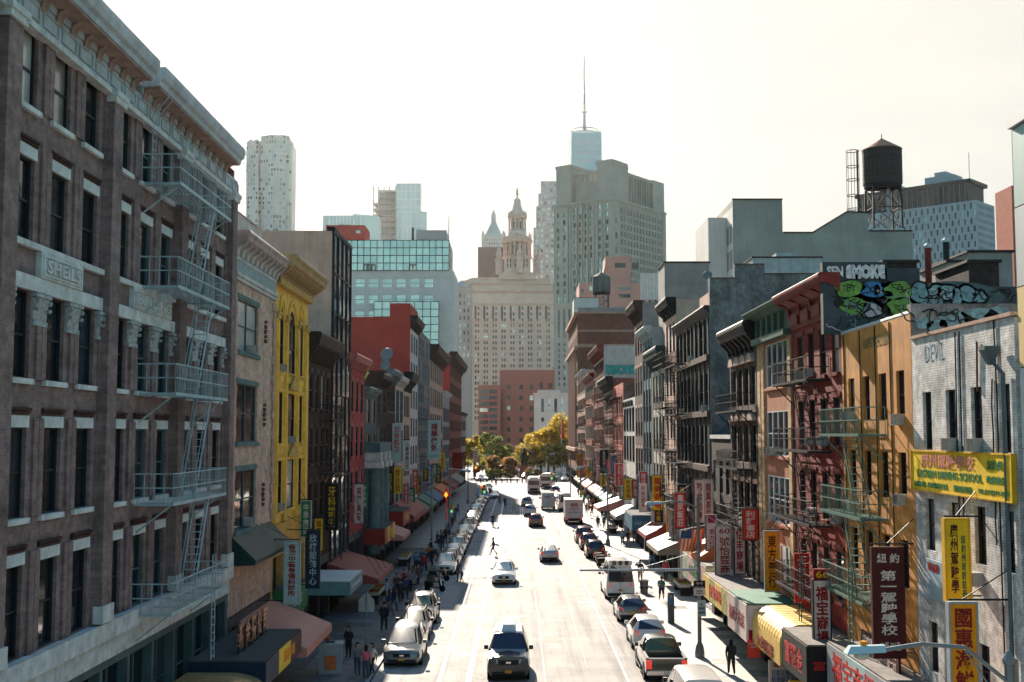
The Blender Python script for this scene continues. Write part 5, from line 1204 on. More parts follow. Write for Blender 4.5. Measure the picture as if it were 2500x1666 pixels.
for (u0, v0), (u1, v1) in (((1793, 482), (1918, 482)), ((1918, 565), (1992, 565)), ((1992, 564), (2076, 513)), ((2076, 513), (2129, 515)), ((2129, 561), (2236, 561))):
    (a, c), (d, e) = pt(u0, v0), pt(u1, v1); MB().bar((a, -0.05, c), (d, -0.05, e), 0.14).build('coping', IRON, b.e)
hs = [(0.3 + i * 1.9, 1.9 + i * 1.9, tz(1060, Yq) + 10 + j * 3.0, tz(1060, Yq) + 12.2 + j * 3.0) for i in range(6) for j in range(5)]
f = Face(b.e, (-0.02, 12, 0), R(-90), 12.0).wall(0, tz(500, Yq), hs, PAL, 0.2); panes(f, hs, 0.2, FG)
MB().box(-2.2, -0.05, 4, 13.9, 0, tz(512, Yq)).build('annex', PAL, b.e)
def water_tower(name, label, u, Y, vtip, veave, vbot, vleg, wpx, tank, roofm, group=None):
    X = tx(u, Y); r = wpx / 2900.0 * Y / 2; z = lambda v: tz(v, Y)
    e = thing(name, label, 'water tower', (X, Y, z(vleg)), 0, group); o = -z(vleg)
    nst = 28
    st = MB().box(-r * math.pi / nst * 0.97, r * math.pi / nst * 0.97, -0.05, 0.03, z(vbot) + o, z(veave) + o).mesh('stave', tank)
    for k in range(nst):
        a = 2 * math.pi * k / nst; ob('stave', st, e, (r * math.cos(a), r * math.sin(a), 0), a + math.pi / 2)
    for k in range(8):
        zz_ = z(vbot) + o + (z(veave) - z(vbot)) * (k + 0.4) / 8; MB().lathe([(r + 0.05, zz_), (r + 0.09, zz_ + 0.03), (r + 0.05, zz_ + 0.06)], 28).build('hoop', IRON, e)
    MB().lathe([(r * 1.06, z(veave) + o), (r * 1.06, z(veave) + o + 0.06), (0.12, z(vtip + (veave - vtip) * 0.3) + o), (0.06, z(vtip + (veave - vtip) * 0.28) + o), (0.05, z(vtip) + o)], 24).build('conical_roof', roofm, e)
    MB().lathe([(r * 0.98, z(vbot) + o - 0.35), (r * 0.98, z(vbot) + o)], 24).box(-r, r, -0.12, 0.12, z(vbot) + o - 0.6, z(vbot) + o - 0.36).build('tank_base', IRON, e)
    h = z(vbot) + o - 0.4; q = r * 0.72
    for sx in (-1, 1):
        for sy in (-1, 1): MB().bar((sx * q * 1.06, sy * q * 1.06, 0), (sx * q, sy * q, h), 0.2).build('leg', IRON, e)
    for s1, s2 in (((-1, -1), (1, -1)), ((1, -1), (1, 1)), ((1, 1), (-1, 1)), ((-1, 1), (-1, -1))):
        for k in range(2):
            za_, zb_ = h * k / 2, h * (k + 1) / 2
            MB().bar((s1[0] * q, s1[1] * q, za_), (s2[0] * q, s2[1] * q, zb_), 0.09).bar((s2[0] * q, s2[1] * q, za_), (s1[0] * q, s1[1] * q, zb_), 0.09).bar((s1[0] * q, s1[1] * q, zb_), (s2[0] * q, s2[1] * q, zb_), 0.12).build('cross_brace', IRON, e)
    MB().tube([(0.6, 0, 0), (0.6, 0, h)], 0.22, 8).build('riser_pipe', STEEL, e)
    return e, r, h, z, o
e, r, h, z, o = water_tower('water_tower', 'big round wooden water tank with copper cone roof on a steel frame', 2166, 141.0, 318, 360, 446, 560, 92, plain('old_cedar', (0.055, 0.045, 0.04), 0.8, var=0.5, scale=2, streak=0.4), plain('rusted_copper_roof', (0.30, 0.13, 0.08), 0.6, var=0.3))
m = MB()
for zz_ in (z(363), z(402), z(435), z(474), z(508)):
    m.tube([(-r - 1.4 + 0.75 * math.cos(2 * math.pi * k / 12), -0.3 + 0.75 * math.sin(2 * math.pi * k / 12), zz_ + o) for k in range(13)], 0.05, 4)
for k in range(6):
    a = 2 * math.pi * k / 6; m.tube([(-r - 1.4 + 0.75 * math.cos(a), -0.3 + 0.75 * math.sin(a), z(514) + o), (-r - 1.4 + 0.75 * math.cos(a), -0.3 + 0.75 * math.sin(a), z(363) + o)], 0.03, 4)
for x in (-0.2, 0.2): m.tube([(-r - 0.75, x, z(545) + o), (-r - 0.75, x, z(360) + o)], 0.05, 4)
m.build('caged_ladder', IRON, e)
water_tower('water_tower', 'small dark slatted water tank on stilts above the brown corner block', 1470, 288.0, 658, 676, 713, 752, 43, plain('grey_cedar', (0.10, 0.115, 0.115), 0.8, var=0.3, streak=0.3), plain('grey_cedar', (0.10, 0.115, 0.115)))
def shed(name, label, u0, u1, v0, v1, Y, d, mat, rz=0, cat='roof shed'):
    e = thing(name, label, cat, (tx(u0, Y), Y, tz(v1, Y)), rz); w, h = tx(u1, Y) - tx(u0, Y), tz(v0, Y) - tz(v1, Y)
    MB().box(0, w, 0, d, -6, h).build('walls', mat, e); MB().box(-0.1, w + 0.1, -0.1, d + 0.1, h, h + 0.12).build('coping', IRON, e)
    return e
shed('roof_tank', 'pale boxy tank beside the small water tank', 1402, 1462, 727, 752, 280, 8, PAL)
e = shed('roof_shed', 'pale metal-sided roof shed with a ridge vent, above the grey wall', 1842, 2011, 628, 672, 112, 6, plain('pale_sheet_metal', (0.34, 0.39, 0.39), 0.5, var=0.2, streak=0.2))
MB().prism_y([(2.0, 1.7), (4.6, 1.7), (4.0, 2.05), (2.6, 2.05)], 1, 5).box(2.5, 4.2, 1.2, 4.8, 2.06, 2.35).build('ridge_vent', STEEL, e)
for k in range(6): MB().box(0.3 + k * 1.1, 0.36 + k * 1.1, -0.06, 0.0, 0, 1.6).build('seam', STEEL, e)
shed('roof_shed', 'small dark brick roof shed above the graffiti wall', 2165, 2245, 640, 700, 52, 4, BR_BLACK)
shed('roof_shed', 'dark brick roof shed with white edge near the panel building', 2372, 2446, 640, 690, 50, 4, BR_BLACK)
shed('roof_shed', 'grey cement roof shed at the far right above the graffiti', 2372, 2480, 615, 690, 62, 6, STUC_GREY)
shed('roof_shed', 'grey lean-to between the chimneys on the right roofs', 2320, 2372, 640, 700, 58, 4, STUC_GREY)
shed('roof_shed', 'low grey penthouse behind the blackened loft', 1665, 1712, 640, 690, 150, 6, STUC_GREY)
shed('roof_shed', 'pale rooftop box near the courthouse tower', 1690, 1750, 655, 700, 155, 6, PAL)
shed('roof_shed', 'grey stucco penthouse above the narrow fire escape building', 1625, 1735, 640, 760, 112, 5, STUC_GREY)
for u, v0, v1, Y, lab in ((2273, 604, 690, 56, 'red chimney pipe on the right roofs'), (2318, 590, 690, 60, 'thin dark chimney pipe on the right roofs')):
    e = thing('chimney', lab, 'chimney', (tx(u, Y), Y, tz(v1, Y)))
    MB().tube([(0, 0, -2), (0, 0, tz(v0, Y) - tz(v1, Y))], 0.16, 8).build('pipe', RC if 'red' in lab else IRON, e); MB().lathe([(0.22, 0), (0.22, 0.12), (0.05, 0.25)], 8).build('cap', STEEL, e, loc=(0, 0, tz(v0, Y) - tz(v1, Y)))
def dish(x, y, z, r, label):
    e = thing('satellite_dish', label, 'satellite dish', (x, y, z)); MB().lathe([(0.05, 0), (r * 0.6, 0.08 * r), (r, 0.25 * r), (r * 0.98, 0.27 * r), (r * 0.55, 0.1 * r), (0, 0.03)], 16).build('reflector', plain('dish_grey', (0.14, 0.16, 0.16), 0.5), e, True).rotation_euler = (R(70), 0, R(-20))
    MB().tube([(0, 0.1, -1.4), (0, 0.1, 0)], 0.05, 5).build('stand', STEEL, e)
dish(tx(945, 128), 128, tz(867, 128), 0.75, 'larger satellite dish on the left roofs before the red wall'); dish(tx(941, 127), 127, tz(893, 127), 0.6, 'lower satellite dish on the left roofs before the red wall'); dish(tx(1731, 84), 84, tz(672, 84), 0.35, 'small satellite dish on the stepped grey wall')
for k, u in enumerate((1573, 1588, 1603)):
    e = thing('cell_antenna', 'pale upright cell antenna, %s of the cluster above the dark pilastered roof' % ('leftmost', 'middle', 'rightmost')[k], 'antenna', (tx(u, 128), 128, 26.0), 0, 'cell antenna cluster')
    MB().box(-0.28, 0.28, -0.1, 0.1, 0.5, 3.4).build('panel', PAL, e); MB().tube([(0, 0.2, -0.5), (0, 0.2, 3.2)], 0.06, 5).bar((0, 0.2, 0.4), (0.9, 0.4, -0.4), 0.08).build('pole', IRON, e)
# ================================================================ signs, awnings, street furniture
def C(name, r, g, b, rough=0.5, var=0.22, **k): return plain('sign_' + name, (r, g, b), rough, var=var, **(dict(streak=0.12) | k))
S_WHITE, S_PINK, S_RED, S_DRED = C('white', .60, .57, .54), C('pink_white', .62, .50, .46), C('red', .52, .025, .02), C('dark_red', .25, .015, .015)
S_YEL, S_ORG, S_BRN, S_BLK, S_GRN = C('yellow', .74, .48, .02), C('orange', .80, .27, .01), C('maroon', .06, .012, .014), C('black', .012, .012, .015), C('green', .02, .17, .06)
S_BLU, S_NAVY, S_TEAL, S_GREY, S_MAG, S_OLD = C('blue', .03, .12, .28), C('navy', .015, .03, .06), C('pale_teal', .34, .46, .46), C('grey', .3, .32, .33), C('magenta', .33, .02, .08), C('gold', .62, .36, .02)
def board(label, x0, x1, y, z0, z1, bgm, texts, t=0.18, frame=None, arm=None, name='hanging_sign', cat='sign', rz=0.0, base=None, group=None):
    """flat signboard facing -y in its own frame; texts: (string, centre x 0..1, centre z 0..1, width, height, material, bold)"""
    cx, cz, w, h = (x0 + x1) / 2, (z0 + z1) / 2, x1 - x0, z1 - z0
    e = thing(name, label, cat, base or (cx, y, z0), rz, group)
    MB().box(-w/2, w/2, 0, t, 0, h).build('panel', bgm, e)
    if frame:
        f = 0.05
        MB().box(-w/2 - f, -w/2, -0.03, t + 0.03, -f, h + f).box(w/2, w/2 + f, -0.03, t + 0.03, -f, h + f).box(-w/2, w/2, -0.03, t + 0.03, h, h + f).box(-w/2, w/2, -0.03, t + 0.03, -f, 0).build('frame', frame, e)
    for q in texts:
        s, px, pz, tw, th, m = q[:6]; txt(s, w * tw, h * th, m, e, (w * (px - 0.5), -0.008, h * pz), bold=q[6] if len(q) > 6 else 0.012)
    if arm: 
        xf = (arm - cx); s = 1 if arm > cx else -1
        MB().bar((-w/2 * s, t / 2, h + 0.1), (xf, t / 2, h + 0.1), 0.05).bar((0, t / 2, h + 0.1), (xf, t / 2, h + 0.9), 0.025).bar((-w/2 * s, t / 2, h * 0.05), (xf, t / 2, h * 0.05), 0.04).build('bracket', IRON, e)
    return e
def vs(label, u0, u1, v0, v1, Y, bgm, chars, tm, **k):
    a, b_ = yp(u0, v0, Y), yp(u1, v1, Y)
    bold = k.pop('bold', 0.014); th = k.pop('th', 0.9); tw = k.pop('tw', 0.62); pz = k.pop('pz', 0.5); extra = k.pop('extra', [])
    return board(label, a.x, b_.x, Y, b_.z, a.z, bgm, ([(vert(chars), 0.5, pz, tw, th, tm, bold)] if chars else []) + extra, **k)
XRa, XLa = XR - 0.02, XL + 0.02
vs('maroon banner lettered in white for the first driving school', 2127, 2214, 1336, 1609, 39.2, S_BRN, '第一駕駛學校', S_WHITE, arm=XRa, tw=0.5, th=0.58, pz=0.5, extra=[('紐 約', .5, .9, .68, .085, S_WHITE, .014), ('68 號 201室', .5, .13, .62, .04, S_WHITE), ('TEL:(212)941-1690', .5, .08, .68, .03, S_WHITE)])
vs('yellow vertical driving school sign on the white brick building', 2308, 2369, 1270, 1466, 33.6, S_YEL, '廣州駕駛學', S_BRN, arm=XRa, tw=0.0001, th=0.0001, extra=[(vert('廣州駕駛學'), .36, .52, .36, .86, S_BRN, .014), (vert('紐約州政府註冊'), .76, .42, .2, .78, S_GRN, .014)], frame=S_OLD)
vs('bright orange seafood sign with dark red characters', 2319, 2389, 1475, 1700, 31.6, S_ORG, '國惠海鮮', S_DRED, arm=XRa, frame=S_GREY, tw=0.72, th=0.9, bold=0.02)
vs('tall white sign topped by a red square with yellow 66', 1986, 2029, 1418, 1590, 47.0, S_PINK, '福宝商場', S_DRED, frame=FR_DARK, th=0.84, tw=0.78, bold=0.03)
a, c = yp(1986, 1390, 47.0), yp(2029, 1417, 47.0)
board('red square with yellow numerals 66 capping the tall white sign', a.x, c.x, 47.0, c.z + 0.03, a.z, S_DRED, [('66', .5, .5, .74, .7, S_OLD, .02)])
vs('white number 60 market sign with maroon characters', 1747, 1792, 1285, 1433, 68.0, S_PINK, '號怡豐商場', S_DRED, frame=FR_DARK, arm=XRa, tw=0.6, th=0.76, pz=0.44, extra=[('60', .5, .92, .62, .09, S_DRED, .02)])
vs('narrower white market sign beside the number 60 sign', 1793, 1819, 1287, 1401, 66.6, S_PINK, '怡丰商場', S_DRED, frame=FR_DARK, arm=XRa, tw=0.72, bold=0.025)
e = vs('white sign with a magenta sail emblem', 1724, 1752, 1259, 1360, 73.0, S_PINK, '東方紅日', S_MAG, frame=FR_DARK, tw=0.55, th=0.6, pz=0.38)
MB().prism_y([(-0.24, 2.05), (0.24, 2.05), (0.24, 2.4), (0.1, 2.5), (-0.24, 2.5)], -0.03, -0.005).build('emblem', S_MAG, e); MB().bar((-0.2, -0.04, 2.46), (0.24, -0.04, 2.1), 0.03).build('emblem_stripe', S_PINK, e)
vs('red restaurant sign with white characters', 1648, 1674, 1204, 1290, 86.0, S_RED, '農家飯莊', S_WHITE, frame=FR_BROWN, arm=XRa)
vs('yellow market sign with red characters in a black frame', 1592, 1617, 1162, 1246, 100.0, S_YEL, '華美商場', S_RED, frame=S_BLK, arm=XRa, tw=0.68, bold=0.025)
vs('pale bakery sign next to the yellow market sign', 1561, 1579, 1183, 1250, 112.0, S_PINK, '西餅屋', S_DRED, frame=S_GREY, tw=0.5, th=0.62, pz=0.42, extra=[('Ⓞ', .5, .87, .5, .16, S_DRED)])
vs('red rounded sign with white lettering', 1502, 1520.5, 1133, 1185, 138.0, S_RED, '漂亮人生', S_WHITE, frame=S_PINK, arm=XRa, tw=0.38, extra=[(vert('美容美髮中心'), .82, .6, .14, .6, S_PINK)])
vs('large black sign with white brush characters', 1464, 1486, 1099, 1156, 165.0, S_BLK, '永昌地產公司', S_WHITE, arm=XRa, tw=0.3, th=0.9)
vs('slim blue sign behind the black one', 1491, 1503, 1113, 1162, 150.0, S_BLU, '中國旅行社', S_TEAL, th=0.85)
vs('dark purple sign far down the row', 1445, 1455, 1124, 1162, 185.0, S_BRN, '律師樓', S_WHITE)
vs('glowing orange banner far down the row', 1408, 1424, 1109, 1167, 235.0, S_ORG, '大酒樓', S_PINK, th=0.8)
vs('small red sign beside the orange banner', 1426, 1438, 1125, 1160, 225.0, S_RED, '金店', S_PINK)
vs('pale grey sign hanging from the rose brick tenement', 1418, 1434, 1077, 1112, 240.0, S_GREY, '', S_BLK)
vs('white clinic sign with dark red characters before the yellow building', 696, 729, 1323, 1475, 58.0, S_TEAL, '香港中醫骨傷科診所', S_DRED, arm=XLa, frame=S_GREY, tw=0.56, th=0.84, pz=0.54, bold=0.02)
vs('black clothing shop sign with pale characters', 750, 778, 1298, 1435, 64.0, S_NAVY, '欣榕服飾中心', S_TEAL, arm=XLa, frame=S_BLK, th=0.9)
vs('large white furniture sign with red brush characters', 1046, 1074, 1027, 1120, 150.0, S_TEAL, '福華傢俬', S_DRED, arm=XLa, frame=S_TEAL, th=0.74, pz=0.56, bold=0.03, extra=[('FURNITURE', .5, .07, .7, .06, C('sea_green', .05, .25, .22))])
vs('worn white sign with slanted red characters', 958, 979, 1034, 1130, 117.0, S_TEAL, '如香糕點', S_RED, arm=XLa, th=0.66, pz=0.6)
vs('narrow white sign with black characters on the left', 987, 1001, 1076, 1150, 125.0, S_WHITE, '人壽保險公司', S_BLK, arm=XLa)
vs('plain red cloth banner far on the left', 1105, 1129, 1106, 1150, 215.0, C('banner_red', .26, .02, .015), '', S_RED, arm=XLa)
vs('dark sign with orange characters beyond the red banner', 1131, 1138, 1104, 1138, 222.0, S_BRN, '大上海', S_ORG)
vs('white and red sign at the far left corner', 1155, 1166, 1098, 1126, 262.0, S_WHITE, '中文', S_RED)
# ---- the smaller blade signs crowding both rows
CH = ['大發超市', '金華麵家', '新世界', '東方藥行', '好味小館', '永安堂', '利群書店', '中華旅遊', '福臨門', '龍鳳茶樓', '順德魚蛋', '百樂門', '聯合地產', '牙科醫生', '會計師', '珠寶金行', '美麗美容', '華洋百貨', '和平飯店', '海天海味']
HOW = [('white', S_PINK, S_DRED), ('red', S_RED, S_PINK), ('yellow', S_YEL, S_DRED), ('green', S_GRN, S_PINK), ('black', S_BLK, S_OLD), ('blue', S_BLU, S_WHITE), ('orange', S_ORG, S_BRN)]
qs = random.Random(21)
ORD = 'first second third fourth fifth sixth seventh eighth ninth tenth eleventh twelfth thirteenth fourteenth fifteenth sixteenth seventeenth eighteenth nineteenth twentieth twenty-first twenty-second twenty-third twenty-fourth'.split()
for side, ylist in (('r', (52.5, 58.5, 63.5, 78, 81.5, 90, 94.5, 98, 104.5, 108, 117, 121, 126, 133, 142, 149, 155, 160, 171, 179, 192, 198, 207, 216)), ('l', (68, 72.5, 76.5, 90.5, 94.0, 99, 103.5, 109, 112.5, 119, 129, 134, 140, 145.5, 156, 164, 172, 181, 190, 199))):
    for i, y in enumerate(ylist):
        n, bgm, tm = HOW[qs.randrange(7) if side == 'r' else qs.choice((0, 1, 2, 3, 4, 4, 5))]; w_ = qs.uniform(.5, .85); h_ = qs.uniform(1.6, 2.9); z_ = qs.uniform(3.9, 6.6); s_ = CH[(i * 3 + (7 if side == 'l' else 0)) % 20]
        x_ = (XR - .25 - w_) if side == 'r' else XL + .25
        board('%s blade sign, %s along the %s row from the viewer' % (n, ORD[i], 'sunny' if side == 'r' else 'shaded'), x_, x_ + w_, y, z_, z_ + h_, bgm, [(vert(s_), .5, .5, .62, .88, tm, .014)], t=.12, frame=qs.choice((None, FR_DARK, S_GREY)), arm=XR if side == 'r' else XL)
# ---- facade banners
def wallsign(label, side, y0, y1, z0, z1, bgm, texts, X=None, t=0.08, frame=None, name='wall_sign'):
    if side == 'r': base, rz = ((XR if X is None else X) - 0.32, (y0 + y1) / 2, z0), R(-90)
    else: base, rz = ((XL if X is None else X) + 0.32, (y0 + y1) / 2, z0), R(90)
    return board(label, 0, y1 - y0, 0, z0, z1, bgm, texts, t=t, frame=frame, rz=rz, base=base, name=name)
wallsign('wide yellow banner reading EASTERN DRIVING SCHOOL on the white brick building', 'r', 31.15, 39.0, 10.25, 11.44, S_YEL, [('廣州駕駛學校', .4, .77, .56, .36, C('rose', .55, .2, .16), .014), ('EASTERN DRIVING SCHOOL', .41, .43, .68, .2, S_GRN, .02), ('接載新學員  考車公路課程 安全', .22, .14, .38, .15, S_GRN), ('華埠東百老匯街', .56, .13, .18, .16, S_GRN), ('TEL:(212)219-2803', .84, .13, .27, .13, S_GRN, .01), ('紐約州', .86, .76, .13, .22, S_GRN), ('政府註冊', .87, .43, .17, .18, S_GRN)], frame=S_OLD, X=XR + 0.2)
wallsign('faded blue poster on the white brick building', 'r', 36.2, 37.9, 6.9, 8.1, C('poster_blue', .28, .36, .42), [('華福旅', .4, .82, .6, .22, S_DRED)], X=XR + 0.2)
wallsign('maroon fascia sign with white characters under the first driving school banner', 'r', 39.3, 43.5, 4.1, 5.0, S_BRN, [('紐約第一駕駛學校', .5, .72, .9, .3, S_PINK), ('東百老匯街六十八號二樓', .5, .28, .9, .36, S_PINK)], X=XR - 0.3)
# ---- awnings and canopies
def awning(label, side, y0, y1, z0, z1, proj, mat, val=0.35, texts=(), name='awning', fm=None, rounded=False, X=None):
    """sloping cover over a shop: top sheet, two end panels, front valance"""
    w = y1 - y0
    e = thing(name, label, 'awning', (((XL if X is None else X), y0, 0) if side == 'l' else ((XR if X is None else X), y1, 0)), R(90) if side == 'l' else R(-90))
    if rounded:
        pr_ = [(0, z1)] + [(-proj * (0.55 + 0.45 * math.sin(a)), z1 - (z1 - z0) * 0.45 * (1 - math.cos(a))) for a in [math.pi / 2 * k / 6 for k in range(7)]] + [(-proj, z0), (-proj + 0.06, z0), (-proj * 0.9, z1 - 0.6), (0, z1 - 0.1)]
        MB().prism_x(pr_, 0, w).build('cover', mat, e)
        for k in range(int(w / 0.5)): MB().prism_x([(p - 0.012, q + 0.012) for p, q in pr_[:8]] + [(p, q) for p, q in reversed(pr_[:8])], k * 0.5 + 0.1, k * 0.5 + 0.14).build('rib', mat, e)
    else:
        MB().prism_x([(0, z1), (-proj, z0), (-proj, z0 - 0.03), (0, z1 - 0.04)], 0, w).build('cover', mat, e)
        MB().box(0, w, -proj - 0.02, -proj + 0.01, z0 - val, z0 - 0.031).build('valance', mat, e)
        for x in (0.005, w - 0.03): MB().prism_x([(-0.01, z1 - 0.05), (-proj + 0.02, z0 - 0.04), (-proj + 0.02, z0 - val), (-0.01, z0 - val)], x, x + 0.02).build('end_panel', mat, e)
        m = MB()
        for x in (0.1, w / 2, w - 0.1): m.bar((x, -0.02, z1 - 0.15), (x, -proj + 0.05, z0 - 0.06), 0.03)
        m.build('frame', STEEL, e)
    for s, px, z, tw, th, m in texts: txt(s, tw, th, m, e, (w * px, -proj - 0.03, z), bold=0.012)
    return e
def canopy(label, side, y0, y1, z0, z1, proj, fm, tm, texts=(), band=None, name='shop_canopy'):
    """boxed sign canopy: flat metal top and lettered fascia panels"""
    w = y1 - y0
    e = thing(name, label, 'shop canopy', (XL, y0, 0) if side == 'l' else (XR, y1, 0), R(90) if side == 'l' else R(-90))
    MB().box(0, w, -proj, 0, z1 - 0.02, z1 + 0.04).build('top', tm, e)
    n = max(2, int(w / 2.0)); bm = band or [fm]
    for i in range(n): MB().box(w * i / n + 0.01, w * (i + 1) / n - 0.01, -proj - 0.05, -proj, z0, z1 - 0.03).build('fascia_panel', bm[i % len(bm)], e)
    for x, k in ((0, 0), (w - 0.04, 1)): MB().box(x, x + 0.04, -proj, -0.01, z0, z1 - 0.03).build('end_panel', bm[0], e)
    for s, px, pz, tw, th, m in texts: txt(s, tw, th, m, e, (w * px, -proj - 0.06, z0 + (z1 - z0) * pz), bold=0.012)
    if side == 'r' and texts:   # near end lettered too
        txt(texts[0][0], min(proj * 0.8, texts[0][3]), min(texts[0][4], 0.35), texts[0][5], e, (w + 0.012, -proj / 2, (z0 + z1) / 2), rot=(R(90), 0, R(90)))
    return e
CTOP = plain('canopy_top_felt', (0.17, 0.155, 0.14), .8, var=.4, scale=1.2)
TAN = plain('bronze_sheet', (0.40, 0.27, 0.13), 0.35, metal=0.3, var=0.2, scale=1.0)
AW_ROSE = plain('awning_rose', (0.52, 0.22, 0.17), 0.6, var=0.12); AW_RED = plain('awning_dusty_red', (0.28, 0.055, 0.048), 0.6, var=0.2); AW_CREAM = plain('awning_cream', (0.30, 0.25, 0.18), 0.6, var=0.12); AW_YEL = plain('awning_yellow', (0.68, 0.46, 0.13), 0.5, var=0.12); AW_BLUE = plain('awning_blue', (0.03, 0.12, 0.2), 0.6); AW_ORG = plain('awning_orange', (0.58, 0.16, 0.05), 0.6); AW_GRN = plain('awning_green', (0.03, 0.15, 0.10), 0.6); AW_WHT = plain('awning_white', (0.25, 0.23, 0.2), 0.6, var=0.15)
awning('bronze barrel awning at the bottom edge, left pavement', 'l', 39.5, 45.8, 1.9, 3.0, 2.9, TAN, rounded=True)
canopy('grey roofed canopy with yellow and dark sign panels beside the bronze awning', 'l', 46.0, 53.5, 2.4, 3.35, 2.9, S_BRN, TAR, [('超級市場', .62, .5, 2.4, .5, S_ORG)], band=[S_NAVY, S_YEL, S_BRN])
for i, ch in enumerate('新金豐公司'):
    e = thing('cutout_character', 'copper cut-out character standing on the grey canopy, %s from the viewer' % ('first', 'second', 'third', 'fourth', 'fifth')[i], 'sign letter', (-10.9 - 0.0, 47.6 + i * 1.1, 3.42), R(90), 'cut-out characters on the grey canopy')
    txt(ch, 0.85, 1.0, plain('copper_letter', (0.50, 0.22, 0.13), 0.35, metal=0.6), e, (0, 0, 0.62), ext=0.05, bold=0.03, name='character'); MB().box(-0.4, -0.35, -0.03, 0.03, 0, 1.0).box(0.35, 0.4, -0.03, 0.03, 0, 1.0).build('stand', IRON, e)
awning('rose pink sloping awning on the near left pavement', 'l', 54.2, 61.4, 2.4, 3.6, 3.05, AW_ROSE, 0.4)
canopy('pale green shop box below the clinic sign', 'l', 61.6, 66.4, 2.6, 4.0, 0.9, S_GRN, TAR, [('LENG', .4, .5, 2.2, .5, S_TEAL)])
AWR = awning('wide dusty red awning held by wires, left pavement', 'l', 79.0, 88.0, 2.5, 3.5, 3.4, AW_RED, 0.35)
canopy('teal edged canopy before the dusty red awning', 'l', 71.0, 76.8, 2.5, 3.3, 2.6, C('teal_edge', .12, .26, .26), PAL, [('*'*14, .5, .5, 4.6, .3, S_WHITE)])
canopy('red fascia shop canopy past the dusty red awning', 'l', 97.6, 105.8, 3.0, 4.3, 1.7, S_DRED, TAR, [('東亞餐廳', .5, .5, 4, .7, S_OLD)], band=[S_DRED, S_OLD])
awning('small rose awning by the street lamp, left', 'l', 106.5, 113.5, 2.9, 3.8, 2.4, AW_ROSE)
canopy('magenta shop fascia on the left row', 'l', 114.2, 121.8, 3.2, 4.6, 1.6, S_DRED, TAR, [('海鮮酒家', .5, .5, 4, .8, S_OLD)])
awning('red awning with orange valance far on the left', 'l', 122.2, 137.0, 3.6, 5.0, 2.0, AW_RED, 0.6)
for i, (y0, y1) in enumerate(((139, 148), (150.5, 160), (162, 176), (180, 196), (202, 216), (224, 246))):
    awning('distant %s shop awning on the shaded left row' % ('maroon', 'green', 'navy', 'orange', 'dark red', 'pale')[i], 'l', y0, y1, 3.0, 4.1, 1.8, (S_BRN, AW_GRN, AW_BLUE, AW_ORG, AW_RED, AW_WHT)[i])
for i in range(4):
    o = bpy.data.objects.new('stay_wire', MB().tube([(2.0 + i * 2.2, -.02, 7.5 + i * .3), (1.0 + i * 2.2, -3.3, 2.6)], .02, 4).mesh('stay_wire', IRON)); COL.objects.link(o); o.parent = AWR
# right pavement
canopy('white and grey market board with raised red characters at the bottom edge', 'r', 38.0, 45.5, 2.6, 4.2, 1.3, S_GREY, CTOP, [('福宝商場', .45, .55, 5.2, 1.1, S_RED)], band=[S_GREY, S_TEAL])
e = awning('rounded yellow awning with red lettering, near right pavement', 'r', 50.2, 55.9, 2.4, 4.1, 2.1, AW_YEL, rounded=True, texts=[('大興隆茶', .5, 2.75, 3.4, .6, S_DRED)])
canopy('dark box canopy with red cut-out letters beside the yellow awning', 'r', 45.8, 50.0, 2.5, 4.0, 2.0, S_BLK, CTOP, [('富麗金', .5, .5, 3, .9, S_RED)])
canopy('corner sign box for the flower shop in white and red', 'r', 56.1, 61.0, 2.35, 4.1, 2.3, S_PINK, AW_GRN, [('福州大花店', .5, .5, 4, .7, S_DRED)], band=[S_PINK])
a = board('flower shop sign face with maroon and green lines over a red band', 10.75, 12.9, 56.0, 2.95, 4.05, S_PINK, [('美國亞美經貿文化促進會', .58, .82, .72, .16, S_DRED), ('福 州 大 花 店', .52, .5, .8, .26, S_DRED, .014), ('管樂團民間十', .5, .16, .8, .16, S_GRN)], t=0.06)
board('red lower band of the flower shop sign', 10.75, 12.9, 56.0, 2.3, 2.93, S_DRED, [('好 好 賀', .5, .62, .8, .45, S_PINK, .014), ('TEL & FAX', .6, .2, .5, .2, S_PINK)], t=0.06)
board('white price board of the flower shop', 11.5, 13.4, 55.2, 0.3, 1.7, S_PINK, [('福州大花店', .5, .86, .85, .16, S_DRED), ('花籃花圈盆景花車\n新娘鮮花喜慶花牌\n批發零售免費送貨', .5, .4, .9, .6, S_BLU)])
board('yellow framed shop board at the bottom edge of the right pavement', 11.3, 13.4, 50.0, 0.3, 1.8, S_PINK, [('金盛參茸行', .5, .72, .85, .3, S_DRED, .014), ('批發零售', .5, .3, .8, .25, S_BLU)], frame=S_YEL)
board('red no-standing street sign on the right pavement', 10.6, 11.2, 55.6, 1.75, 2.55, C('street_red', .60, .05, .03), [('NO STANDING\nANYTIME', .5, .7, .8, .3, S_PINK)], t=0.02)
canopy('yellow-green fruit shop canopy behind the number 60 sign', 'r', 61.3, 69.5, 2.7, 4.0, 2.2, AW_YEL, CTOP, [('怡豐商場', .5, .5, 4, .7, S_RED)], band=[AW_YEL, C('fruit_print', .45, .42, .15, var=.8, scale=3)])
canopy('pale green printed canopy along the right pavement', 'r', 70.0, 79.5, 2.7, 4.3, 2.0, C('print_green', .40, .45, .33, var=.7, scale=2), CTOP, [('水果蔬菜', .5, .5, 4, .7, S_GRN)], band=[C('print_green', .40, .45, .33), C('print_pink', .55, .38, .34, var=.5, scale=2)])
board('white market panel below the flag', 11.2, 12.1, 82.0, 2.2, 5.4, S_PINK, [(vert('怡豐商場'), .5, .5, .6, .9, S_NAVY, .02)], frame=S_GREY)
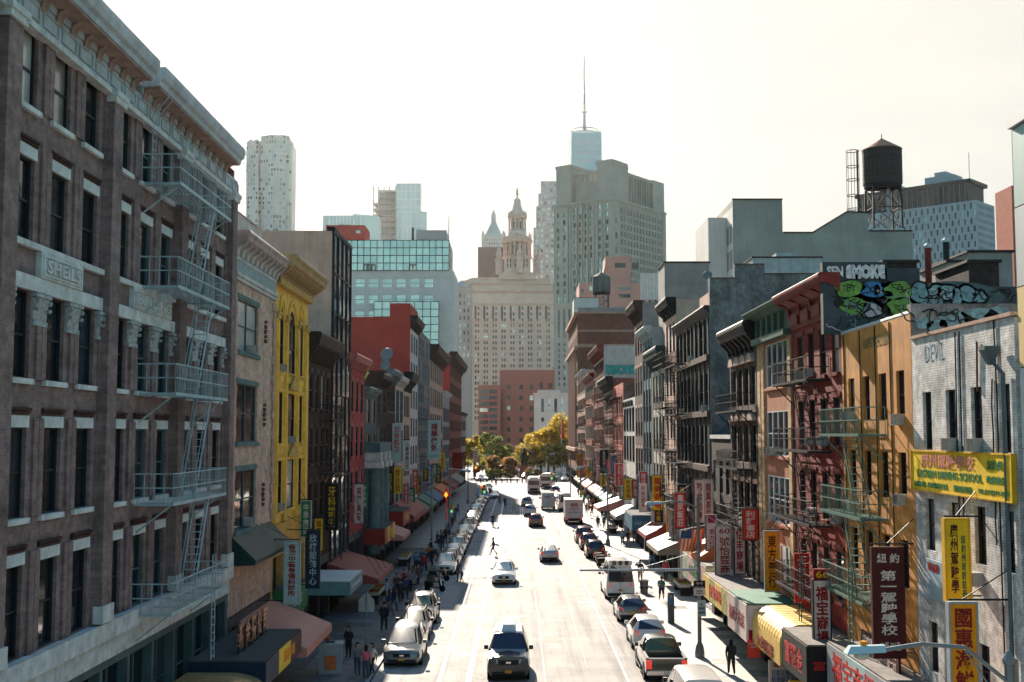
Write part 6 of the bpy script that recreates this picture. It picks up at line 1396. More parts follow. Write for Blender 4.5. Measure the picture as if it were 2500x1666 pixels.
board('white phone repair panel with red characters', 11.5, 12.7, 70.5, 2.4, 4.4, S_WHITE, [(vert('手機維修'), .35, .5, .35, .9, S_RED, .014), (vert('電腦配件批發'), .75, .5, .2, .85, S_RED)], frame=S_GREY)
awning('orange-red awning end behind the flag', 'r', 72.5, 77.5, 4.6, 5.8, 2.0, AW_ORG)
awning('cream sheet awning past the flag', 'r', 92.0, 100.0, 3.1, 4.0, 2.2, AW_CREAM)
awning('rust red awning past the cream sheet one', 'r', 103.4, 111.0, 3.3, 4.2, 1.9, AW_RED)
canopy('navy canopy under the bakery sign', 'r', 112.0, 120.0, 3.0, 4.4, 2.2, AW_BLUE, TAR, [('HAIR SALON', .5, .5, 4, .6, S_TEAL)])
awning('white tent awning before the white modern building', 'r', 131.0, 139.0, 3.0, 4.0, 2.2, AW_WHT)
awning('salmon umbrella awning by the fruit stand', 'r', 146.0, 153.0, 3.0, 4.1, 3.2, AW_ROSE)
for i, (y0, y1) in enumerate(((162, 172), (174, 184), (186, 200), (204, 220), (226, 248))):
    awning('far %s awning on the sunny right row' % ('green', 'teal', 'red', 'orange', 'white')[i], 'r', y0, y1, 3.0, 3.8, 1.2, (AW_GRN, AW_BLUE, AW_RED, AW_ORG, AW_WHT)[i])
# ---- graffiti on the red building's side wall and the white roofs in front
YG = 47.55
G_WHT, G_GRN, G_BLU, G_BLK, G_PALE, G_TUR, G_CYN = C('spray_white', .50, .52, .52, var=.5, scale=5), C('spray_green', .12, .27, .05, var=.5, scale=5), C('spray_blue', .03, .14, .30), C('spray_black', .006, .008, .01), C('spray_lilac', .42, .38, .40), C('spray_turquoise', .03, .36, .33), C('spray_pale_cyan', .14, .26, .28, var=.6, scale=4)
gr = thing('graffiti_mural', 'graffiti mural of fat white letters and green and blue shapes on the dark side wall', 'graffiti', (XR, YG - 0.02, 12))
def gxy(u, v, Y=YG): p = yp(u, v, Y); return p.x - XR, p.z - 12
def blob(u, v, ru, rv, mat, lay=0, n=28, wob=0.13, par=None, name='paint_shape', Y=YG, seed=0, org=None):
    cx, cz = gxy(u, v, Y); rx, rz = ru / 2900 * Y, rv / 2900 * Y; q = random.Random(int(u * 7 + v + seed))
    ph = [q.uniform(0, 6.28) for _ in range(2)]
    pts = [(cx + rx * math.cos(t) * (1 + wob * math.sin(3 * t + ph[0]) + wob * .5 * math.sin(7 * t + ph[1])), cz + rz * math.sin(t) * (1 + wob * math.sin(2 * t + ph[1]))) for t in [2 * math.pi * k / n for k in range(n)]]
    MB().prism_y(pts, -0.004 - lay * 0.006, 0.015).build(name, mat, par or gr)
def gtext(s, u, v, wu, hv, mat, lay=3, bold=0.02, par=None, Y=YG):
    cx, cz = gxy(u, v, Y); txt(s, wu / 2900 * Y, hv / 2900 * Y, mat, par or gr, (cx, -0.004 - lay * 0.006, cz), bold=bold, ext=0.003)
# the wall rises in steps above the roof
for u0, u1, v in ((2010, 2165, 640), (2165, 2245, 655), (2245, 2480, 700)):
    (a, z0), (c, z1) = gxy(u0, 760), gxy(u1, v); MB().box(XR + a, XR + c, YG + 0.002, YG + 0.4, 16.0, 12 + z1).build('parapet_step', GRW, None); o = bpy.context.scene.collection.objects[-1]
    o.parent = REDB.e; o.matrix_parent_inverse = REDB.e.matrix_basis.inverted()
gtext('SEN', 2038, 663, 40, 26, G_WHT, 2, 0.04)
gtext('SMOKE', 2112, 664, 100, 40, G_BLK, 1, 0.16); gtext('SMOKE', 2112, 664, 96, 36, G_WHT, 2, 0.09)
blob(2130, 728, 102, 42, G_BLK, 0, wob=.08); blob(2330, 722, 120, 34, C('spray_slate', .05, .09, .10, var=.5, scale=3), 0, wob=.05)
for u, v, a_, b_ in ((2075, 705, 34, 20), (2085, 745, 34, 22), (2125, 712, 40, 24), (2128, 752, 32, 24), (2185, 712, 40, 28), (2190, 748, 30, 26), (2165, 700, 28, 16)): blob(u, v, a_, b_, G_BLK, 0)
for u, v, a_, b_, m in ((2073, 706, 36, 20, G_GRN), (2088, 748, 36, 20, G_GRN), (2130, 707, 28, 22, G_BLU), (2140, 708, 8, 14, G_PALE), (2128, 758, 25, 16, G_PALE), (2116, 748, 9, 9, G_WHT), (2192, 710, 36, 22, G_GRN), (2196, 748, 28, 22, G_GRN), (2168, 718, 12, 8, G_BLU)): blob(u, v, a_, b_, m, 1)
gtext('TDT', 2072, 705, 32, 16, G_BLK, 2, 0.0); gtext('LES', 2090, 748, 40, 16, G_BLK, 2, 0.0); gtext('M', 2146, 712, 10, 9, G_WHT, 2, 0.01); gtext('T7', 2196, 706, 20, 12, G_BLK, 2, 0.0); gtext('TDT', 2196, 752, 26, 14, G_BLK, 2, 0.0)
gtext('CHE', 2056, 790, 0.1, 0.1, G_WHT, 2)
for u, v, a_, b_ in ((2245, 715, 22, 30), (2262, 745, 16, 12), (2285, 722, 20, 32), (2310, 715, 26, 22), (2335, 725, 14, 26), (2362, 718, 22, 22), (2390, 725, 18, 18)): blob(u, v, a_ + 4, b_ + 4, G_BLK, 0); blob(u, v, a_ - 2, b_ - 2, G_CYN, 1)
# turquoise tag on the pale wall far along the row
g2 = thing('graffiti_tag', 'turquoise bubble-letter tag on the pale tenement wall', 'graffiti', (XR, 177.45, 12))
txt('RESORK', 4.6, 1.5, G_BLK, g2, (2.6, -0.01, 9.6), bold=0.1, ext=0.003); txt('RESORK', 4.5, 1.35, G_TUR, g2, (2.6, -0.02, 9.6), bold=0.06, ext=0.003)
def scribble(par, x0, x1, z0, z1, n, mat, seed, wd=.045):
    q = random.Random(seed)
    for k in range(n):
        x, z = q.uniform(x0, x1), q.uniform(z0, z1); a = q.uniform(0, 6.28); pts = []
        for i in range(9):
            pts.append((x, z)); a += q.uniform(-1.1, 1.1); x += math.cos(a) * .11; z += math.sin(a) * .09; z = min(max(z, z0), z1)
        m = MB()
        for (ax, az), (bx, bz) in zip(pts, pts[1:]):
            d = Vector((bx - ax, bz - az)); d = d.normalized() if d.length > 1e-6 else Vector((1, 0)); nx, nz = -d.y * wd / 2, d.x * wd / 2
            m.face([(ax - nx, -.022 - k * .0002, az - nz), (bx - nx, -.022 - k * .0002, bz - nz), (bx + nx, -.022 - k * .0002, bz + nz), (ax + nx, -.022 - k * .0002, az + nz)])
        m.build('spray_stroke', mat, par)
g4 = thing('graffiti_tag', 'pale cyan letters sprayed on the ochre building side wall', 'graffiti', (XR, 39.1, 12))
for u, v, a_, b_ in ((2255, 790, 24, 14), (2290, 795, 26, 16), (2330, 780, 40, 22), (2390, 772, 44, 22), (2440, 770, 34, 20)): blob(u, v, a_, b_, G_CYN, 0, par=g4, Y=39.1)
scribble(g4, 0.1, 5.2, 3.2, 4.1, 26, G_BLK, 5); scribble(g4, 1.2, 4.8, 3.3, 4.0, 7, S_RED, 9)
scribble(gr, 2.6, 7.2, 4.2, 5.8, 34, G_BLK, 3, .05); scribble(gr, .0, 2.9, 4.3, 6.0, 26, G_BLK, 13, .04); scribble(gr, .0, 2.9, 4.2, 5.9, 10, G_CYN, 14, .035); scribble(gr, -.1, 7.2, 3.9, 4.8, 16, G_WHT, 15, .025); scribble(gr, 2.6, 7.2, 4.2, 5.8, 12, G_WHT, 4, .03)
g5 = thing('graffiti_tag', 'faded blue tag reading DEVIL on the white brick front', 'graffiti', (XR - 0.01, 37.0, 14.55), R(-90)); txt('DEVIL', 1.7, 0.55, C('spray_faded_blue', .22, .32, .40), g5, (0, -0.004, 0), bold=0.0, ext=0.002)
g6 = thing('graffiti_tag', 'dark green scrawl under the ochre roof edge', 'graffiti', (XR - 0.01, 43.0, 15.35), R(-90)); txt('HAPPOVER2 BBM', 3.2, 0.4, C('spray_olive', .14, .15, .05), g6, (0, -0.004, 0), ext=0.002)
MB().box(XR + 0.02, XR + 7.5, 39.13, 39.5, 15.0, 16.3).build('party_wall', PEEL, None); o = COL.objects[-1]; o.parent = bpy.data.objects['ochre_building']; o.matrix_parent_inverse = o.parent.matrix_basis.inverted()

# ---- street furniture
POLE = plain('pole_grey_paint', (0.16, 0.18, 0.19), 0.45, var=0.2, metal=0.3); LENS = plain('lamp_glass', (0.5, 0.45, 0.38), 0.2); PALEB = plain('lamp_pale_blue', (0.36, 0.47, 0.50), 0.4, metal=0.2, var=0.1)
def cobra(e, x, y, z, dx, dy=0.0, s=1.0):
    """lamp head at the end of an arm pointing along dx"""
    a = math.atan2(dy, dx)
    h = ob('lamp_head', MB().hexa([(0, -.13*s, -.02), (.85*s, -.16*s, -.06*s), (.85*s, .16*s, -.06*s), (0, .13*s, -.02)], [(0, -.08*s, .12*s), (.75*s, -.09*s, .1*s), (.75*s, .09*s, .1*s), (0, .08*s, .12*s)]).mesh('lamp_head', PALEB), e, (x, y, z), a)
    ob('lens', MB().lathe([(0.06*s, -.2*s), (.16*s, -.15*s), (.18*s, -.055*s)], 12, (.5*s, 0)).mesh('lens', LENS, True), h); ob('sensor', MB().lathe([(.07*s, .1*s), (.07*s, .2*s)], 8, (.45*s, 0)).mesh('sensor', S_ORG), h)
def lamp_post(label, x, y, top, ax, az, drop=0.0, arms=()):
    e = thing('street_lamp', label, 'street lamp', (x, y, 0.13))
    MB().lathe([(0.26, 0), (0.26, 0.25), (0.2, 0.6), (0.15, 0.7), (0.11, 0.8), (0.08, top)], 8).lathe([(0.12, top), (0.14, top + 0.1), (0.03, top + 0.28)], 8).build('pole', POLE, e)
    MB().tube([(0, 0, top - 0.4), (ax * 0.35, 0, az + 0.05 - drop * 0.3), (ax * 0.7, 0, az + 0.12), (ax, 0, az)], 0.05, 6).bar((0, 0, top - 1.1), (ax * 0.35, 0, az - drop * 0.3), 0.03).build('arm', POLE, e)
    cobra(e, ax, 0, az - 0.02, -1 if ax < 0 else 1)
    return e
lamp_post('cobra-head street lamp reaching in at the bottom right', 10.55, 26.0, 6.95, -2.65, 7.25, 0.0)
e = lamp_post('street lamp with traffic mast and bike lane sign on the right kerb', 9.75, 64.5, 8.3, -2.0, 8.15)
MB().tube([(0, 0, 4.62), (-6.4, 0, 4.58)], [0.09, 0.05], 8).build('mast_arm', STEEL, e); MB().bar((0, 0, 5.6), (-3.3, 0, 4.66), 0.02).build('stay', STEEL, e)
def plate(label, x, y, z, w, h, m, texts, rz=0): return board(label, x - w/2, x + w/2, y, z, z + h, m, texts, t=0.02, name='street_sign', rz=rz)
plate('black and white bike lane sign on the right lamp post', 9.75, 64.3, 3.78, 0.62, 0.42, S_BLK, [('⚲⚲', .5, .62, .6, .34, S_WHITE), ('BIKE LANE', .5, .14, .8, .17, S_WHITE)])
plate('white bikes only plate below the bike lane sign', 9.75, 64.3, 3.4, 0.62, 0.37, S_WHITE, [('BIKES\nONLY', .5, .5, .6, .6, S_BLK, .02)])
plate('white parking regulation plate on the right lamp post', 9.85, 64.3, 2.3, 0.45, 0.85, S_TEAL, [('NO\nPARKING\n8AM-6PM', .5, .5, .7, .7, S_BLK)])
def signal(e, x, y, z, lit, rz=0):
    h = MB().box(-.17, .17, -.02, .2, -1.05, 0).build('signal_head', S_YEL, e, loc=(x, y, z), rz=rz)
    for i, c in enumerate(((.4, .02, .02), (.4, .2, .02), (.02, .3, .12))):
        on = i == lit
        MB().lathe([(.11, 0), (.1, .03), (0, .035)], 12).build('signal_light', plain('signal_%d_%d' % (i, on), tuple(v * (1 if on else .12) for v in c), .3, var=0, emit=(c, 2.0) if on else None), h, loc=(0, -.021, -.18 - i * .34)).rotation_euler = (R(90), 0, 0)
def mast(label, x, y, ex, ez, top, heads):
    e = thing('traffic_signal', label, 'traffic signal', (x, y, 0.13))
    MB().lathe([(.3, 0), (.25, .5), (.13, .7), (.1, top)], 8).build('pole', POLE, e)
    MB().tube([(0, 0, top - 2.0), (ex * .5, 0, (top + ez) / 2 - .3), (ex, 0, ez)], [.09, .07, .05], 8).bar((0, 0, top - .2), (ex * .7, 0, ez - .3), .025).build('mast_arm', STEEL, e)
    for f, lit, dz in heads: signal(e, ex * f, -.1, ez * f + (top - 2) * (1 - f) - .1, lit)
    signal(e, .25, -.1, 3.6, 2)
    return e
mast('traffic signal with long curved arm over the left lane', -8.0, 142.0, 4.2, 6.0, 6.8, ((.98, 2, 0), (.92, 0, 0)))
mast('traffic signal mast at the mouth of the square', 3.6, 286.0, -5.0, 9.0, 9.5, ((.6, 1, 0), (.2, 1, 0)))
mast('traffic signal on the right kerb beyond the box truck', 9.4, 176.0, -4.5, 6.4, 7.0, ((.95, 2, 0),))
lamp_post('street lamp arching over the left parked cars', -8.4, 118.0, 8.2, 3.0, 8.3)
lamp_post('far street lamp on the left kerb', -8.4, 205.0, 8.2, 3.0, 8.3)
lamp_post('far street lamp on the right kerb', 9.6, 215.0, 8.2, -3.0, 8.3)
lamp_post('street lamp on the right kerb by the cream awnings', 9.7, 128.0, 8.2, -2.6, 8.3)
for i, (x, y) in enumerate(((-8.2, 138.5), (-8.6, 250.0))):
    e = thing('festive_knot', ('red knot lantern with glowing diamond on the left', 'distant red round lantern on the left')[i], 'lantern', (x, y, 0.13)); e.scale = (.62, .62, .9)
    MB().lathe([(.09, 0), (.07, 6.4)], 8).build('pole', POLE, e); m = MB()
    for dx, dz in ((0, .55), (0, -.55), (.6, 0), (-.6, 0)): m.lathe([(.0, 5.4 + dz - .32), (.3, 5.4 + dz), (0, 5.4 + dz + .32)], 10, (dx, 0))
    m.prism_y([(-.18, 2.2), (.18, 2.2), (.14, 4.8), (-.14, 4.8)], -.06, .06); m.build('knot', plain('lantern_red', (.55, .01, .01), .5, emit=((.8, .02, .01), .05)), e)
    MB().prism_y([(0, 5.0), (.4, 5.4), (0, 5.8), (-.4, 5.4)], -.34, -.3).build('diamond', plain('lantern_gold', (.8, .3, .02), .5, emit=((1, .45, .05), .5)), e)
e = thing('street_sign', 'grey pentagon sign seen from behind on the left kerb', 'sign', (-8.0, 64.0, .13))
MB().tube([(0, 0, 0), (0, 0, 3.6)], .035, 6).build('post', POLE, e); MB().prism_y([(-.42, 2.45), (.42, 2.45), (.42, 3.05), (0, 3.5), (-.42, 3.05)], .04, .055).build('plate', S_GREY, e)
e = thing('parking_meter', 'dark parking pay station on the right pavement', 'parking meter', (9.7, 76.0, .13))
MB().box(-.2, .2, -.16, .16, 0, 1.72).prism_x([(-.17, 1.73), (.17, 1.73), (.1, 1.9), (-.1, 1.9)], -.18, .18).build('cabinet', plain('meter_slate', (.04, .06, .075), .4), e); MB().box(-.14, .14, -.175, -.161, 1.25, 1.55).build('screen', S_BLU, e); txt('P', .12, .18, S_WHITE, e, (0, -.18, 1.64))
def bin_(label, x, y, mat, rz=0):
    e = thing('litter_bin', label, 'litter bin', (x, y, .13)); MB().lathe([(.28, 0), (.33, .9), (.36, .92), (.36, 1.0), (.3, 1.0), (.28, .3)], 14).build('basket', mat, e); MB().lathe([(.36, .4), (.365, .44), (.36, .48)], 14).build('hoop', IRON, e)
for lab, x, y in (('wire litter bin on the right kerb', 9.5, 90), ('litter bin by the left kerb', -8, 92)): bin_(lab, x, y, POLE)
e = thing('mail_box', 'white and orange newspaper kiosk box on the near left pavement', 'box', (-9.3, 60.3, .13), R(6)); MB().box(-.55, .55, -.4, .4, 0, 1.35).build('cabinet', S_GREY, e); MB().box(-.62, .62, -.47, .47, 1.35, 1.5).build('lid', S_GREY, e); MB().box(-.3, .3, -.41, -.401, .2, .9).build('poster', AW_ORG, e); MB().box(-.25, .2, -.2, .2, 1.501, 1.53).build('tray', DARK, e)
# stalls with produce under the awnings
PROD = [plain('produce_%d' % i, c, .6, var=.6, scale=9) for i, c in enumerate(((.50, .14, .02), (.45, .03, .02), (.16, .28, .03), (.5, .36, .05), (.28, .16, .08)))]
def stall(label, x, y, n, rz, k):
    e = thing('produce_stall', label, 'market stall', (x, y, .13), rz); MB().box(0, n * .6, 0, 1.0, .55, .62).box(.05, .12, .1, .9, 0, .55).box(n * .6 - .12, n * .6 - .05, .1, .9, 0, .55).build('table', CORN_DARK, e)
    for i in range(n):
        c = thing('produce_crate', '%s crate, %s on the %s' % (('orange', 'red pepper', 'leafy greens', 'mango', 'root vegetable')[(i + k) % 5], ('first', 'second', 'third', 'fourth', 'fifth', 'sixth', 'seventh', 'eighth')[i], label), 'crate', Vector((x, y, .75)) + Matrix.Rotation(rz, 3, 'Z') @ Vector((i * .6 + .3, .45, 0)), rz, 'produce crates')
        MB().box(-.26, .26, -.4, .4, 0, .05).box(-.26, -.23, -.4, .4, .05, .22).box(.23, .26, -.4, .4, .05, .22).box(-.23, .23, -.4, -.37, .05, .22).box(-.23, .23, .37, .4, .05, .22).build('crate_box', PAL, c)
        m = MB(); q = random.Random(i)
        for a_ in range(4):
            for b_ in range(6): m.lathe([(.0, .16), (.055, .2), (.055, .24), (0, .28 + q.uniform(0, .05))], 6, (-.18 + a_ * .12, -.3 + b_ * .12))
        tag(m.build('produce', PROD[(i + k) % 5], c), None, None, kind='stuff')
stall('fruit stall under the dusty red awning', -9.6, 84.0, 8, R(90), 0); stall('fruit stall by the left lamp post', -9.8, 108, 7, R(90), 1); stall('fruit stall on the sunny right pavement', 11.0, 146.0, 5, R(-90), 2); stall('greengrocer stall by the printed canopy', 11.9, 92.0, 6, R(-90), 3)
# flag
e = thing('flag', 'striped flag with blue canton hanging from a pole over the right pavement', 'flag', (XR, 76.5, 5.2), 0)
MB().tube([(0, 0, 1.2), (-2.7, -.9, .75)], .03, 6).build('flagpole', STEEL, e)
S = [C('flag_red', .55, .10, .04), C('flag_cream', .62, .45, .30), C('flag_blue', .02, .06, .13)]
def fl(s, t):   # s along the pole side, t down
    return (-2.6 + s * 1.5 + t * -.25, -.85 + s * .5 + .16 * math.sin(s * 7 + t * 3), .72 - t * 1.25 + s * .1 - .25 * s * t)
for k in range(13):
    m = MB()
    for j in range(10):
        a_, b_ = j / 10, (j + 1) / 10
        if k < 6 and a_ >= 0.0 and b_ <= .42: continue
        m.face([fl(k / 13, a_), fl((k + 1) / 13, a_), fl((k + 1) / 13, b_), fl(k / 13, b_)])
    m.build('stripe', S[k % 2], e)
m = MB()
for k in range(6):
    for j in range(4): m.face([fl(k / 13, j / 10), fl((k + 1) / 13, j / 10), fl((k + 1) / 13, (j + 1) / 10), fl(k / 13, (j + 1) / 10)])
m.build('canton', S[2], e)
# bollards at the square
bm = MB().lathe([(.16, 0), (.16, .9), (.1, 1.05), (0, 1.1)], 8).mesh('bollard', IRON)
for i in range(16):
    tag(ob('bollard', bm, None, (-9 + i * 1.25 + (.3 if i % 3 else 0), 294 + abs(i - 8) * .3, 0)), 'short black bollard in the row closing off the square', 'bollard', 'bollards at the square')
st = thing('square_monument', 'dark bronze figure on a red stone plinth in the square', 'statue', (tx(1280, 330), 330, 0)); MB().box(-1.3, 1.3, -1.3, 1.3, 0, 3.4).box(-1.6, 1.6, -1.6, 1.6, 0, .6).build('plinth', plain('red_granite', (.25, .08, .06), .6), st)
MB().lathe([(.9, 3.4), (.75, 5.5), (.95, 6.6), (.5, 7.2), (.25, 7.3), (.36, 7.6), (.3, 8.0), (0, 8.15)], 10).tube([(.8, 0, 6.5), (1.1, -.2, 5.4), (.7, -.6, 5.0)], .22, 6).tube([(-.8, 0, 6.5), (-1.1, -.1, 5.2)], .22, 6).build('figure', IRON, st, True)
fp = thing('flagpole', 'tall white flagpole with a limp flag by the square', 'flagpole', (tx(1370, 320), 320, 0)); MB().tube([(0, 0, 0), (0, 0, 19)], [.14, .07], 8).build('pole', S_WHITE, fp); MB().hexa([(.1, 0, 11), (.8, .2, 10.6), (.6, -.1, 15.4), (.1, 0, 16)], [(.12, .05, 11), (.82, .25, 10.6), (.62, -.05, 15.4), (.12, .05, 16)]).build('cloth', S_RED, fp)
# ================================================================ vehicles (front faces -y in their own frame)
def carpaint(name, col, rough=0.22, metal=0.3): 
    return plain('car_' + name, col, rough, metal=metal, var=0.05, coat=0.7)
P_SILV, P_WHITE, P_BLACK, P_GREY = carpaint('silver', (.34, .35, .36)), carpaint('white', (.62, .62, .60), .25, 0), carpaint('black', (.012, .012, .014)), carpaint('grey', (.10, .105, .11))
P_GREEN, P_MAROON, P_BROWN, P_BLUE, P_RED = carpaint('dark_green', (.02, .035, .03)), carpaint('maroon', (.10, .02, .018)), carpaint('brown', (.12, .055, .04)), carpaint('blue_grey', (.10, .15, .18)), carpaint('red', (.35, .03, .02))
P_SMOKE = carpaint('smoke_grey', (.14, .145, .15))
CGL = glass('car_glass', (.008, .010, .012), 0.03, 1.55, wav=0.02); TYRE = plain('tyre_rubber', (.012, .012, .013), .8, var=.2); RIM = plain('wheel_rim', (.35, .35, .36), .3, metal=.8, var=.1); TRIM = plain('black_plastic', (.02, .02, .022), .6, var=.2)
HEADL = glass('headlight_glass', (.45, .46, .47), 0.05); TAILL = plain('taillight_red', (.32, .012, .008), .25, var=.1, coat=.6, emit=((.8, .04, .02), .25)); PLY = plain('plate_yellow', (.60, .28, .03), .5, var=.1); PLW = plain('plate_white', (.5, .5, .5), .5, var=.1); CHROME = plain('chrome_trim', (.55, .55, .56), .12, metal=1.0, var=.03)
# kind: length, half width, stations (y, bottom, shoulder, top, half width at top, width factor); indices of windscreen base, roof front, roof rear, rear glass base
CARS = {
 'suv': (4.6, .93, [(-2.3, .3, .55, .66, .66, .82), (-2.22, .24, .78, .86, .74, .94), (-1.75, .22, .92, 1.0, .78, 1.0), (-1.02, .22, 1.03, 1.1, .76, 1.0), (-.32, .22, 1.07, 1.64, .58, 1.0), (.5, .22, 1.08, 1.70, .60, 1.0), (1.75, .22, 1.12, 1.63, .58, 1.0), (2.2, .24, 1.10, 1.16, .74, .97), (2.3, .32, .85, .95, .72, .93)], (3, 4, 6, 7), 2.65, .345),
 'wagon': (4.7, .92, [(-2.35, .28, .5, .6, .66, .82), (-2.25, .22, .7, .78, .74, .94), (-1.7, .2, .84, .92, .78, 1.0), (-.95, .2, .95, 1.0, .76, 1.0), (-.15, .2, 1.0, 1.50, .57, 1.0), (.6, .2, 1.0, 1.55, .59, 1.0), (1.85, .2, 1.04, 1.48, .57, 1.0), (2.25, .24, 1.0, 1.06, .72, .96), (2.35, .32, .8, .9, .7, .92)], (3, 4, 6, 7), 2.7, .33),
 'hatch': (4.45, .88, [(-2.22, .28, .5, .58, .6, .8), (-2.1, .2, .68, .76, .7, .94), (-1.6, .18, .82, .9, .74, 1.0), (-1.05, .18, .92, .97, .72, 1.0), (.0, .18, .96, 1.46, .54, 1.0), (.5, .18, .96, 1.49, .55, 1.0), (1.2, .18, 1.0, 1.42, .53, 1.0), (2.05, .22, 1.0, 1.1, .64, .95), (2.22, .3, .75, .85, .64, .9)], (3, 4, 6, 7), 2.7, .31),
 'sedan': (4.8, .91, [(-2.4, .28, .5, .58, .62, .82), (-2.28, .2, .68, .75, .72, .95), (-1.7, .18, .82, .88, .77, 1.0), (-1.0, .18, .90, .95, .75, 1.0), (-.1, .18, .95, 1.42, .54, 1.0), (.5, .18, .95, 1.46, .55, 1.0), (1.0, .18, .97, 1.40, .53, 1.0), (1.75, .2, .97, 1.03, .72, 1.0), (2.3, .24, .92, .98, .72, .95), (2.4, .32, .7, .78, .7, .9)], (3, 4, 6, 7), 2.8, .32),
 'minivan': (5.1, .99, [(-2.55, .28, .58, .68, .68, .8), (-2.42, .2, .78, .86, .78, .93), (-1.95, .2, .92, 1.0, .82, 1.0), (-1.5, .2, 1.0, 1.08, .8, 1.0), (-.55, .2, 1.05, 1.72, .62, 1.0), (.6, .2, 1.06, 1.79, .64, 1.0), (2.2, .2, 1.08, 1.72, .62, 1.0), (2.45, .24, 1.05, 1.12, .8, .98), (2.55, .32, .8, .9, .78, .94)], (3, 4, 6, 7), 3.0, .34),
 'bigsuv': (4.75, .99, [(-2.37, .3, .62, .78, .78, .9), (-2.32, .26, .98, 1.06, .84, .97), (-1.7, .24, 1.08, 1.14, .86, 1.0), (-1.1, .24, 1.12, 1.18, .84, 1.0), (-.62, .24, 1.15, 1.82, .70, 1.0), (.5, .24, 1.15, 1.88, .72, 1.0), (2.05, .24, 1.16, 1.84, .70, 1.0), (2.28, .26, 1.12, 1.18, .82, .99), (2.37, .34, .9, 1.0, .8, .96)], (3, 4, 6, 7), 2.8, .38),
 'van': (5.3, 1.0, [(-2.65, .32, .62, .74, .7, .86), (-2.55, .26, .9, 1.0, .8, .96), (-2.0, .24, 1.08, 1.16, .84, 1.0), (-1.75, .24, 1.12, 1.2, .84, 1.0), (-1.05, .24, 1.2, 1.92, .72, 1.0), (.0, .24, 1.2, 2.0, .76, 1.0), (2.5, .24, 1.2, 1.98, .76, 1.0), (2.6, .26, 1.15, 1.22, .9, .99), (2.65, .34, .9, 1.0, .9, .97)], (3, 4, 6, 7), 3.2, .34),
 'highvan': (6.9, 1.02, [(-3.45, .34, .64, .78, .72, .86), (-3.35, .28, .98, 1.08, .84, .96), (-2.75, .26, 1.2, 1.28, .86, 1.0), (-2.55, .26, 1.25, 1.32, .86, 1.0), (-1.6, .26, 1.4, 2.45, .70, 1.0), (-.9, .26, 1.4, 2.7, .76, 1.0), (3.3, .26, 1.4, 2.7, .76, 1.0), (3.4, .28, 1.3, 1.36, .9, 1.0), (3.45, .36, .9, 1.0, .92, .98)], (3, 4, 6, 7), 4.0, .36)}
_CM = {}
def lerp(a, b, t): return tuple(a[i] + (b[i] - a[i]) * t for i in range(3))
def inset_quad(q, k, off):
    a, b, c, d = [Vector(p) for p in q]; n = (b - a).cross(d - a)
    if n.length < 1e-6: n = (c - b).cross(d - c)
    n.normalize(); ce = (a + b + c + d) / 4
    return [tuple(ce + (p - ce) * k + n * off) for p in (a, b, c, d)]
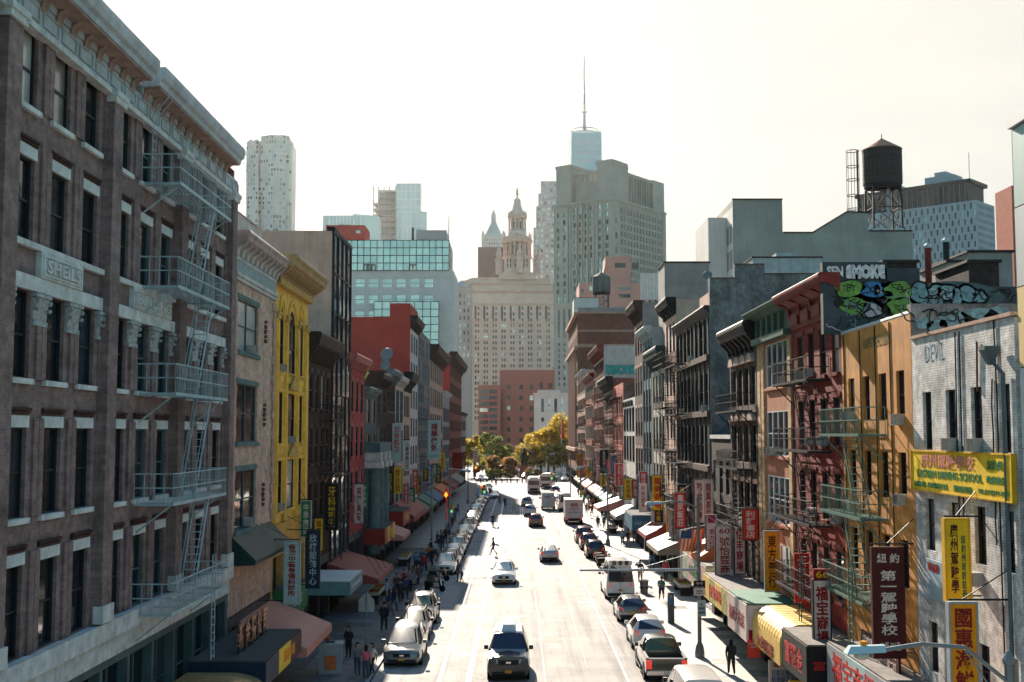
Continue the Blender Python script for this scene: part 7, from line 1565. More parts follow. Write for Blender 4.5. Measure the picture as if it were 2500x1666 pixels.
def car_meshes(kind, pm):
    key = (kind, pm.name)
    if key in _CM: return _CM[key]
    L, hw, ST, (i0, i1, i2, i3), wb, rad = CARS[kind]
    def ring(s):
        y, zb, zs, zt, wt, wf = s; w = hw * wf
        half = [(w * .9, zb), (w, zb + .16), (w * 1.01, (zb + zs) / 2 + .08), (w * .97, zs), (wt * wf, zt - .05), (wt * wf * .8, zt), (0, zt + .025)]
        return [(x, y, z) for x, z in half] + [(-x, y, z) for x, z in reversed(half[:-1])]
    rs = [ring(s) for s in ST]; n = len(rs[0])
    m = MB()
    for r in rs: m.v += r
    for i in range(len(rs) - 1):
        for k in range(n - 1): m.f.append((i*n + k, (i+1)*n + k, (i+1)*n + k + 1, i*n + k + 1)); m.m.append(0)
        m.f.append((i*n + n - 1, (i+1)*n + n - 1, (i+1)*n, i*n)); m.m.append(0)
    m.f.append(tuple(range(n))); m.f.append(tuple((len(rs)-1)*n + k for k in reversed(range(n)))); m.m += [0, 0]
    body = m.mesh('body', pm, True); body.set_sharp_from_angle(angle=R(32))
    q = lambda a, b, k0, k1: [rs[a][k0], rs[b][k0], rs[b][k1], rs[a][k1]]
    ws = MB().face(inset_quad([rs[i0][4], rs[i0][n - 5 + 0], rs[i1][n - 5], rs[i1][4]], .93, 0.0))
    # windscreen and rear glass span the roof width
    def span(a, b, k, off):
        A, B, Cc, D = rs[a][4], rs[a][n - 4], rs[b][n - 4], rs[b][4]
        return inset_quad([A, B, Cc, D] , k, off)
    def up(qd, dy, dz): return [(x, y + dy, z + dz) for x, y, z in qd]
    ws = MB().face(up(inset_quad([rs[i0][4], rs[i0][n-4], rs[i1][n-4], rs[i1][4]], .92, 0), -.03, .075))
    rw = MB().face(up(inset_quad([rs[i3][n-4], rs[i3][4], rs[i2][4], rs[i2][n-4]], .90, 0), .035, .06))
    sw = []
    for sgn in (0, 1):
        for a in range(i1, i2):
            A, B, Cc, D = (rs[a][3], rs[a+1][3], rs[a+1][4], rs[a][4]) if sgn == 0 else (rs[a+1][n-3], rs[a][n-3], rs[a][n-4], rs[a+1][n-4])
            qd = inset_quad([A, B, Cc, D], .88, 0); dx = .012 if sgn == 0 else -.012
            sw.append([(x + dx, y, z + .005) for x, y, z in qd])
        A, B, Cc = (rs[i0][3], rs[i1][3], rs[i1][4]) if sgn == 0 else (rs[i0][n-3], rs[i1][n-3], rs[i1][n-4])
        ce = (Vector(A) + Vector(B) + Vector(Cc)) / 3; dx = .012 if sgn == 0 else -.012
        sw.append([tuple(ce + (Vector(p) - ce) * .72 + Vector((dx, 0, 0))) for p in (A, B, Cc)])
    side = [MB().face(f).mesh('side_window', CGL) for f in sw]
    f0, f1 = ST[1], ST[0]; w0 = hw * f0[5]; zs = f0[2]
    hl = [MB().hexa([(s * w0 * .52, f0[0] - .075, zs - .2), (s * w0 * .97, f0[0] + .1, zs - .17), (s * w0 * .97, f0[0] + .18, zs - .17), (s * w0 * .52, f0[0] + .1, zs - .2)], [(s * w0 * .55, f0[0] - .045, zs - .02), (s * w0 * 1.0, f0[0] + .14, zs + .0), (s * w0 * 1.0, f0[0] + .22, zs + .0), (s * w0 * .55, f0[0] + .1, zs - .02)]).mesh('headlight', HEADL) for s in (-1, 1)]
    gr = MB().box(-w0 * .48, w0 * .48, ST[0][0] - .02, f0[0] + .05, zs - .25, zs - .06).mesh('grille', TRIM)
    gl = MB().box(-w0 * .12, w0 * .12, ST[0][0] - .03, ST[0][0] - .015, zs - .2, zs - .12).mesh('badge', CHROME)
    lb = MB().box(-w0 * .8, w0 * .8, ST[0][0] - .025, f0[0] + .05, f1[1] + .0, f1[1] + .13).mesh('lower_grille', TRIM)
    pl = MB().box(-.16, .16, ST[0][0] - .035, ST[0][0] - .02, f1[1] + .08, f1[1] + .2).mesh('number_plate', PLY)
    r0 = ST[-2]; yr = ST[-1][0]; wr = hw * r0[5]; zr = r0[2]
    tl = [MB().hexa([(s * wr * .62, yr - .05, zr - .3), (s * wr * 1.01, yr - .32, zr - .28), (s * wr * 1.01, yr - .1, zr - .28), (s * wr * .62, yr + .03, zr - .3)], [(s * wr * .72, yr - .05, zr - .02), (s * wr * .995, yr - .3, zr + .02), (s * wr * .98, yr - .12, zr + .02), (s * wr * .74, yr - .02, zr - .02)]).mesh('taillight', TAILL) for s in (-1, 1)]
    rp = MB().box(-.16, .16, yr - .02, yr + .012, ST[-1][2] - .2, ST[-1][2] - .07).mesh('number_plate', PLY)
    rbm = MB().box(-wr * .9, wr * .9, yr - .08, yr + .035, ST[-1][1] - .02, ST[-1][1] + .2).mesh('bumper', TRIM)
    mir = [MB().box(min(s * hw * 1.0, s * (hw + .2)), max(s * hw * 1.0, s * (hw + .2)), ST[i0][0] + .32, ST[i0][0] + .5, ST[i0][2] + .02, ST[i0][2] + .2).mesh('mirror', pm if kind not in ('van', 'highvan', 'bigsuv') else TRIM) for s in (-1, 1)]
    sill = [MB().box(min(s * hw * .93, s * hw * 1.015), max(s * hw * .93, s * hw * 1.015), -wb/2 + rad, wb/2 - rad, ST[3][1] - .02, ST[3][1] + .14).mesh('sill_trim', TRIM) for s in (-1, 1)]
    under = MB().box(-hw * .85, hw * .85, ST[1][0] + .1, ST[-2][0] - .1, .16, .3).mesh('underbody', DARK)
    arch = MB().lathe([(rad * 1.17, -.008), (rad * 1.17, .008)], 18).mesh('wheel_arch', DARK)
    ty = MB().lathe([(rad * .62, -.11), (rad * .95, -.11), (rad, -.08), (rad, .08), (rad * .95, .11), (rad * .62, .11)], 20).mesh('tyre', TYRE, False)
    rm = MB().lathe([(rad * .62, -.1), (rad * .6, .095), (rad * .15, .105), (0, .11)], 14).mesh('rim', RIM)
    sp = MB()
    for k in range(5):
        a = 2 * math.pi * k / 5 + .3; sp.hexa([(rad * .25 * math.cos(a - .5), rad * .25 * math.sin(a - .5), .107), (rad * .55 * math.cos(a - .32), rad * .55 * math.sin(a - .32), .103), (rad * .55 * math.cos(a + .32), rad * .55 * math.sin(a + .32), .103), (rad * .25 * math.cos(a + .5), rad * .25 * math.sin(a + .5), .107)], [(rad * .25 * math.cos(a - .5), rad * .25 * math.sin(a - .5), .112), (rad * .55 * math.cos(a - .32), rad * .55 * math.sin(a - .32), .109), (rad * .55 * math.cos(a + .32), rad * .55 * math.sin(a + .32), .109), (rad * .25 * math.cos(a + .5), rad * .25 * math.sin(a + .5), .112)])
    _CM[key] = dict(body=body, ws=ws.mesh('windscreen', CGL), rw=rw.mesh('rear_window', CGL), side=side, hl=hl, gr=gr, gl=gl, lb=lb, pl=pl, tl=tl, rp=rp, rb=rbm, mir=mir, sill=sill, under=under, arch=arch, ty=ty, rm=rm, sp=sp.mesh('spokes', TRIM), hw=hw, wb=wb, rad=rad, ST=ST, L=L)
    return _CM[key]
def add_wheels(e, hw, ys, rad, ty, rm, sp, arch=None):
    for y in ys:
        for s in (-1, 1):
            wv = ob('wheel', ty, e, (s * (hw - .1), y, rad)); wv.rotation_euler = (0, R(90) * s, 0); ob('rim', rm, wv)
            if arch:
                a = ob('wheel_arch', arch, e, (s * (hw + .012), y, rad * 1.02)); a.rotation_euler = (0, R(90), 0)
def car(label, kind, pm, x, y, away=False, cat='car', name='parked_car', group=None, rz=0.0, rack=False, plate=None):
    """x, y: middle of the end nearest the camera"""
    M = car_meshes(kind, pm); L = M['L']
    e = thing(name, label, cat, (x, y + L / 2, 0.006), (math.pi if away else 0) + rz, group)
    for nm, k in (('body', 'body'), ('windscreen', 'ws'), ('rear_window', 'rw'), ('grille', 'gr'), ('badge', 'gl'), ('lower_grille', 'lb'), ('number_plate', 'pl'), ('number_plate', 'rp'), ('bumper', 'rb'), ('underbody', 'under')): ob(nm, M[k], e)
    for nm, k in (('side_window', 'side'), ('headlight', 'hl'), ('taillight', 'tl'), ('mirror', 'mir'), ('sill_trim', 'sill')):
        for me in M[k]: ob(nm, me, e)
    add_wheels(e, M['hw'], (-M['wb'] / 2, M['wb'] / 2), M['rad'], M['ty'], M['rm'], M['sp'], M['arch'])
    if rack:
        zt = M['ST'][5][3]; wt = M['ST'][5][4] * .9
        for s in (-1, 1): MB().tube([(s * wt, -.5, zt - .02), (s * wt, -.3, zt + .07), (s * wt, 1.5, zt + .05), (s * wt, 1.7, zt - .06)], .022, 5).build('roof_rail', TRIM, e)
    return e
XP, XQ = -6.05, 7.62
car('silver grey minivan with sun glint, first in the left parked row', 'minivan', P_SMOKE, XP + .1, 62.2, group=None)
car('black wagon parked right behind the silver minivan', 'wagon', P_BLACK, XP, 69.6, rack=True)
car('black SUV with roof rails, third in the left row', 'suv', P_BLACK, XP, 75.6, rack=True)
car('silver SUV heading the second left cluster', 'suv', P_SILV, XP - .1, 102.2)
car('dark wagon tucked behind the heading silver SUV', 'wagon', P_GREY, XP, 107.6)
car('pale hatchback fourth from the scooter on the left', 'hatch', P_WHITE, XP, 113.2)
car('light blue-grey SUV before the left signal mast', 'suv', P_BLUE, XP, 118.6)
car('maroon sedan last of the second left cluster', 'sedan', P_MAROON, XP, 124.2)
car('black sedan fifth of the second left cluster', 'sedan', P_BLACK, XP, 130.2)
car('white wagon by the foot of the left signal mast', 'wagon', P_WHITE, XP, 136.4)
car('dark green SUV past the left signal mast', 'suv', P_GREEN, XP, 144.5)
car('brown sedan just short of the white hatchback', 'sedan', P_BROWN, XP, 150.8)
car('grey SUV between the silver sedan and the far cargo van', 'suv', P_GREY, XP, 187.0)
car('white sedan second before the far cargo van', 'sedan', P_WHITE, XP, 193.2)
car('black wagon touching the far cargo van', 'wagon', P_BLACK, XP, 200.2)
car('white hatchback parked just past the left signal mast', 'hatch', P_WHITE, XP, 157.0)
car('grey sedan behind the white hatchback on the left', 'sedan', P_SILV, XP, 162.4)
car('dark wagon deep in the left row', 'wagon', P_GREY, XP, 168.6)
car('white SUV deep in the left row', 'suv', P_WHITE, XP, 174.4)
car('silver sedan near the far end of the left row', 'sedan', P_SILV, XP, 180.2)
car('pale teal cargo van with open side, far left row', 'highvan', P_SILV, XP, 208.0, cat='van', name='parked_van')
car('white sedan double parked by the far cargo van', 'sedan', P_WHITE, -4.1, 221.0)
car('blue SUV at the far left corner', 'suv', P_BLUE, XP, 246.0)
# right row, seen from behind
car('white cargo van cut off at the bottom edge', 'van', P_WHITE, XQ, 49.3, True, cat='van', name='parked_van')
car('white crossover with red tail lamps behind the pickup', 'suv', P_WHITE, XQ - .25, 67.0, True)
car('dark wagon with silver roof rails, between the white crossover and the high van', 'wagon', P_GREY, XQ - .25, 76.6, True, rack=True)
e = car('high-roofed white van with roof lamps on the right', 'highvan', P_WHITE, XQ - .15, 86.8, True, cat='van', name='parked_van')
MB().box(-.85, .85, 3.05, 3.4, 2.55, 2.86).build('lamp_housing', P_WHITE, e)
for k in range(3): MB().lathe([(.17, 0), (.15, .02), (0, .02)], 12).build('warning_lamp', CGL, e, loc=(-.45 + k * .45, 3.41, 2.7)).rotation_euler = (R(-90), 0, 0)
MB().box(-.86, .86, 3.43, 3.46, 1.35, 2.3).build('rear_glass', CGL, e); MB().box(-.01, .01, 3.45, 3.475, .6, 2.5).build('door_seam', TRIM, e)
car('black SUV parked past the high white van', 'suv', P_BLACK, XQ, 115.6, True)
car('dark brown SUV second past the high white van', 'suv', P_BROWN, XQ - .1, 124.0, True)
car('maroon minivan behind the box truck', 'minivan', P_MAROON, XQ - .15, 131.5, True)
car('white hatchback beside the delivery van, right row', 'hatch', P_WHITE, XQ, 202.0, True)
car('grey van with two rear windows beyond the box truck', 'highvan', P_SILV, XQ - .1, 186.0, True, cat='van', name='parked_van')
car('red sedan far along the right row', 'sedan', P_RED, XQ, 220.0, True)
car('white sedan beyond the red sedan on the right', 'sedan', P_WHITE, XQ, 214.2, True)
car('dark blue-grey SUV at the far end of the right row', 'suv', P_BLUE, XQ, 236.0, True)
# traffic
e = car('black SUV with a white roof box driving towards the viewer', 'bigsuv', P_BLACK, -.42, 58.7, cat='car', name='moving_car'); e.scale = (1.03, 1.0, 1.13)
MB().hexa([(-.36, -.35, 1.88), (.36, -.35, 1.88), (.36, 1.7, 1.88), (-.36, 1.7, 1.88)], [(-.28, -.2, 2.14), (.28, -.2, 2.14), (.28, 1.6, 2.2), (-.28, 1.6, 2.2)]).build('roof_box', P_WHITE, e)
MB().prism_x([(-.45, 1.80), (2.0, 1.82), (2.0, 1.905), (.5, 1.915), (-.4, 1.87)], -.66, .66).build('roof_panel', P_WHITE, e)
MB().hexa([(-.8, -2.3, 1.045), (.8, -2.3, 1.045), (.82, -1.15, 1.2), (-.82, -1.15, 1.2)], [(-.8, -2.28, 1.07), (.8, -2.28, 1.07), (.82, -1.15, 1.215), (-.82, -1.15, 1.215)]).build('bonnet', P_SILV, e)
car('white crossover with headlights on, coming towards the viewer', 'suv', P_WHITE, -1.05, 95.6, name='moving_car')
car('silver hatchback driving away in the right lane', 'hatch', P_SILV, 3.05, 112.2, True, name='moving_car')
car('brown crossover driving away, last of the queue of three', 'suv', P_BROWN, 2.45, 154.2, True, name='moving_car')
car('silver crossover in the middle of the queue of three', 'suv', P_SILV, 1.9, 174.0, True, name='moving_car')
car('blue-grey crossover leading the queue of three', 'suv', P_BLUE, 1.65, 196.0, True, name='moving_car')
for i, (x, y, k, p_) in enumerate(((tx(1283, 318), 318, 'suv', P_GREY), (tx(1200, 312), 312, 'sedan', P_BLACK), (tx(1270, 335), 335, 'van', P_WHITE), (tx(1215, 330), 330, 'suv', P_BLUE), (12, 300, 'sedan', P_WHITE), (16, 312, 'suv', P_RED), (-9.5, 303, 'suv', P_WHITE))):
    car('%s in the far square' % ('grey SUV', 'black sedan', 'white van', 'blue-grey SUV', 'white sedan', 'red SUV', 'white SUV')[i], k, p_, x, y, name='moving_car')
# ---- pickup
def pickup(label, pm, x, y):
    L = 5.8; e = thing('parked_pickup', label, 'pickup truck', (x, y + L / 2, .006), math.pi); hw = 1.0
    ST = [(-2.9, .4, .75, .85, .8, .86), (-2.8, .34, 1.02, 1.1, .86, .97), (-1.7, .32, 1.12, 1.18, .88, 1.0), (-1.2, .32, 1.15, 1.2, .86, 1.0), (-.6, .32, 1.2, 1.82, .7, 1.0), (.3, .32, 1.2, 1.88, .72, 1.0), (.75, .32, 1.2, 1.8, .7, 1.0), (.9, .32, 1.15, 1.2, .86, 1.0)]
    CARS['pickup'] = (L, hw, ST, (3, 4, 6, 7), 3.5, .39); M = car_meshes('pickup', pm)
    for nm, k in (('cab', 'body'), ('windscreen', 'ws'), ('rear_window', 'rw'), ('grille', 'gr'), ('number_plate', 'pl')): ob(nm, M[k], e)
    for nm, k in (('side_window', 'side'), ('headlight', 'hl'), ('mirror', 'mir')):
        for me in M[k]: ob(nm, me, e)
    for s in (-1, 1): MB().box(min(s * .86, s * 1.0), max(s * .86, s * 1.0), .95, 2.85, .5, 1.18).build('bed_side', pm, e); MB().box(min(s * .85, s * 1.01), max(s * .85, s * 1.01), .95, 2.86, 1.18, 1.22).build('bed_rail', TRIM, e); MB().box(min(s * .72, s * .99), max(s * .72, s * .99), 2.8, 2.88, .7, 1.12).build('taillight', TAILL, e); MB().tube([(s * 1.06, -1.2, .42), (s * 1.06, 1.0, .42)], .05, 6).build('side_step', CHROME, e)
    MB().box(-.86, .86, .95, 2.75, .55, .62).build('bed_floor', TRIM, e); MB().box(-.86, .86, 2.76, 2.85, .55, 1.17).build('tailgate', pm, e); MB().box(-.86, .86, 2.75, 2.87, 1.171, 1.21).build('tailgate_cap', P_WHITE, e); MB().box(-.95, .95, 2.86, 3.02, .42, .62).build('bumper', CHROME, e); MB().box(-.16, .16, 3.02, 3.03, .46, .6).build('number_plate', PLW, e)
    MB().box(-.8, .8, -2.6, 2.7, .3, .5).build('underbody', DARK, e)
    add_wheels(e, hw, (-1.85, 1.7), .39, M['ty'], M['rm'], M['sp'], M['arch'])
pickup('dark green pickup truck with open bed on the right', P_GREEN, XQ - .4, 58.3)
# ---- box truck, delivery step van, buses
def wheelset(e, hw, ys, rad):
    ty = MB().lathe([(rad * .55, -.13), (rad, -.12), (rad, .12), (rad * .55, .13)], 18).mesh('tyre', TYRE); rm = MB().lathe([(rad * .55, -.1), (rad * .5, .12), (0, .125)], 12).mesh('rim', RIM)
    add_wheels(e, hw, ys, rad, ty, rm, None)
def box_truck(label, x, y):
    e = thing('box_truck', label, 'truck', (x, y + 3.6, .006), math.pi)
    MB().box(-1.2, 1.2, -1.3, 3.55, .95, 3.35).build('cargo_box', plain('truck_box_rose', (.5, .42, .38), .5, var=.12), e)
    fr = MB().box(-1.2, 1.2, 3.55, 3.6, 3.2, 3.36).box(-1.2, 1.2, 3.55, 3.6, .9, 1.02).box(-1.2, -1.08, 3.55, 3.6, 1.021, 3.199).box(1.08, 1.2, 3.55, 3.6, 1.021, 3.199).build('door_frame', P_WHITE, e)
    MB().box(-1.0, 1.0, 3.56, 3.585, 1.1, 3.1).build('rear_door', S_PINK, e)
    for s, z, w_, h_, m in (('德昌', 2.65, .95, .45, S_DRED), ('肉食公司', 2.15, 1.2, .3, S_DRED), ('TEL:212-941-8188', 1.65, 1.7, .18, S_BLU)): txt(s, w_, h_, m, e, (0, 3.6, z), rot=(R(90), 0, R(180)), bold=.015)
    MB().hexa([(-1.0, -3.4, .5), (1.0, -3.4, .5), (1.0, -1.35, .5), (-1.0, -1.35, .5)], [(-.95, -2.9, 2.3), (.95, -2.9, 2.3), (.95, -1.35, 2.35), (-.95, -1.35, 2.35)]).build('cab', P_WHITE, e)
    MB().face([(-.85, -3.22, 1.35), (.85, -3.22, 1.35), (.82, -2.96, 2.2), (-.82, -2.96, 2.2)]).build('windscreen', CGL, e); MB().box(-1.05, 1.05, -3.3, 3.5, .5, .8).build('chassis', DARK, e); MB().box(-1.15, 1.15, 3.4, 3.62, .45, .7).build('bumper', TRIM, e)
    for s in (-1, 1): MB().box(min(s * .8, s * 1.1), max(s * .8, s * 1.1), 3.6, 3.63, .72, .85).build('taillight', TAILL, e)
    wheelset(e, 1.1, (-2.5, 2.2), .42)
box_truck('white box truck with red characters on its rear door', 7.55, 158.4)
def step_van(label, x, y):
    e = thing('delivery_van', label, 'van', (x, y + 3.3, .006), math.pi)
    MB().hexa([(-1.1, -2.6, .5), (1.1, -2.6, .5), (1.1, 3.25, .5), (-1.1, 3.25, .5)], [(-1.02, -2.0, 2.75), (1.02, -2.0, 2.75), (1.02, 3.2, 2.75), (-1.02, 3.2, 2.75)]).build('body', P_WHITE, e)
    MB().hexa([(-1.05, -3.3, .5), (1.05, -3.3, .5), (1.1, -2.6, .5), (-1.1, -2.6, .5)], [(-.9, -3.0, 1.35), (.9, -3.0, 1.35), (1.0, -2.3, 1.45), (-1.0, -2.3, 1.45)]).build('bonnet', P_WHITE, e)
    MB().box(-.95, .95, 3.25, 3.28, .75, 2.6).build('rear_door', plain('van_pale_grey', (.42, .45, .46), .4, var=.05), e); MB().box(-.01, .01, 3.275, 3.29, .75, 2.6).build('door_seam', TRIM, e)
    txt('Fed', .62, .3, plain('logo_purple', (.09, .02, .2), .5, var=0), e, (.3, 3.295, 2.15), rot=(R(90), 0, R(180)), bold=.03); txt('Ex', .44, .3, plain('logo_orange', (.6, .12, .02), .5, var=0), e, (-.26, 3.295, 2.15), rot=(R(90), 0, R(180)), bold=.03)
    MB().box(-1.1, 1.1, 3.2, 3.4, .4, .6).build('bumper', TRIM, e); MB().face([(-.9, -2.58, 1.5), (.9, -2.58, 1.5), (.86, -2.12, 2.5), (-.86, -2.12, 2.5)]).build('windscreen', CGL, e)
    for s in (-1, 1): MB().box(min(s * .96, s * 1.08), max(s * .96, s * 1.08), 3.24, 3.27, 1.0, 1.4).build('taillight', TAILL, e); MB().box(min(s * 1.1, s * 1.35), max(s * 1.1, s * 1.35), -2.5, -2.4, 1.5, 1.9).build('mirror', TRIM, e)
    wheelset(e, 1.05, (-2.3, 2.0), .4)
step_van('white delivery van with purple and orange lettering stopped in the right lane', 4.95, 188.4)
def bus(label, x, y, rz=0.0):
    L = 12.0; e = thing('city_bus', label, 'bus', (x, y + L / 2, .006), math.pi + rz)
    BW = plain('bus_white', (.55, .53, .51), .35, var=.08, coat=.4)
    MB().prism_y([(-1.27, .35), (1.27, .35), (1.3, .8), (1.27, 2.7), (1.1, 3.0), (-1.1, 3.0), (-1.27, 2.7), (-1.3, .8)], -L/2, L/2).build('body', BW, e)
    for s in (-1, 1):
        for k in range(7): MB().box(min(s * 1.285, s * 1.3), max(s * 1.285, s * 1.3), -5.4 + k * 1.55, -4.0 + k * 1.55, 1.4, 2.5).build('side_window', CGL, e)
        MB().box(min(s * 1.0, s * 1.22), max(s * 1.0, s * 1.22), L/2, L/2 + .03, 1.2, 1.45).build('taillight', TAILL, e)
    MB().box(-1.05, 1.05, L/2, L/2 + .02, 1.75, 2.65).build('rear_window', plain('bus_rear_dark', (.09, .03, .03), .2), e); MB().box(-.8, .8, L/2, L/2 + .025, .7, 1.15).build('engine_cover', TRIM, e); MB().box(-1.25, 1.25, L/2, L/2 + .1, .35, .6).build('bumper', TRIM, e)
    MB().box(-.9, .9, 1.0, 5.2, 3.0, 3.3).build('roof_unit', BW, e); MB().box(-.9, .9, -4.6, -1.5, 3.0, 3.22).build('roof_unit', BW, e); MB().box(-1.1, 1.1, -L/2 - .02, -L/2, 1.2, 2.6).build('windscreen', CGL, e)
    wheelset(e, 1.2, (-3.5, 3.0), .48)
bus('white bus with dark rear window at the far end of the street', 3.4, 240.0); bus('second white bus ahead, turning into the square', 6.9, 262.0, R(-6))
# ---- scooters, motorbikes, bicycles
def scooter(label, x, y, rz, m):
    e = thing('scooter', label, 'scooter', (x, y, .0), rz)
    w = MB().lathe([(.12, -.05), (.24, -.05), (.25, 0), (.24, .05), (.12, .05)], 16).mesh('wheel', TYRE)
    for yy in (-.65, .6): ob('wheel', w, e, (0, yy, .25)).rotation_euler = (0, R(90), 0)
    MB().hexa([(-.14, .05, .3), (.14, .05, .3), (.14, .8, .4), (-.14, .8, .4)], [(-.12, .1, .72), (.12, .1, .72), (.1, .85, .68), (-.1, .85, .68)]).hexa([(-.12, -.55, .25), (.12, -.55, .25), (.12, .1, .25), (-.12, .1, .25)], [(-.12, -.5, .34), (.12, -.5, .34), (.12, .1, .34), (-.12, .1, .34)]).hexa([(-.18, -.58, .3), (.18, -.58, .3), (.18, -.48, .3), (-.18, -.48, .3)], [(-.13, -.5, .95), (.13, -.5, .95), (.13, -.4, .95), (-.13, -.4, .95)]).build('body', m, e)
    MB().hexa([(-.13, .0, .73), (.13, .0, .73), (.12, .82, .7), (-.12, .82, .7)], [(-.12, .02, .82), (.12, .02, .82), (.1, .8, .79), (-.1, .8, .79)]).build('seat', TRIM, e)
    MB().tube([(-.33, -.36, 1.02), (0, -.46, .98), (.33, -.36, 1.02)], .022, 6).tube([(0, -.65, .25), (0, -.48, .95)], .03, 6).build('handlebar', CHROME, e); MB().lathe([(.0, 0), (.08, .03), (.06, .08)], 10).build('headlamp', HEADL, e, loc=(0, -.58, .88)).rotation_euler = (R(90), 0, 0)
for i, (x, y, rz, m) in enumerate(((-6.3, 92.0, 1.2, P_BLACK), (-6.5, 95.5, .9, P_GREY), (-6.4, 98.5, 1.4, P_BLACK), (8.0, 109.0, 1.9, P_BLACK), (8.1, 111.5, 1.7, P_GREY), (8.0, 113.6, 2.0, P_RED))):
    scooter('%s scooter parked %s' % (('black', 'grey', 'black', 'black', 'grey', 'red')[i], ('nearest in the gap of the left row', 'second in the gap of the left row', 'just ahead of the silver SUV on the left', 'at the right kerb before the black SUV', 'middle of three at the right kerb', 'farthest of three at the right kerb')[i]), x, y, rz, m)
def bicycle(label, x, y, rz):
    e = thing('bicycle', label, 'bicycle', (x, y, 0), rz); w = MB()
    w.tube([(.33 * math.cos(2 * math.pi * k / 18), .33 * math.sin(2 * math.pi * k / 18), 0) for k in range(19)], .022, 5)
    for k in range(6): w.bar((0, 0, 0), (.32 * math.cos(k * 1.047), .32 * math.sin(k * 1.047), 0), .006)
    me = w.mesh('wheel', TYRE)
    for yy in (-.52, .52): ob('wheel', me, e, (0, yy, .345)).rotation_euler = (0, R(90), 0)
    MB().tube([(0, -.52, .345), (0, -.36, .85), (0, .15, .8), (0, .52, .345), (0, .1, .33), (0, .15, .8)], .018, 5).tube([(0, .1, .33), (0, -.36, .8)], .018, 5).tube([(0, -.36, .85), (0, -.4, 1.0)], .018, 5).build('frame', P_RED, e)
    MB().tube([(-.28, -.3, 1.04), (0, -.42, 1.0), (.28, -.3, 1.04)], .014, 5).build('handlebar', CHROME, e); MB().hexa([(-.07, .05, .9), (.07, .05, .9), (.09, .3, .9), (-.09, .3, .9)], [(-.05, .05, .95), (.05, .05, .95), (.08, .3, .96), (-.08, .3, .96)]).build('saddle', TRIM, e)
    return e
bicycle('bicycle ridden along the bike lane beyond the crossing', -3.15, 155.5, 0); bicycle('bicycle ridden near the far crossing', -3.0, 206.0, 0); bicycle('bicycle leaning at the right kerb by the high van', 9.0, 104.0, .3)
# ================================================================ people: one skinned body per pose, clothes by material slot
def pose_mesh(key, pose):
    """skeleton joints -> Skin + Subdivision, evaluated once; faces sorted into skin, top, legs, shoes by height and side"""
    me = bpy.data.meshes.new('body_source'); V, E, RAD = [], [], []
    def j(p, r, par=None):
        V.append(p); RAD.append(r)
        if par is not None: E.append((par, len(V) - 1))
        return len(V) - 1
    lean = pose.get('lean', 0.0)
    pel = j((0, 0, .95), (.15, .115)); wa = j((0, -lean * .3, 1.1), (.135, .1), pel); ch = j((0, -lean * .7, 1.3), (.165, .115), wa); nk0 = j((0, -lean, 1.44), (.09, .075), ch)
    nk = j((0, -lean - .01, 1.51), (.05, .052), nk0); hd = j((0, -lean - .035, 1.61), (.075, .09), nk); tp = j((0, -lean - .02, 1.70), (.062, .075), hd)
    for s in (-1, 1):
        hx, kn, an = pose['leg'][0 if s < 0 else 1]
        h = j((s * .09, 0, .88), (.09, .095), pel); k = j((s * .1, kn[0], kn[1]), (.062, .068), h); a = j((s * .1, an[0], an[1]), (.04, .042), k); t = j((s * .11, an[0] - .15, max(.035, an[1] - .055)), (.042, .03), a)
        sh = j((s * .19, -lean * .9, 1.40), (.062, .062), ch); el, wr = pose['arm'][0 if s < 0 else 1]
        e_ = j((s * (.23 + el[2]), el[0] - lean * .5, el[1]), (.043, .043), sh); w_ = j((s * (.22 + wr[2]), wr[0] - lean * .5, wr[1]), (.03, .032), e_)
        d = (Vector(V[w_]) - Vector(V[e_])).normalized(); pm_ = j(tuple(Vector(V[w_]) + d * .08), (.036, .024), w_)
        for q in range(4): j(tuple(Vector(V[pm_]) + d * (.07 + .012 * (q in (1, 2))) + Vector((0, (q - 1.5) * .017, 0))), (.009, .009), pm_)
        j(tuple(Vector(V[w_]) + d * .06 + Vector((0, -.05, 0))), (.01, .01), w_)
    me.from_pydata(V, E, []); o = bpy.data.objects.new('body_source', me); COL.objects.link(o)
    md = o.modifiers.new('skin', 'SKIN'); sv = me.skin_vertices[0].data
    for i, r in enumerate(RAD): sv[i].radius = (r[0] * 1.22, r[1] * 1.22)
    sv[0].use_root = True
    ss = o.modifiers.new('sub', 'SUBSURF'); ss.levels = 1; ss.render_levels = 1
    return o
STAND = dict(leg=[(0, (-.02, .48), (0, .09)), (0, (-.02, .48), (0, .09))], arm=[((.02, 1.12, .02), (-.04, .88, .02)), ((.02, 1.12, .02), (-.04, .88, .02))])
WALK = dict(leg=[(0, (-.2, .52), (-.28, .12)), (0, (.06, .47), (.36, .17))], arm=[((.14, 1.14, .02), (.1, .9, .0)), ((-.1, 1.13, .03), (-.26, .94, .0))], lean=.03)
WALK2 = dict(leg=[(0, (.04, .47), (.26, .14)), (0, (-.16, .52), (-.2, .1))], arm=[((-.12, 1.13, .02), (-.28, .96, .0)), ((.13, 1.14, .03), (.1, .9, .02))], lean=.02)
HANDUP = dict(leg=[(0, (-.03, .48), (.02, .09)), (0, (-.06, .48), (-.1, .09))], arm=[((-.12, 1.36, .18), (-.2, 1.58, -.05)), ((.02, 1.12, .04), (-.06, .88, .04))])
FOLD = dict(leg=[(0, (-.02, .48), (0, .09)), (0, (-.02, .48), (.02, .09))], arm=[((.0, 1.13, .04), (-.24, 1.1, -.12)), ((.0, 1.13, .04), (-.22, 1.06, -.14))], lean=.01)
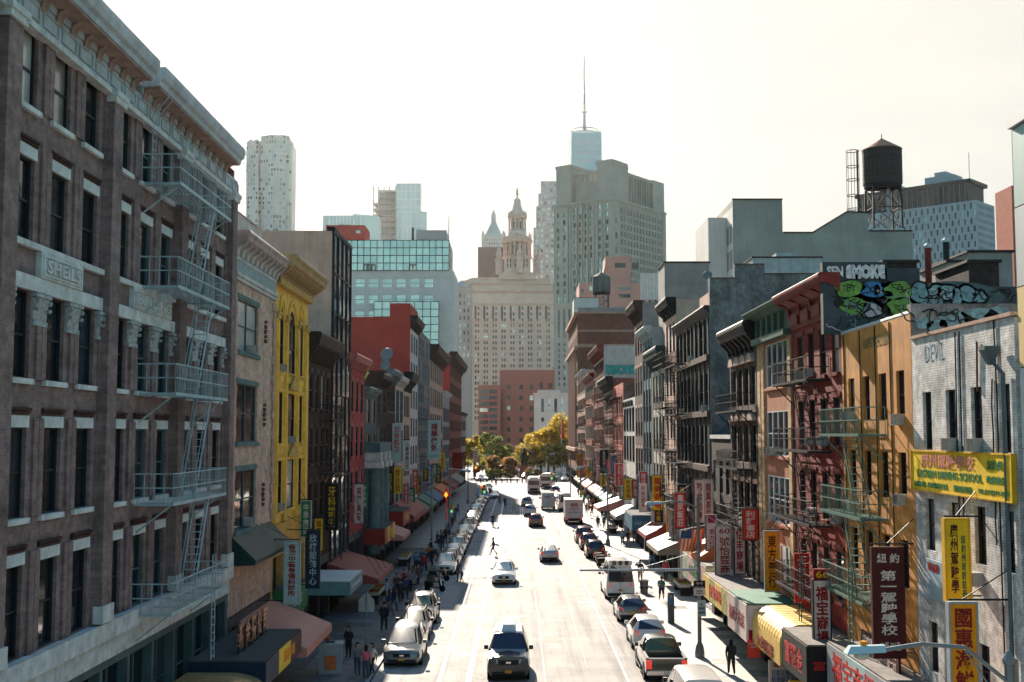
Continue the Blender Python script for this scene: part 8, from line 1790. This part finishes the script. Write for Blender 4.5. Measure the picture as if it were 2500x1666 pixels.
RIDE = dict(leg=[(0, (-.34, .72), (-.12, .32)), (0, (-.3, .6), (-.1, .12))], arm=[((-.2, 1.18, .06), (-.48, 1.06, .02)), ((-.2, 1.18, .06), (-.48, 1.06, .02))], lean=.22)
POSES = {k: pose_mesh(k, p) for k, p in dict(stand=STAND, walk=WALK, walk2=WALK2, handup=HANDUP, fold=FOLD, ride=RIDE).items()}
bpy.context.view_layer.update()
dg = bpy.context.evaluated_depsgraph_get()
BODY = {}
for k, o in POSES.items():
    me = bpy.data.meshes.new_from_object(o.evaluated_get(dg)); me.name = 'body'
    BODY[k] = me
for o in POSES.values(): bpy.data.objects.remove(o)
SKIN = [plain('skin_%d' % i, c, .6, var=.08) for i, c in enumerate(((.42, .25, .17), (.33, .18, .12), (.16, .08, .05)))]
def cloth(n, c): return plain('cloth_' + n, c, .85, var=.25, scale=6)
CL_ = dict(black=cloth('black', (.03, .03, .034)), navy=cloth('navy', (.035, .055, .11)), grey=cloth('grey', (.17, .17, .175)), white=cloth('white', (.55, .54, .52)), teal=cloth('teal', (.06, .15, .14)), red=cloth('red', (.35, .03, .03)), pink=cloth('pink', (.50, .12, .16)), blue=cloth('blue', (.08, .16, .30)), khaki=cloth('khaki', (.24, .18, .11)), denim=cloth('denim', (.05, .08, .14)), orange=cloth('orange', (.5, .14, .03)), lblue=cloth('pale_blue', (.26, .36, .42)), brown=cloth('brown', (.1, .055, .035)), skin=SKIN[0])
HAIR = plain('hair_black', (.012, .010, .009), .5, var=.2); SHOE = plain('shoe_dark', (.02, .018, .017), .6, var=.2)
_PB = {}
def person_body(pose, short, sleeve):
    key = (pose, short, sleeve)
    if key in _PB: return _PB[key]
    me = BODY[pose].copy(); me.materials.clear()
    for _ in range(4): me.materials.append(None)
    hipz = .98 if pose != 'ride' else .98
    for p in me.polygons:
        c = p.center; r = abs(c.x)
        arm = r > .185 and c.z > .7
        if c.z > 1.47 and r < .14: s = 0
        elif c.z < .075 or (c.z < .1): s = 3
        elif arm and pose != 'ride': s = 1 if c.z > (1.2 if sleeve == 'short' else .93) else 0
        elif c.z > hipz or (pose == 'ride' and c.z > .92): s = 1
        elif short and c.z < .5: s = 0
        else: s = 2
        if pose in ('handup', 'fold') and arm: s = 1 if sleeve == 'long' and r > .1 else s
        p.material_index = s; p.use_smooth = True
    _PB[key] = me
    return me
hairm = {}
def hair_mesh(kind):
    if kind in hairm: return hairm[kind]
    m = MB(); prof = [(.0, 1.80), (.055, 1.785), (.088, 1.74), (.094, 1.68), (.085, 1.63)]
    if kind == 'long': prof += [(.095, 1.55), (.09, 1.45), (.05, 1.42)]
    if kind == 'cap': prof = [(.0, 1.795), (.06, 1.785), (.093, 1.74), (.096, 1.70)]
    base = len(m.v); n = 14
    for r, z in prof:
        for k in range(n):
            a = 2 * math.pi * k / n; f = 1.0
            y = r * math.sin(a) * 1.12 + .012
            if y < 0 and z < 1.70: y *= .35          # leaves the face free
            m.v.append((r * math.cos(a), y, z))
    for i in range(len(prof) - 1):
        for k in range(n): j_ = (k + 1) % n; m.f.append((i*n + k, i*n + j_, (i+1)*n + j_, (i+1)*n + k)); m.m.append(0)
    if kind == 'cap': m.box(-.07, .07, -.17, -.07, 1.70, 1.715)
    hairm[kind] = m
    return m
def face_bits():
    if 'f' not in hairm:
        hairm['f'] = [MB().hexa([(-.012, -.128, 1.60), (.012, -.128, 1.60), (.014, -.1, 1.595), (-.014, -.1, 1.595)], [(-.006, -.112, 1.65), (.006, -.112, 1.65), (.006, -.1, 1.65), (-.006, -.1, 1.65)]), [MB().lathe([(.0, -.006), (.011, 0), (0, .006)], 8).mesh('eye', HAIR)][0], MB().box(-.022, .022, -.118, -.1, 1.572, 1.579).mesh('mouth', plain('lip', (.28, .09, .08), .5, var=0))]
    return hairm['f']
def person(label, x, y, rz, pose='stand', top='black', legs='navy', skin=0, hair='short', h=1.72, short=False, sleeve='long', bag=None, z=None, hatc=None, group=None):
    if z is None: z = .137 if (x < CL or x > CR) else .006
    e = thing('person', label, 'person', (x, y, z), rz, group); s = h / 1.78; e.scale = (s * 1.06, s * 1.04, s)
    b = ob('body', person_body(pose, short, sleeve), e)
    for i, m in enumerate((SKIN[skin], CL_[top], CL_[legs], SHOE)): b.material_slots[i].link = 'OBJECT'; b.material_slots[i].material = m
    ln = {'stand': 0, 'walk': .03, 'walk2': .02, 'handup': 0, 'fold': .01, 'ride': .22}[pose]
    ho = hair_mesh(hair).build('hat' if hair == 'cap' else 'hair', CL_[hatc] if hatc else HAIR, e, True, loc=(0, -ln - .02, -.012))
    nb = face_bits(); ob('nose', nb[0].mesh('nose', SKIN[skin]) if ('n', skin) not in hairm else hairm[('n', skin)], e, (0, -ln, 0))
    if bag:
        g = thing('carried_bag', '%s bag carried by the %s' % (bag, label.split(' with ')[0]), 'bag', (x + .34 * math.cos(rz) , y + .34 * math.sin(rz), z), rz)
        MB().hexa([(-.06, -.15, .38), (.06, -.15, .38), (.06, .15, .38), (-.06, .15, .38)], [(-.03, -.17, .7), (.03, -.17, .7), (.03, .17, .7), (-.03, .17, .7)]).build('bag_body', CL_[bag], g); MB().tube([(0, -.1, .7), (0, 0, .86), (0, .1, .7)], .012, 5).build('handle', CL_[bag], g)
    return e
PI = math.pi
pg = lambda u, v: gp(u, v)
def pp(label, u, v, rz, **k): g = pg(u, v); return person(label, g.x, g.y, rz, **k)
pp('man in dark blue crossing the road behind the white crossover', 1205, 1357, -PI / 2, pose='walk', top='navy', legs='black', h=1.78)
pp('adult in dark clothes waiting beside the parked silver SUV', 1118, 1421, -PI / 2, pose='stand', top='navy', legs='black')
pp('child in a red cap and blue shirt beside the waiting adult', 1127, 1424, -PI / 2 + .3, pose='walk2', top='blue', legs='denim', h=1.2, hair='cap', hatc='red', sleeve='short')
person('rider in black on the bike lane bicycle', -3.15, 155.55, 0, 'ride', 'black', 'navy', z=.02)
person('rider in dark clothes on the far bicycle', -3.0, 206.05, 0, 'ride', 'grey', 'black', z=.02)
pp('pedestrian in black with a bag near the far crossing', 1232.6, 1239, 0, pose='stand', top='black', legs='black', bag='brown')
pp('person in red by the bollards at the end of the street', 1211, 1187, 0, pose='walk', top='red', legs='black')
# right pavement
pp('man in black with a hand raised to his head beside the high white van', 1563, 1427, 0, pose='handup', top='black', legs='khaki', h=1.8)
pp('woman in a blue top standing on the bright paving', 1592, 1398, PI, pose='stand', top='blue', legs='navy', hair='long', h=1.65)
pp('man in a pink shirt and black trousers by the shop rail', 1626, 1423, PI, pose='walk', top='pink', legs='black', h=1.78)
pp('man in a teal shirt and shorts walking near the pay station', 1615, 1472, PI - .3, pose='walk', top='teal', legs='black', short=True, sleeve='short', h=1.75)
pp('woman in a long black coat walking away at the bottom right', 1786, 1655, PI, pose='walk2', top='black', legs='black', hair='long', h=1.72)
pp('man in a pale blue shirt and jeans by the scooters', 1520, 1335, PI, pose='stand', top='lblue', legs='denim', sleeve='short')
pp('woman in black shorts next to the pale blue shirt man', 1534, 1335, 0, pose='walk', top='black', legs='black', short=True, hair='long', h=1.64)
pp('person in black near the shop door past the scooters', 1549, 1329, 0, pose='stand', top='black', legs='grey')
pp('shopper in dark coat with a red bag by the navy canopy', 1460, 1295, 0, pose='walk2', top='black', legs='navy', bag='red')
pp('shopper in blue by the navy canopy', 1475, 1293, .3, pose='stand', top='blue', legs='denim')
pp('shopper in grey by the navy canopy', 1487, 1288, -.4, pose='walk', top='grey', legs='black')
pp('man in black striding below the bakery sign', 1506, 1298, PI, pose='walk', top='black', legs='black')
for i, (u, v, t, l_) in enumerate(((1432, 1258, 'orange', 'denim'), (1438, 1252, 'white', 'black'), (1445, 1262, 'red', 'navy'), (1425, 1240, 'black', 'black'), (1448, 1243, 'orange', 'black'), (1418, 1225, 'grey', 'navy'), (1436, 1232, 'white', 'denim'), (1412, 1214, 'red', 'black'), (1470, 1268, 'khaki', 'black'))):
    pp('%s-topped shopper, %s in the crowd past the box truck' % (t, ('foremost', 'second', 'third', 'fourth', 'fifth', 'sixth', 'seventh', 'farthest', 'one nearest the wall')[i]), u, v, RN.uniform(-.6, .6), pose=RN.choice(('walk', 'walk2', 'stand')), top=t, legs=l_, sleeve='short', group='shoppers past the box truck')
# left pavement
for i, (u, v) in enumerate(((960, 1500), (950, 1510), (1008, 1440), (1020, 1432), (985, 1445), (1030, 1390), (1040, 1392), (1000, 1420), (1052, 1362), (1068, 1340), (1076, 1332), (1088, 1328), (1098, 1305), (1110, 1278), (1112, 1268), (1118, 1262))):
    t_ = ('black', 'navy', 'grey', 'brown', 'red', 'blue', 'black', 'khaki')[i % 8]
    pp('%s-jacketed shopper in the throng by the left stalls, %s one' % (t_, ('nearest', 'second', 'third', 'fourth', 'fifth', 'sixth', 'seventh', 'eighth', 'ninth', 'tenth', 'eleventh', 'twelfth', 'thirteenth', 'fourteenth', 'fifteenth', 'farthest')[i]), u, v, RN.choice((0, PI, PI / 2)) + RN.uniform(-.6, .6), pose=RN.choice(('walk', 'walk2', 'stand', 'fold')), top=t_, legs=RN.choice(('black', 'navy', 'denim', 'grey')), hair=RN.choice(('short', 'long', 'cap')), h=RN.uniform(1.55, 1.8), hatc=None, group='throng by the left stalls')
pp('man in black walking away on the near left pavement', 937, 1549, PI, pose='walk', top='black', legs='black', h=1.8)
pp('woman with crossed arms by the kiosk box on the near left', 851, 1612, -.4, pose='fold', top='black', legs='black', hair='long', h=1.66)
pp('girl in a grey top in the group by the kiosk box', 872, 1655, .5, pose='stand', top='grey', legs='denim', hair='long', h=1.6)
pp('woman in a pink shirt with her back turned, by the kiosk box', 893, 1664, PI, pose='stand', top='pink', legs='denim', hair='long', h=1.62, sleeve='short')
pp('girl in a white shirt right of the pink shirt', 908, 1656, -.7, pose='walk2', top='white', legs='black', hair='long', h=1.6, sleeve='short')
pp('vendor in an orange apron under the rose pink awning', 795, 1610, .9, pose='stand', top='orange', legs='black')
pp('man in a pale blue shirt by the fruit stall', 944, 1480, 1.4, pose='stand', top='lblue', legs='grey', h=1.75)
for i, (u, v, t, l_, p_) in enumerate(((978, 1478, 'black', 'black', 'walk'), (990, 1470, 'navy', 'black', 'walk2'), (1000, 1452, 'grey', 'black', 'stand'), (968, 1462, 'brown', 'navy', 'stand'), (1025, 1415, 'black', 'denim', 'stand'), (1036, 1402, 'red', 'black', 'walk'), (1015, 1398, 'blue', 'black', 'stand'), (1055, 1388, 'black', 'black', 'walk2'), (1046, 1376, 'orange', 'navy', 'stand'), (1062, 1368, 'white', 'black', 'walk'), (1080, 1344, 'black', 'black', 'stand'), (1072, 1352, 'navy', 'grey', 'walk'), (1094, 1318, 'grey', 'black', 'walk2'), (1104, 1292, 'black', 'navy', 'walk'))):
    pp('%s-clad pedestrian, %s along the shaded left pavement' % (t, ('first', 'second', 'third', 'fourth', 'fifth', 'sixth', 'seventh', 'eighth', 'ninth', 'tenth', 'eleventh', 'twelfth', 'thirteenth', 'last')[i]), u, v, RN.choice((0, PI)) + RN.uniform(-.5, .5), pose=p_, top=t, legs=l_, hair=RN.choice(('short', 'long', 'short')), h=RN.uniform(1.6, 1.78), group='pedestrians on the left pavement')
# ================================================================ trees of the square
def leafmat(name, c1, c2):
    if name in MATS: return MATS[name]
    m, t, p = _new(name); g = t.nodes.new('ShaderNodeNewGeometry')
    ns = _n(t, 'ShaderNodeTexNoise', Scale=0.45, Detail=3.0); tc = t.nodes.new('ShaderNodeTexCoord'); t.links.new(tc.outputs['Object'], ns.inputs['Vector'])
    ad = _n(t, 'ShaderNodeMath', operation='ADD'); t.links.new(_ramp(t, ns.outputs[0], 0, .7, .35, .65), ad.inputs[0]); t.links.new(_ramp(t, g.outputs['Random Per Island'], 0, .4, 0, 1), ad.inputs[1])
    c = _mul(t, c1, c2, ad.outputs[0], 'MIX'); t.links.new(c, p.inputs['Base Color']); p.inputs['Roughness'].default_value = .55
    tr = t.nodes.new('ShaderNodeBsdfTranslucent'); t.links.new(c, tr.inputs[0]); mx = t.nodes.new('ShaderNodeMixShader'); mx.inputs[0].default_value = .6
    t.links.new(p.outputs[0], mx.inputs[1]); t.links.new(tr.outputs[0], mx.inputs[2]); t.links.new(mx.outputs[0], t.nodes['Material Output'].inputs[0])
    MATS[name] = m
    return m
LV_Y, LV_G, LV_D, LV_O = leafmat('leaf_gold_green', (.26, .21, .03), (.62, .42, .05)), leafmat('leaf_green', (.11, .13, .025), (.32, .28, .05)), leafmat('leaf_dark', (.08, .11, .03), (.22, .24, .05)), leafmat('leaf_russet', (.11, .10, .04), (.36, .18, .08))
BARK = plain('bark', (.06, .045, .035), .9, var=.4, scale=4)
def crown_mesh(rx, rz, n, seed, mat, leaf=.34):
    q = random.Random(seed); m = MB(); cl = []
    for _ in range(26):
        while True:
            p = Vector((q.uniform(-1, 1), q.uniform(-1, 1), q.uniform(-.8, 1)))
            if .45 < p.length < 1.05: break
        cl.append((Vector((p.x * rx * .8, p.y * rx * .8, p.z * rz * .8)), q.uniform(.16, .36) * rx))
    for i in range(n):
        c, r = q.choice(cl); d = Vector((q.gauss(0, 1), q.gauss(0, 1), q.gauss(0, 1))).normalized() * r * (q.random() ** .4)
        p = c + Vector((d.x, d.y, d.z * .8)); s = leaf * q.uniform(.6, 1.3)
        a = Vector((q.gauss(0, 1), q.gauss(0, 1), q.gauss(0, .6))).normalized(); b_ = a.cross(Vector((q.gauss(0, 1), q.gauss(0, 1), q.gauss(0, 1)))).normalized()
        m.face([p - a * s, p - b_ * s * .55, p + a * s, p + b_ * s * .55])
    return m.mesh('crown', mat), cl
def tree(label, x, y, h, rx, mat, seed, n=5200, group='trees in the square', leaf=.34, tz0=.36):
    e = thing('broadleaf_tree', label, 'tree', (x, y, 0), 0, group); rz = h * (1 - tz0) / 2; zc_ = h * tz0 + rz; rx *= 1.12; rz *= 1.12
    me, cl = crown_mesh(rx, rz, n, seed, mat, leaf); ob('crown', me, e, (0, 0, zc_))
    t = MB().tube([(0, 0, -.1), (.05, 0, h * .2), (0, .1, h * tz0), (.1, 0, zc_)], [h * .028, h * .022, h * .018, h * .008], 8)
    for c, r in cl[:9]: t.tube([(0, .05, h * tz0 * .9), (c.x * .45, c.y * .45, zc_ + c.z * .3 - rz * .25), (c.x * .9, c.y * .9, zc_ + c.z * .9)], [h * .011, h * .007, h * .003], 5)
    t.build('trunk', BARK, e)
for i, (u, Y, vt, r, m, lab) in enumerate(((1320, 335, 1060, 6.0, LV_Y, 'gold-green tree leftmost of the big clump beside the pavilion'), (1352, 330, 1030, 7.0, LV_Y, 'tall gold-green tree second in the big clump'), (1385, 332, 1015, 7.5, LV_Y, 'tallest gold-green tree beside the brown corner block'), (1338, 345, 1045, 6.5, LV_G, 'green tree at the back of the big clump'), (1300, 338, 1085, 5.0, LV_G, 'low green tree at the left foot of the big clump'), (1370, 322, 1075, 5.5, LV_G, 'lower green tree in front of the big clump'),
    (1216, 350, 1068, 4.0, LV_D, 'round dark green tree in the middle of the square'), (1188, 360, 1052, 3.4, LV_D, 'pointed dark green tree left of the round one'), (1158, 335, 1062, 3.6, LV_Y, 'gold tree against the left corner buildings'), (1160, 318, 1092, 3.0, LV_G, 'green tree below the gold tree on the left corner'), (1222, 322, 1112, 4.6, LV_O, 'russet bushy tree in front of the square'), (1208, 315, 1142, 2.4, LV_G, 'low flowering shrub at the head of the square'), (1246, 316, 1140, 2.2, LV_O, 'russet shrub beside the flowering shrub'), (1300, 320, 1145, 2.4, LV_O, 'russet shrub near the buses'))):
    tree(lab, tx(u, Y), Y, max(3.0, tz(vt, Y)), r, m, 11 + i, 5200 if r > 3 else 1600, leaf=.36 if r > 3 else .25, tz0=.3 if r > 3 else .1)
# rooftop greenery on the left row
tree('leafy potted shrub on the roof before the red wall', -14.0, 101.5, 18.2, 1.3, LV_D, 91, 900, None, .2, .9)
# ================================================================ haze in the air over the avenue
hz = MB().box(-1500, 1500, -30, 2600, -2.0, 640).build('haze', [])
hz['kind'] = 'stuff'; hz['label'] = 'pale warm haze over the whole street and skyline'
hm = bpy.data.materials.new('haze_air'); hm.use_nodes = True; ht = hm.node_tree; ht.nodes.clear()
ho = ht.nodes.new('ShaderNodeOutputMaterial'); pv = ht.nodes.new('ShaderNodeVolumePrincipled')
pv.inputs['Color'].default_value = (1.0, 0.97, 0.92, 1); pv.inputs['Density'].default_value = 0.000016; pv.inputs['Anisotropy'].default_value = 0.74
ht.links.new(pv.outputs[0], ho.inputs['Volume'])
hz.data.materials.append(hm)
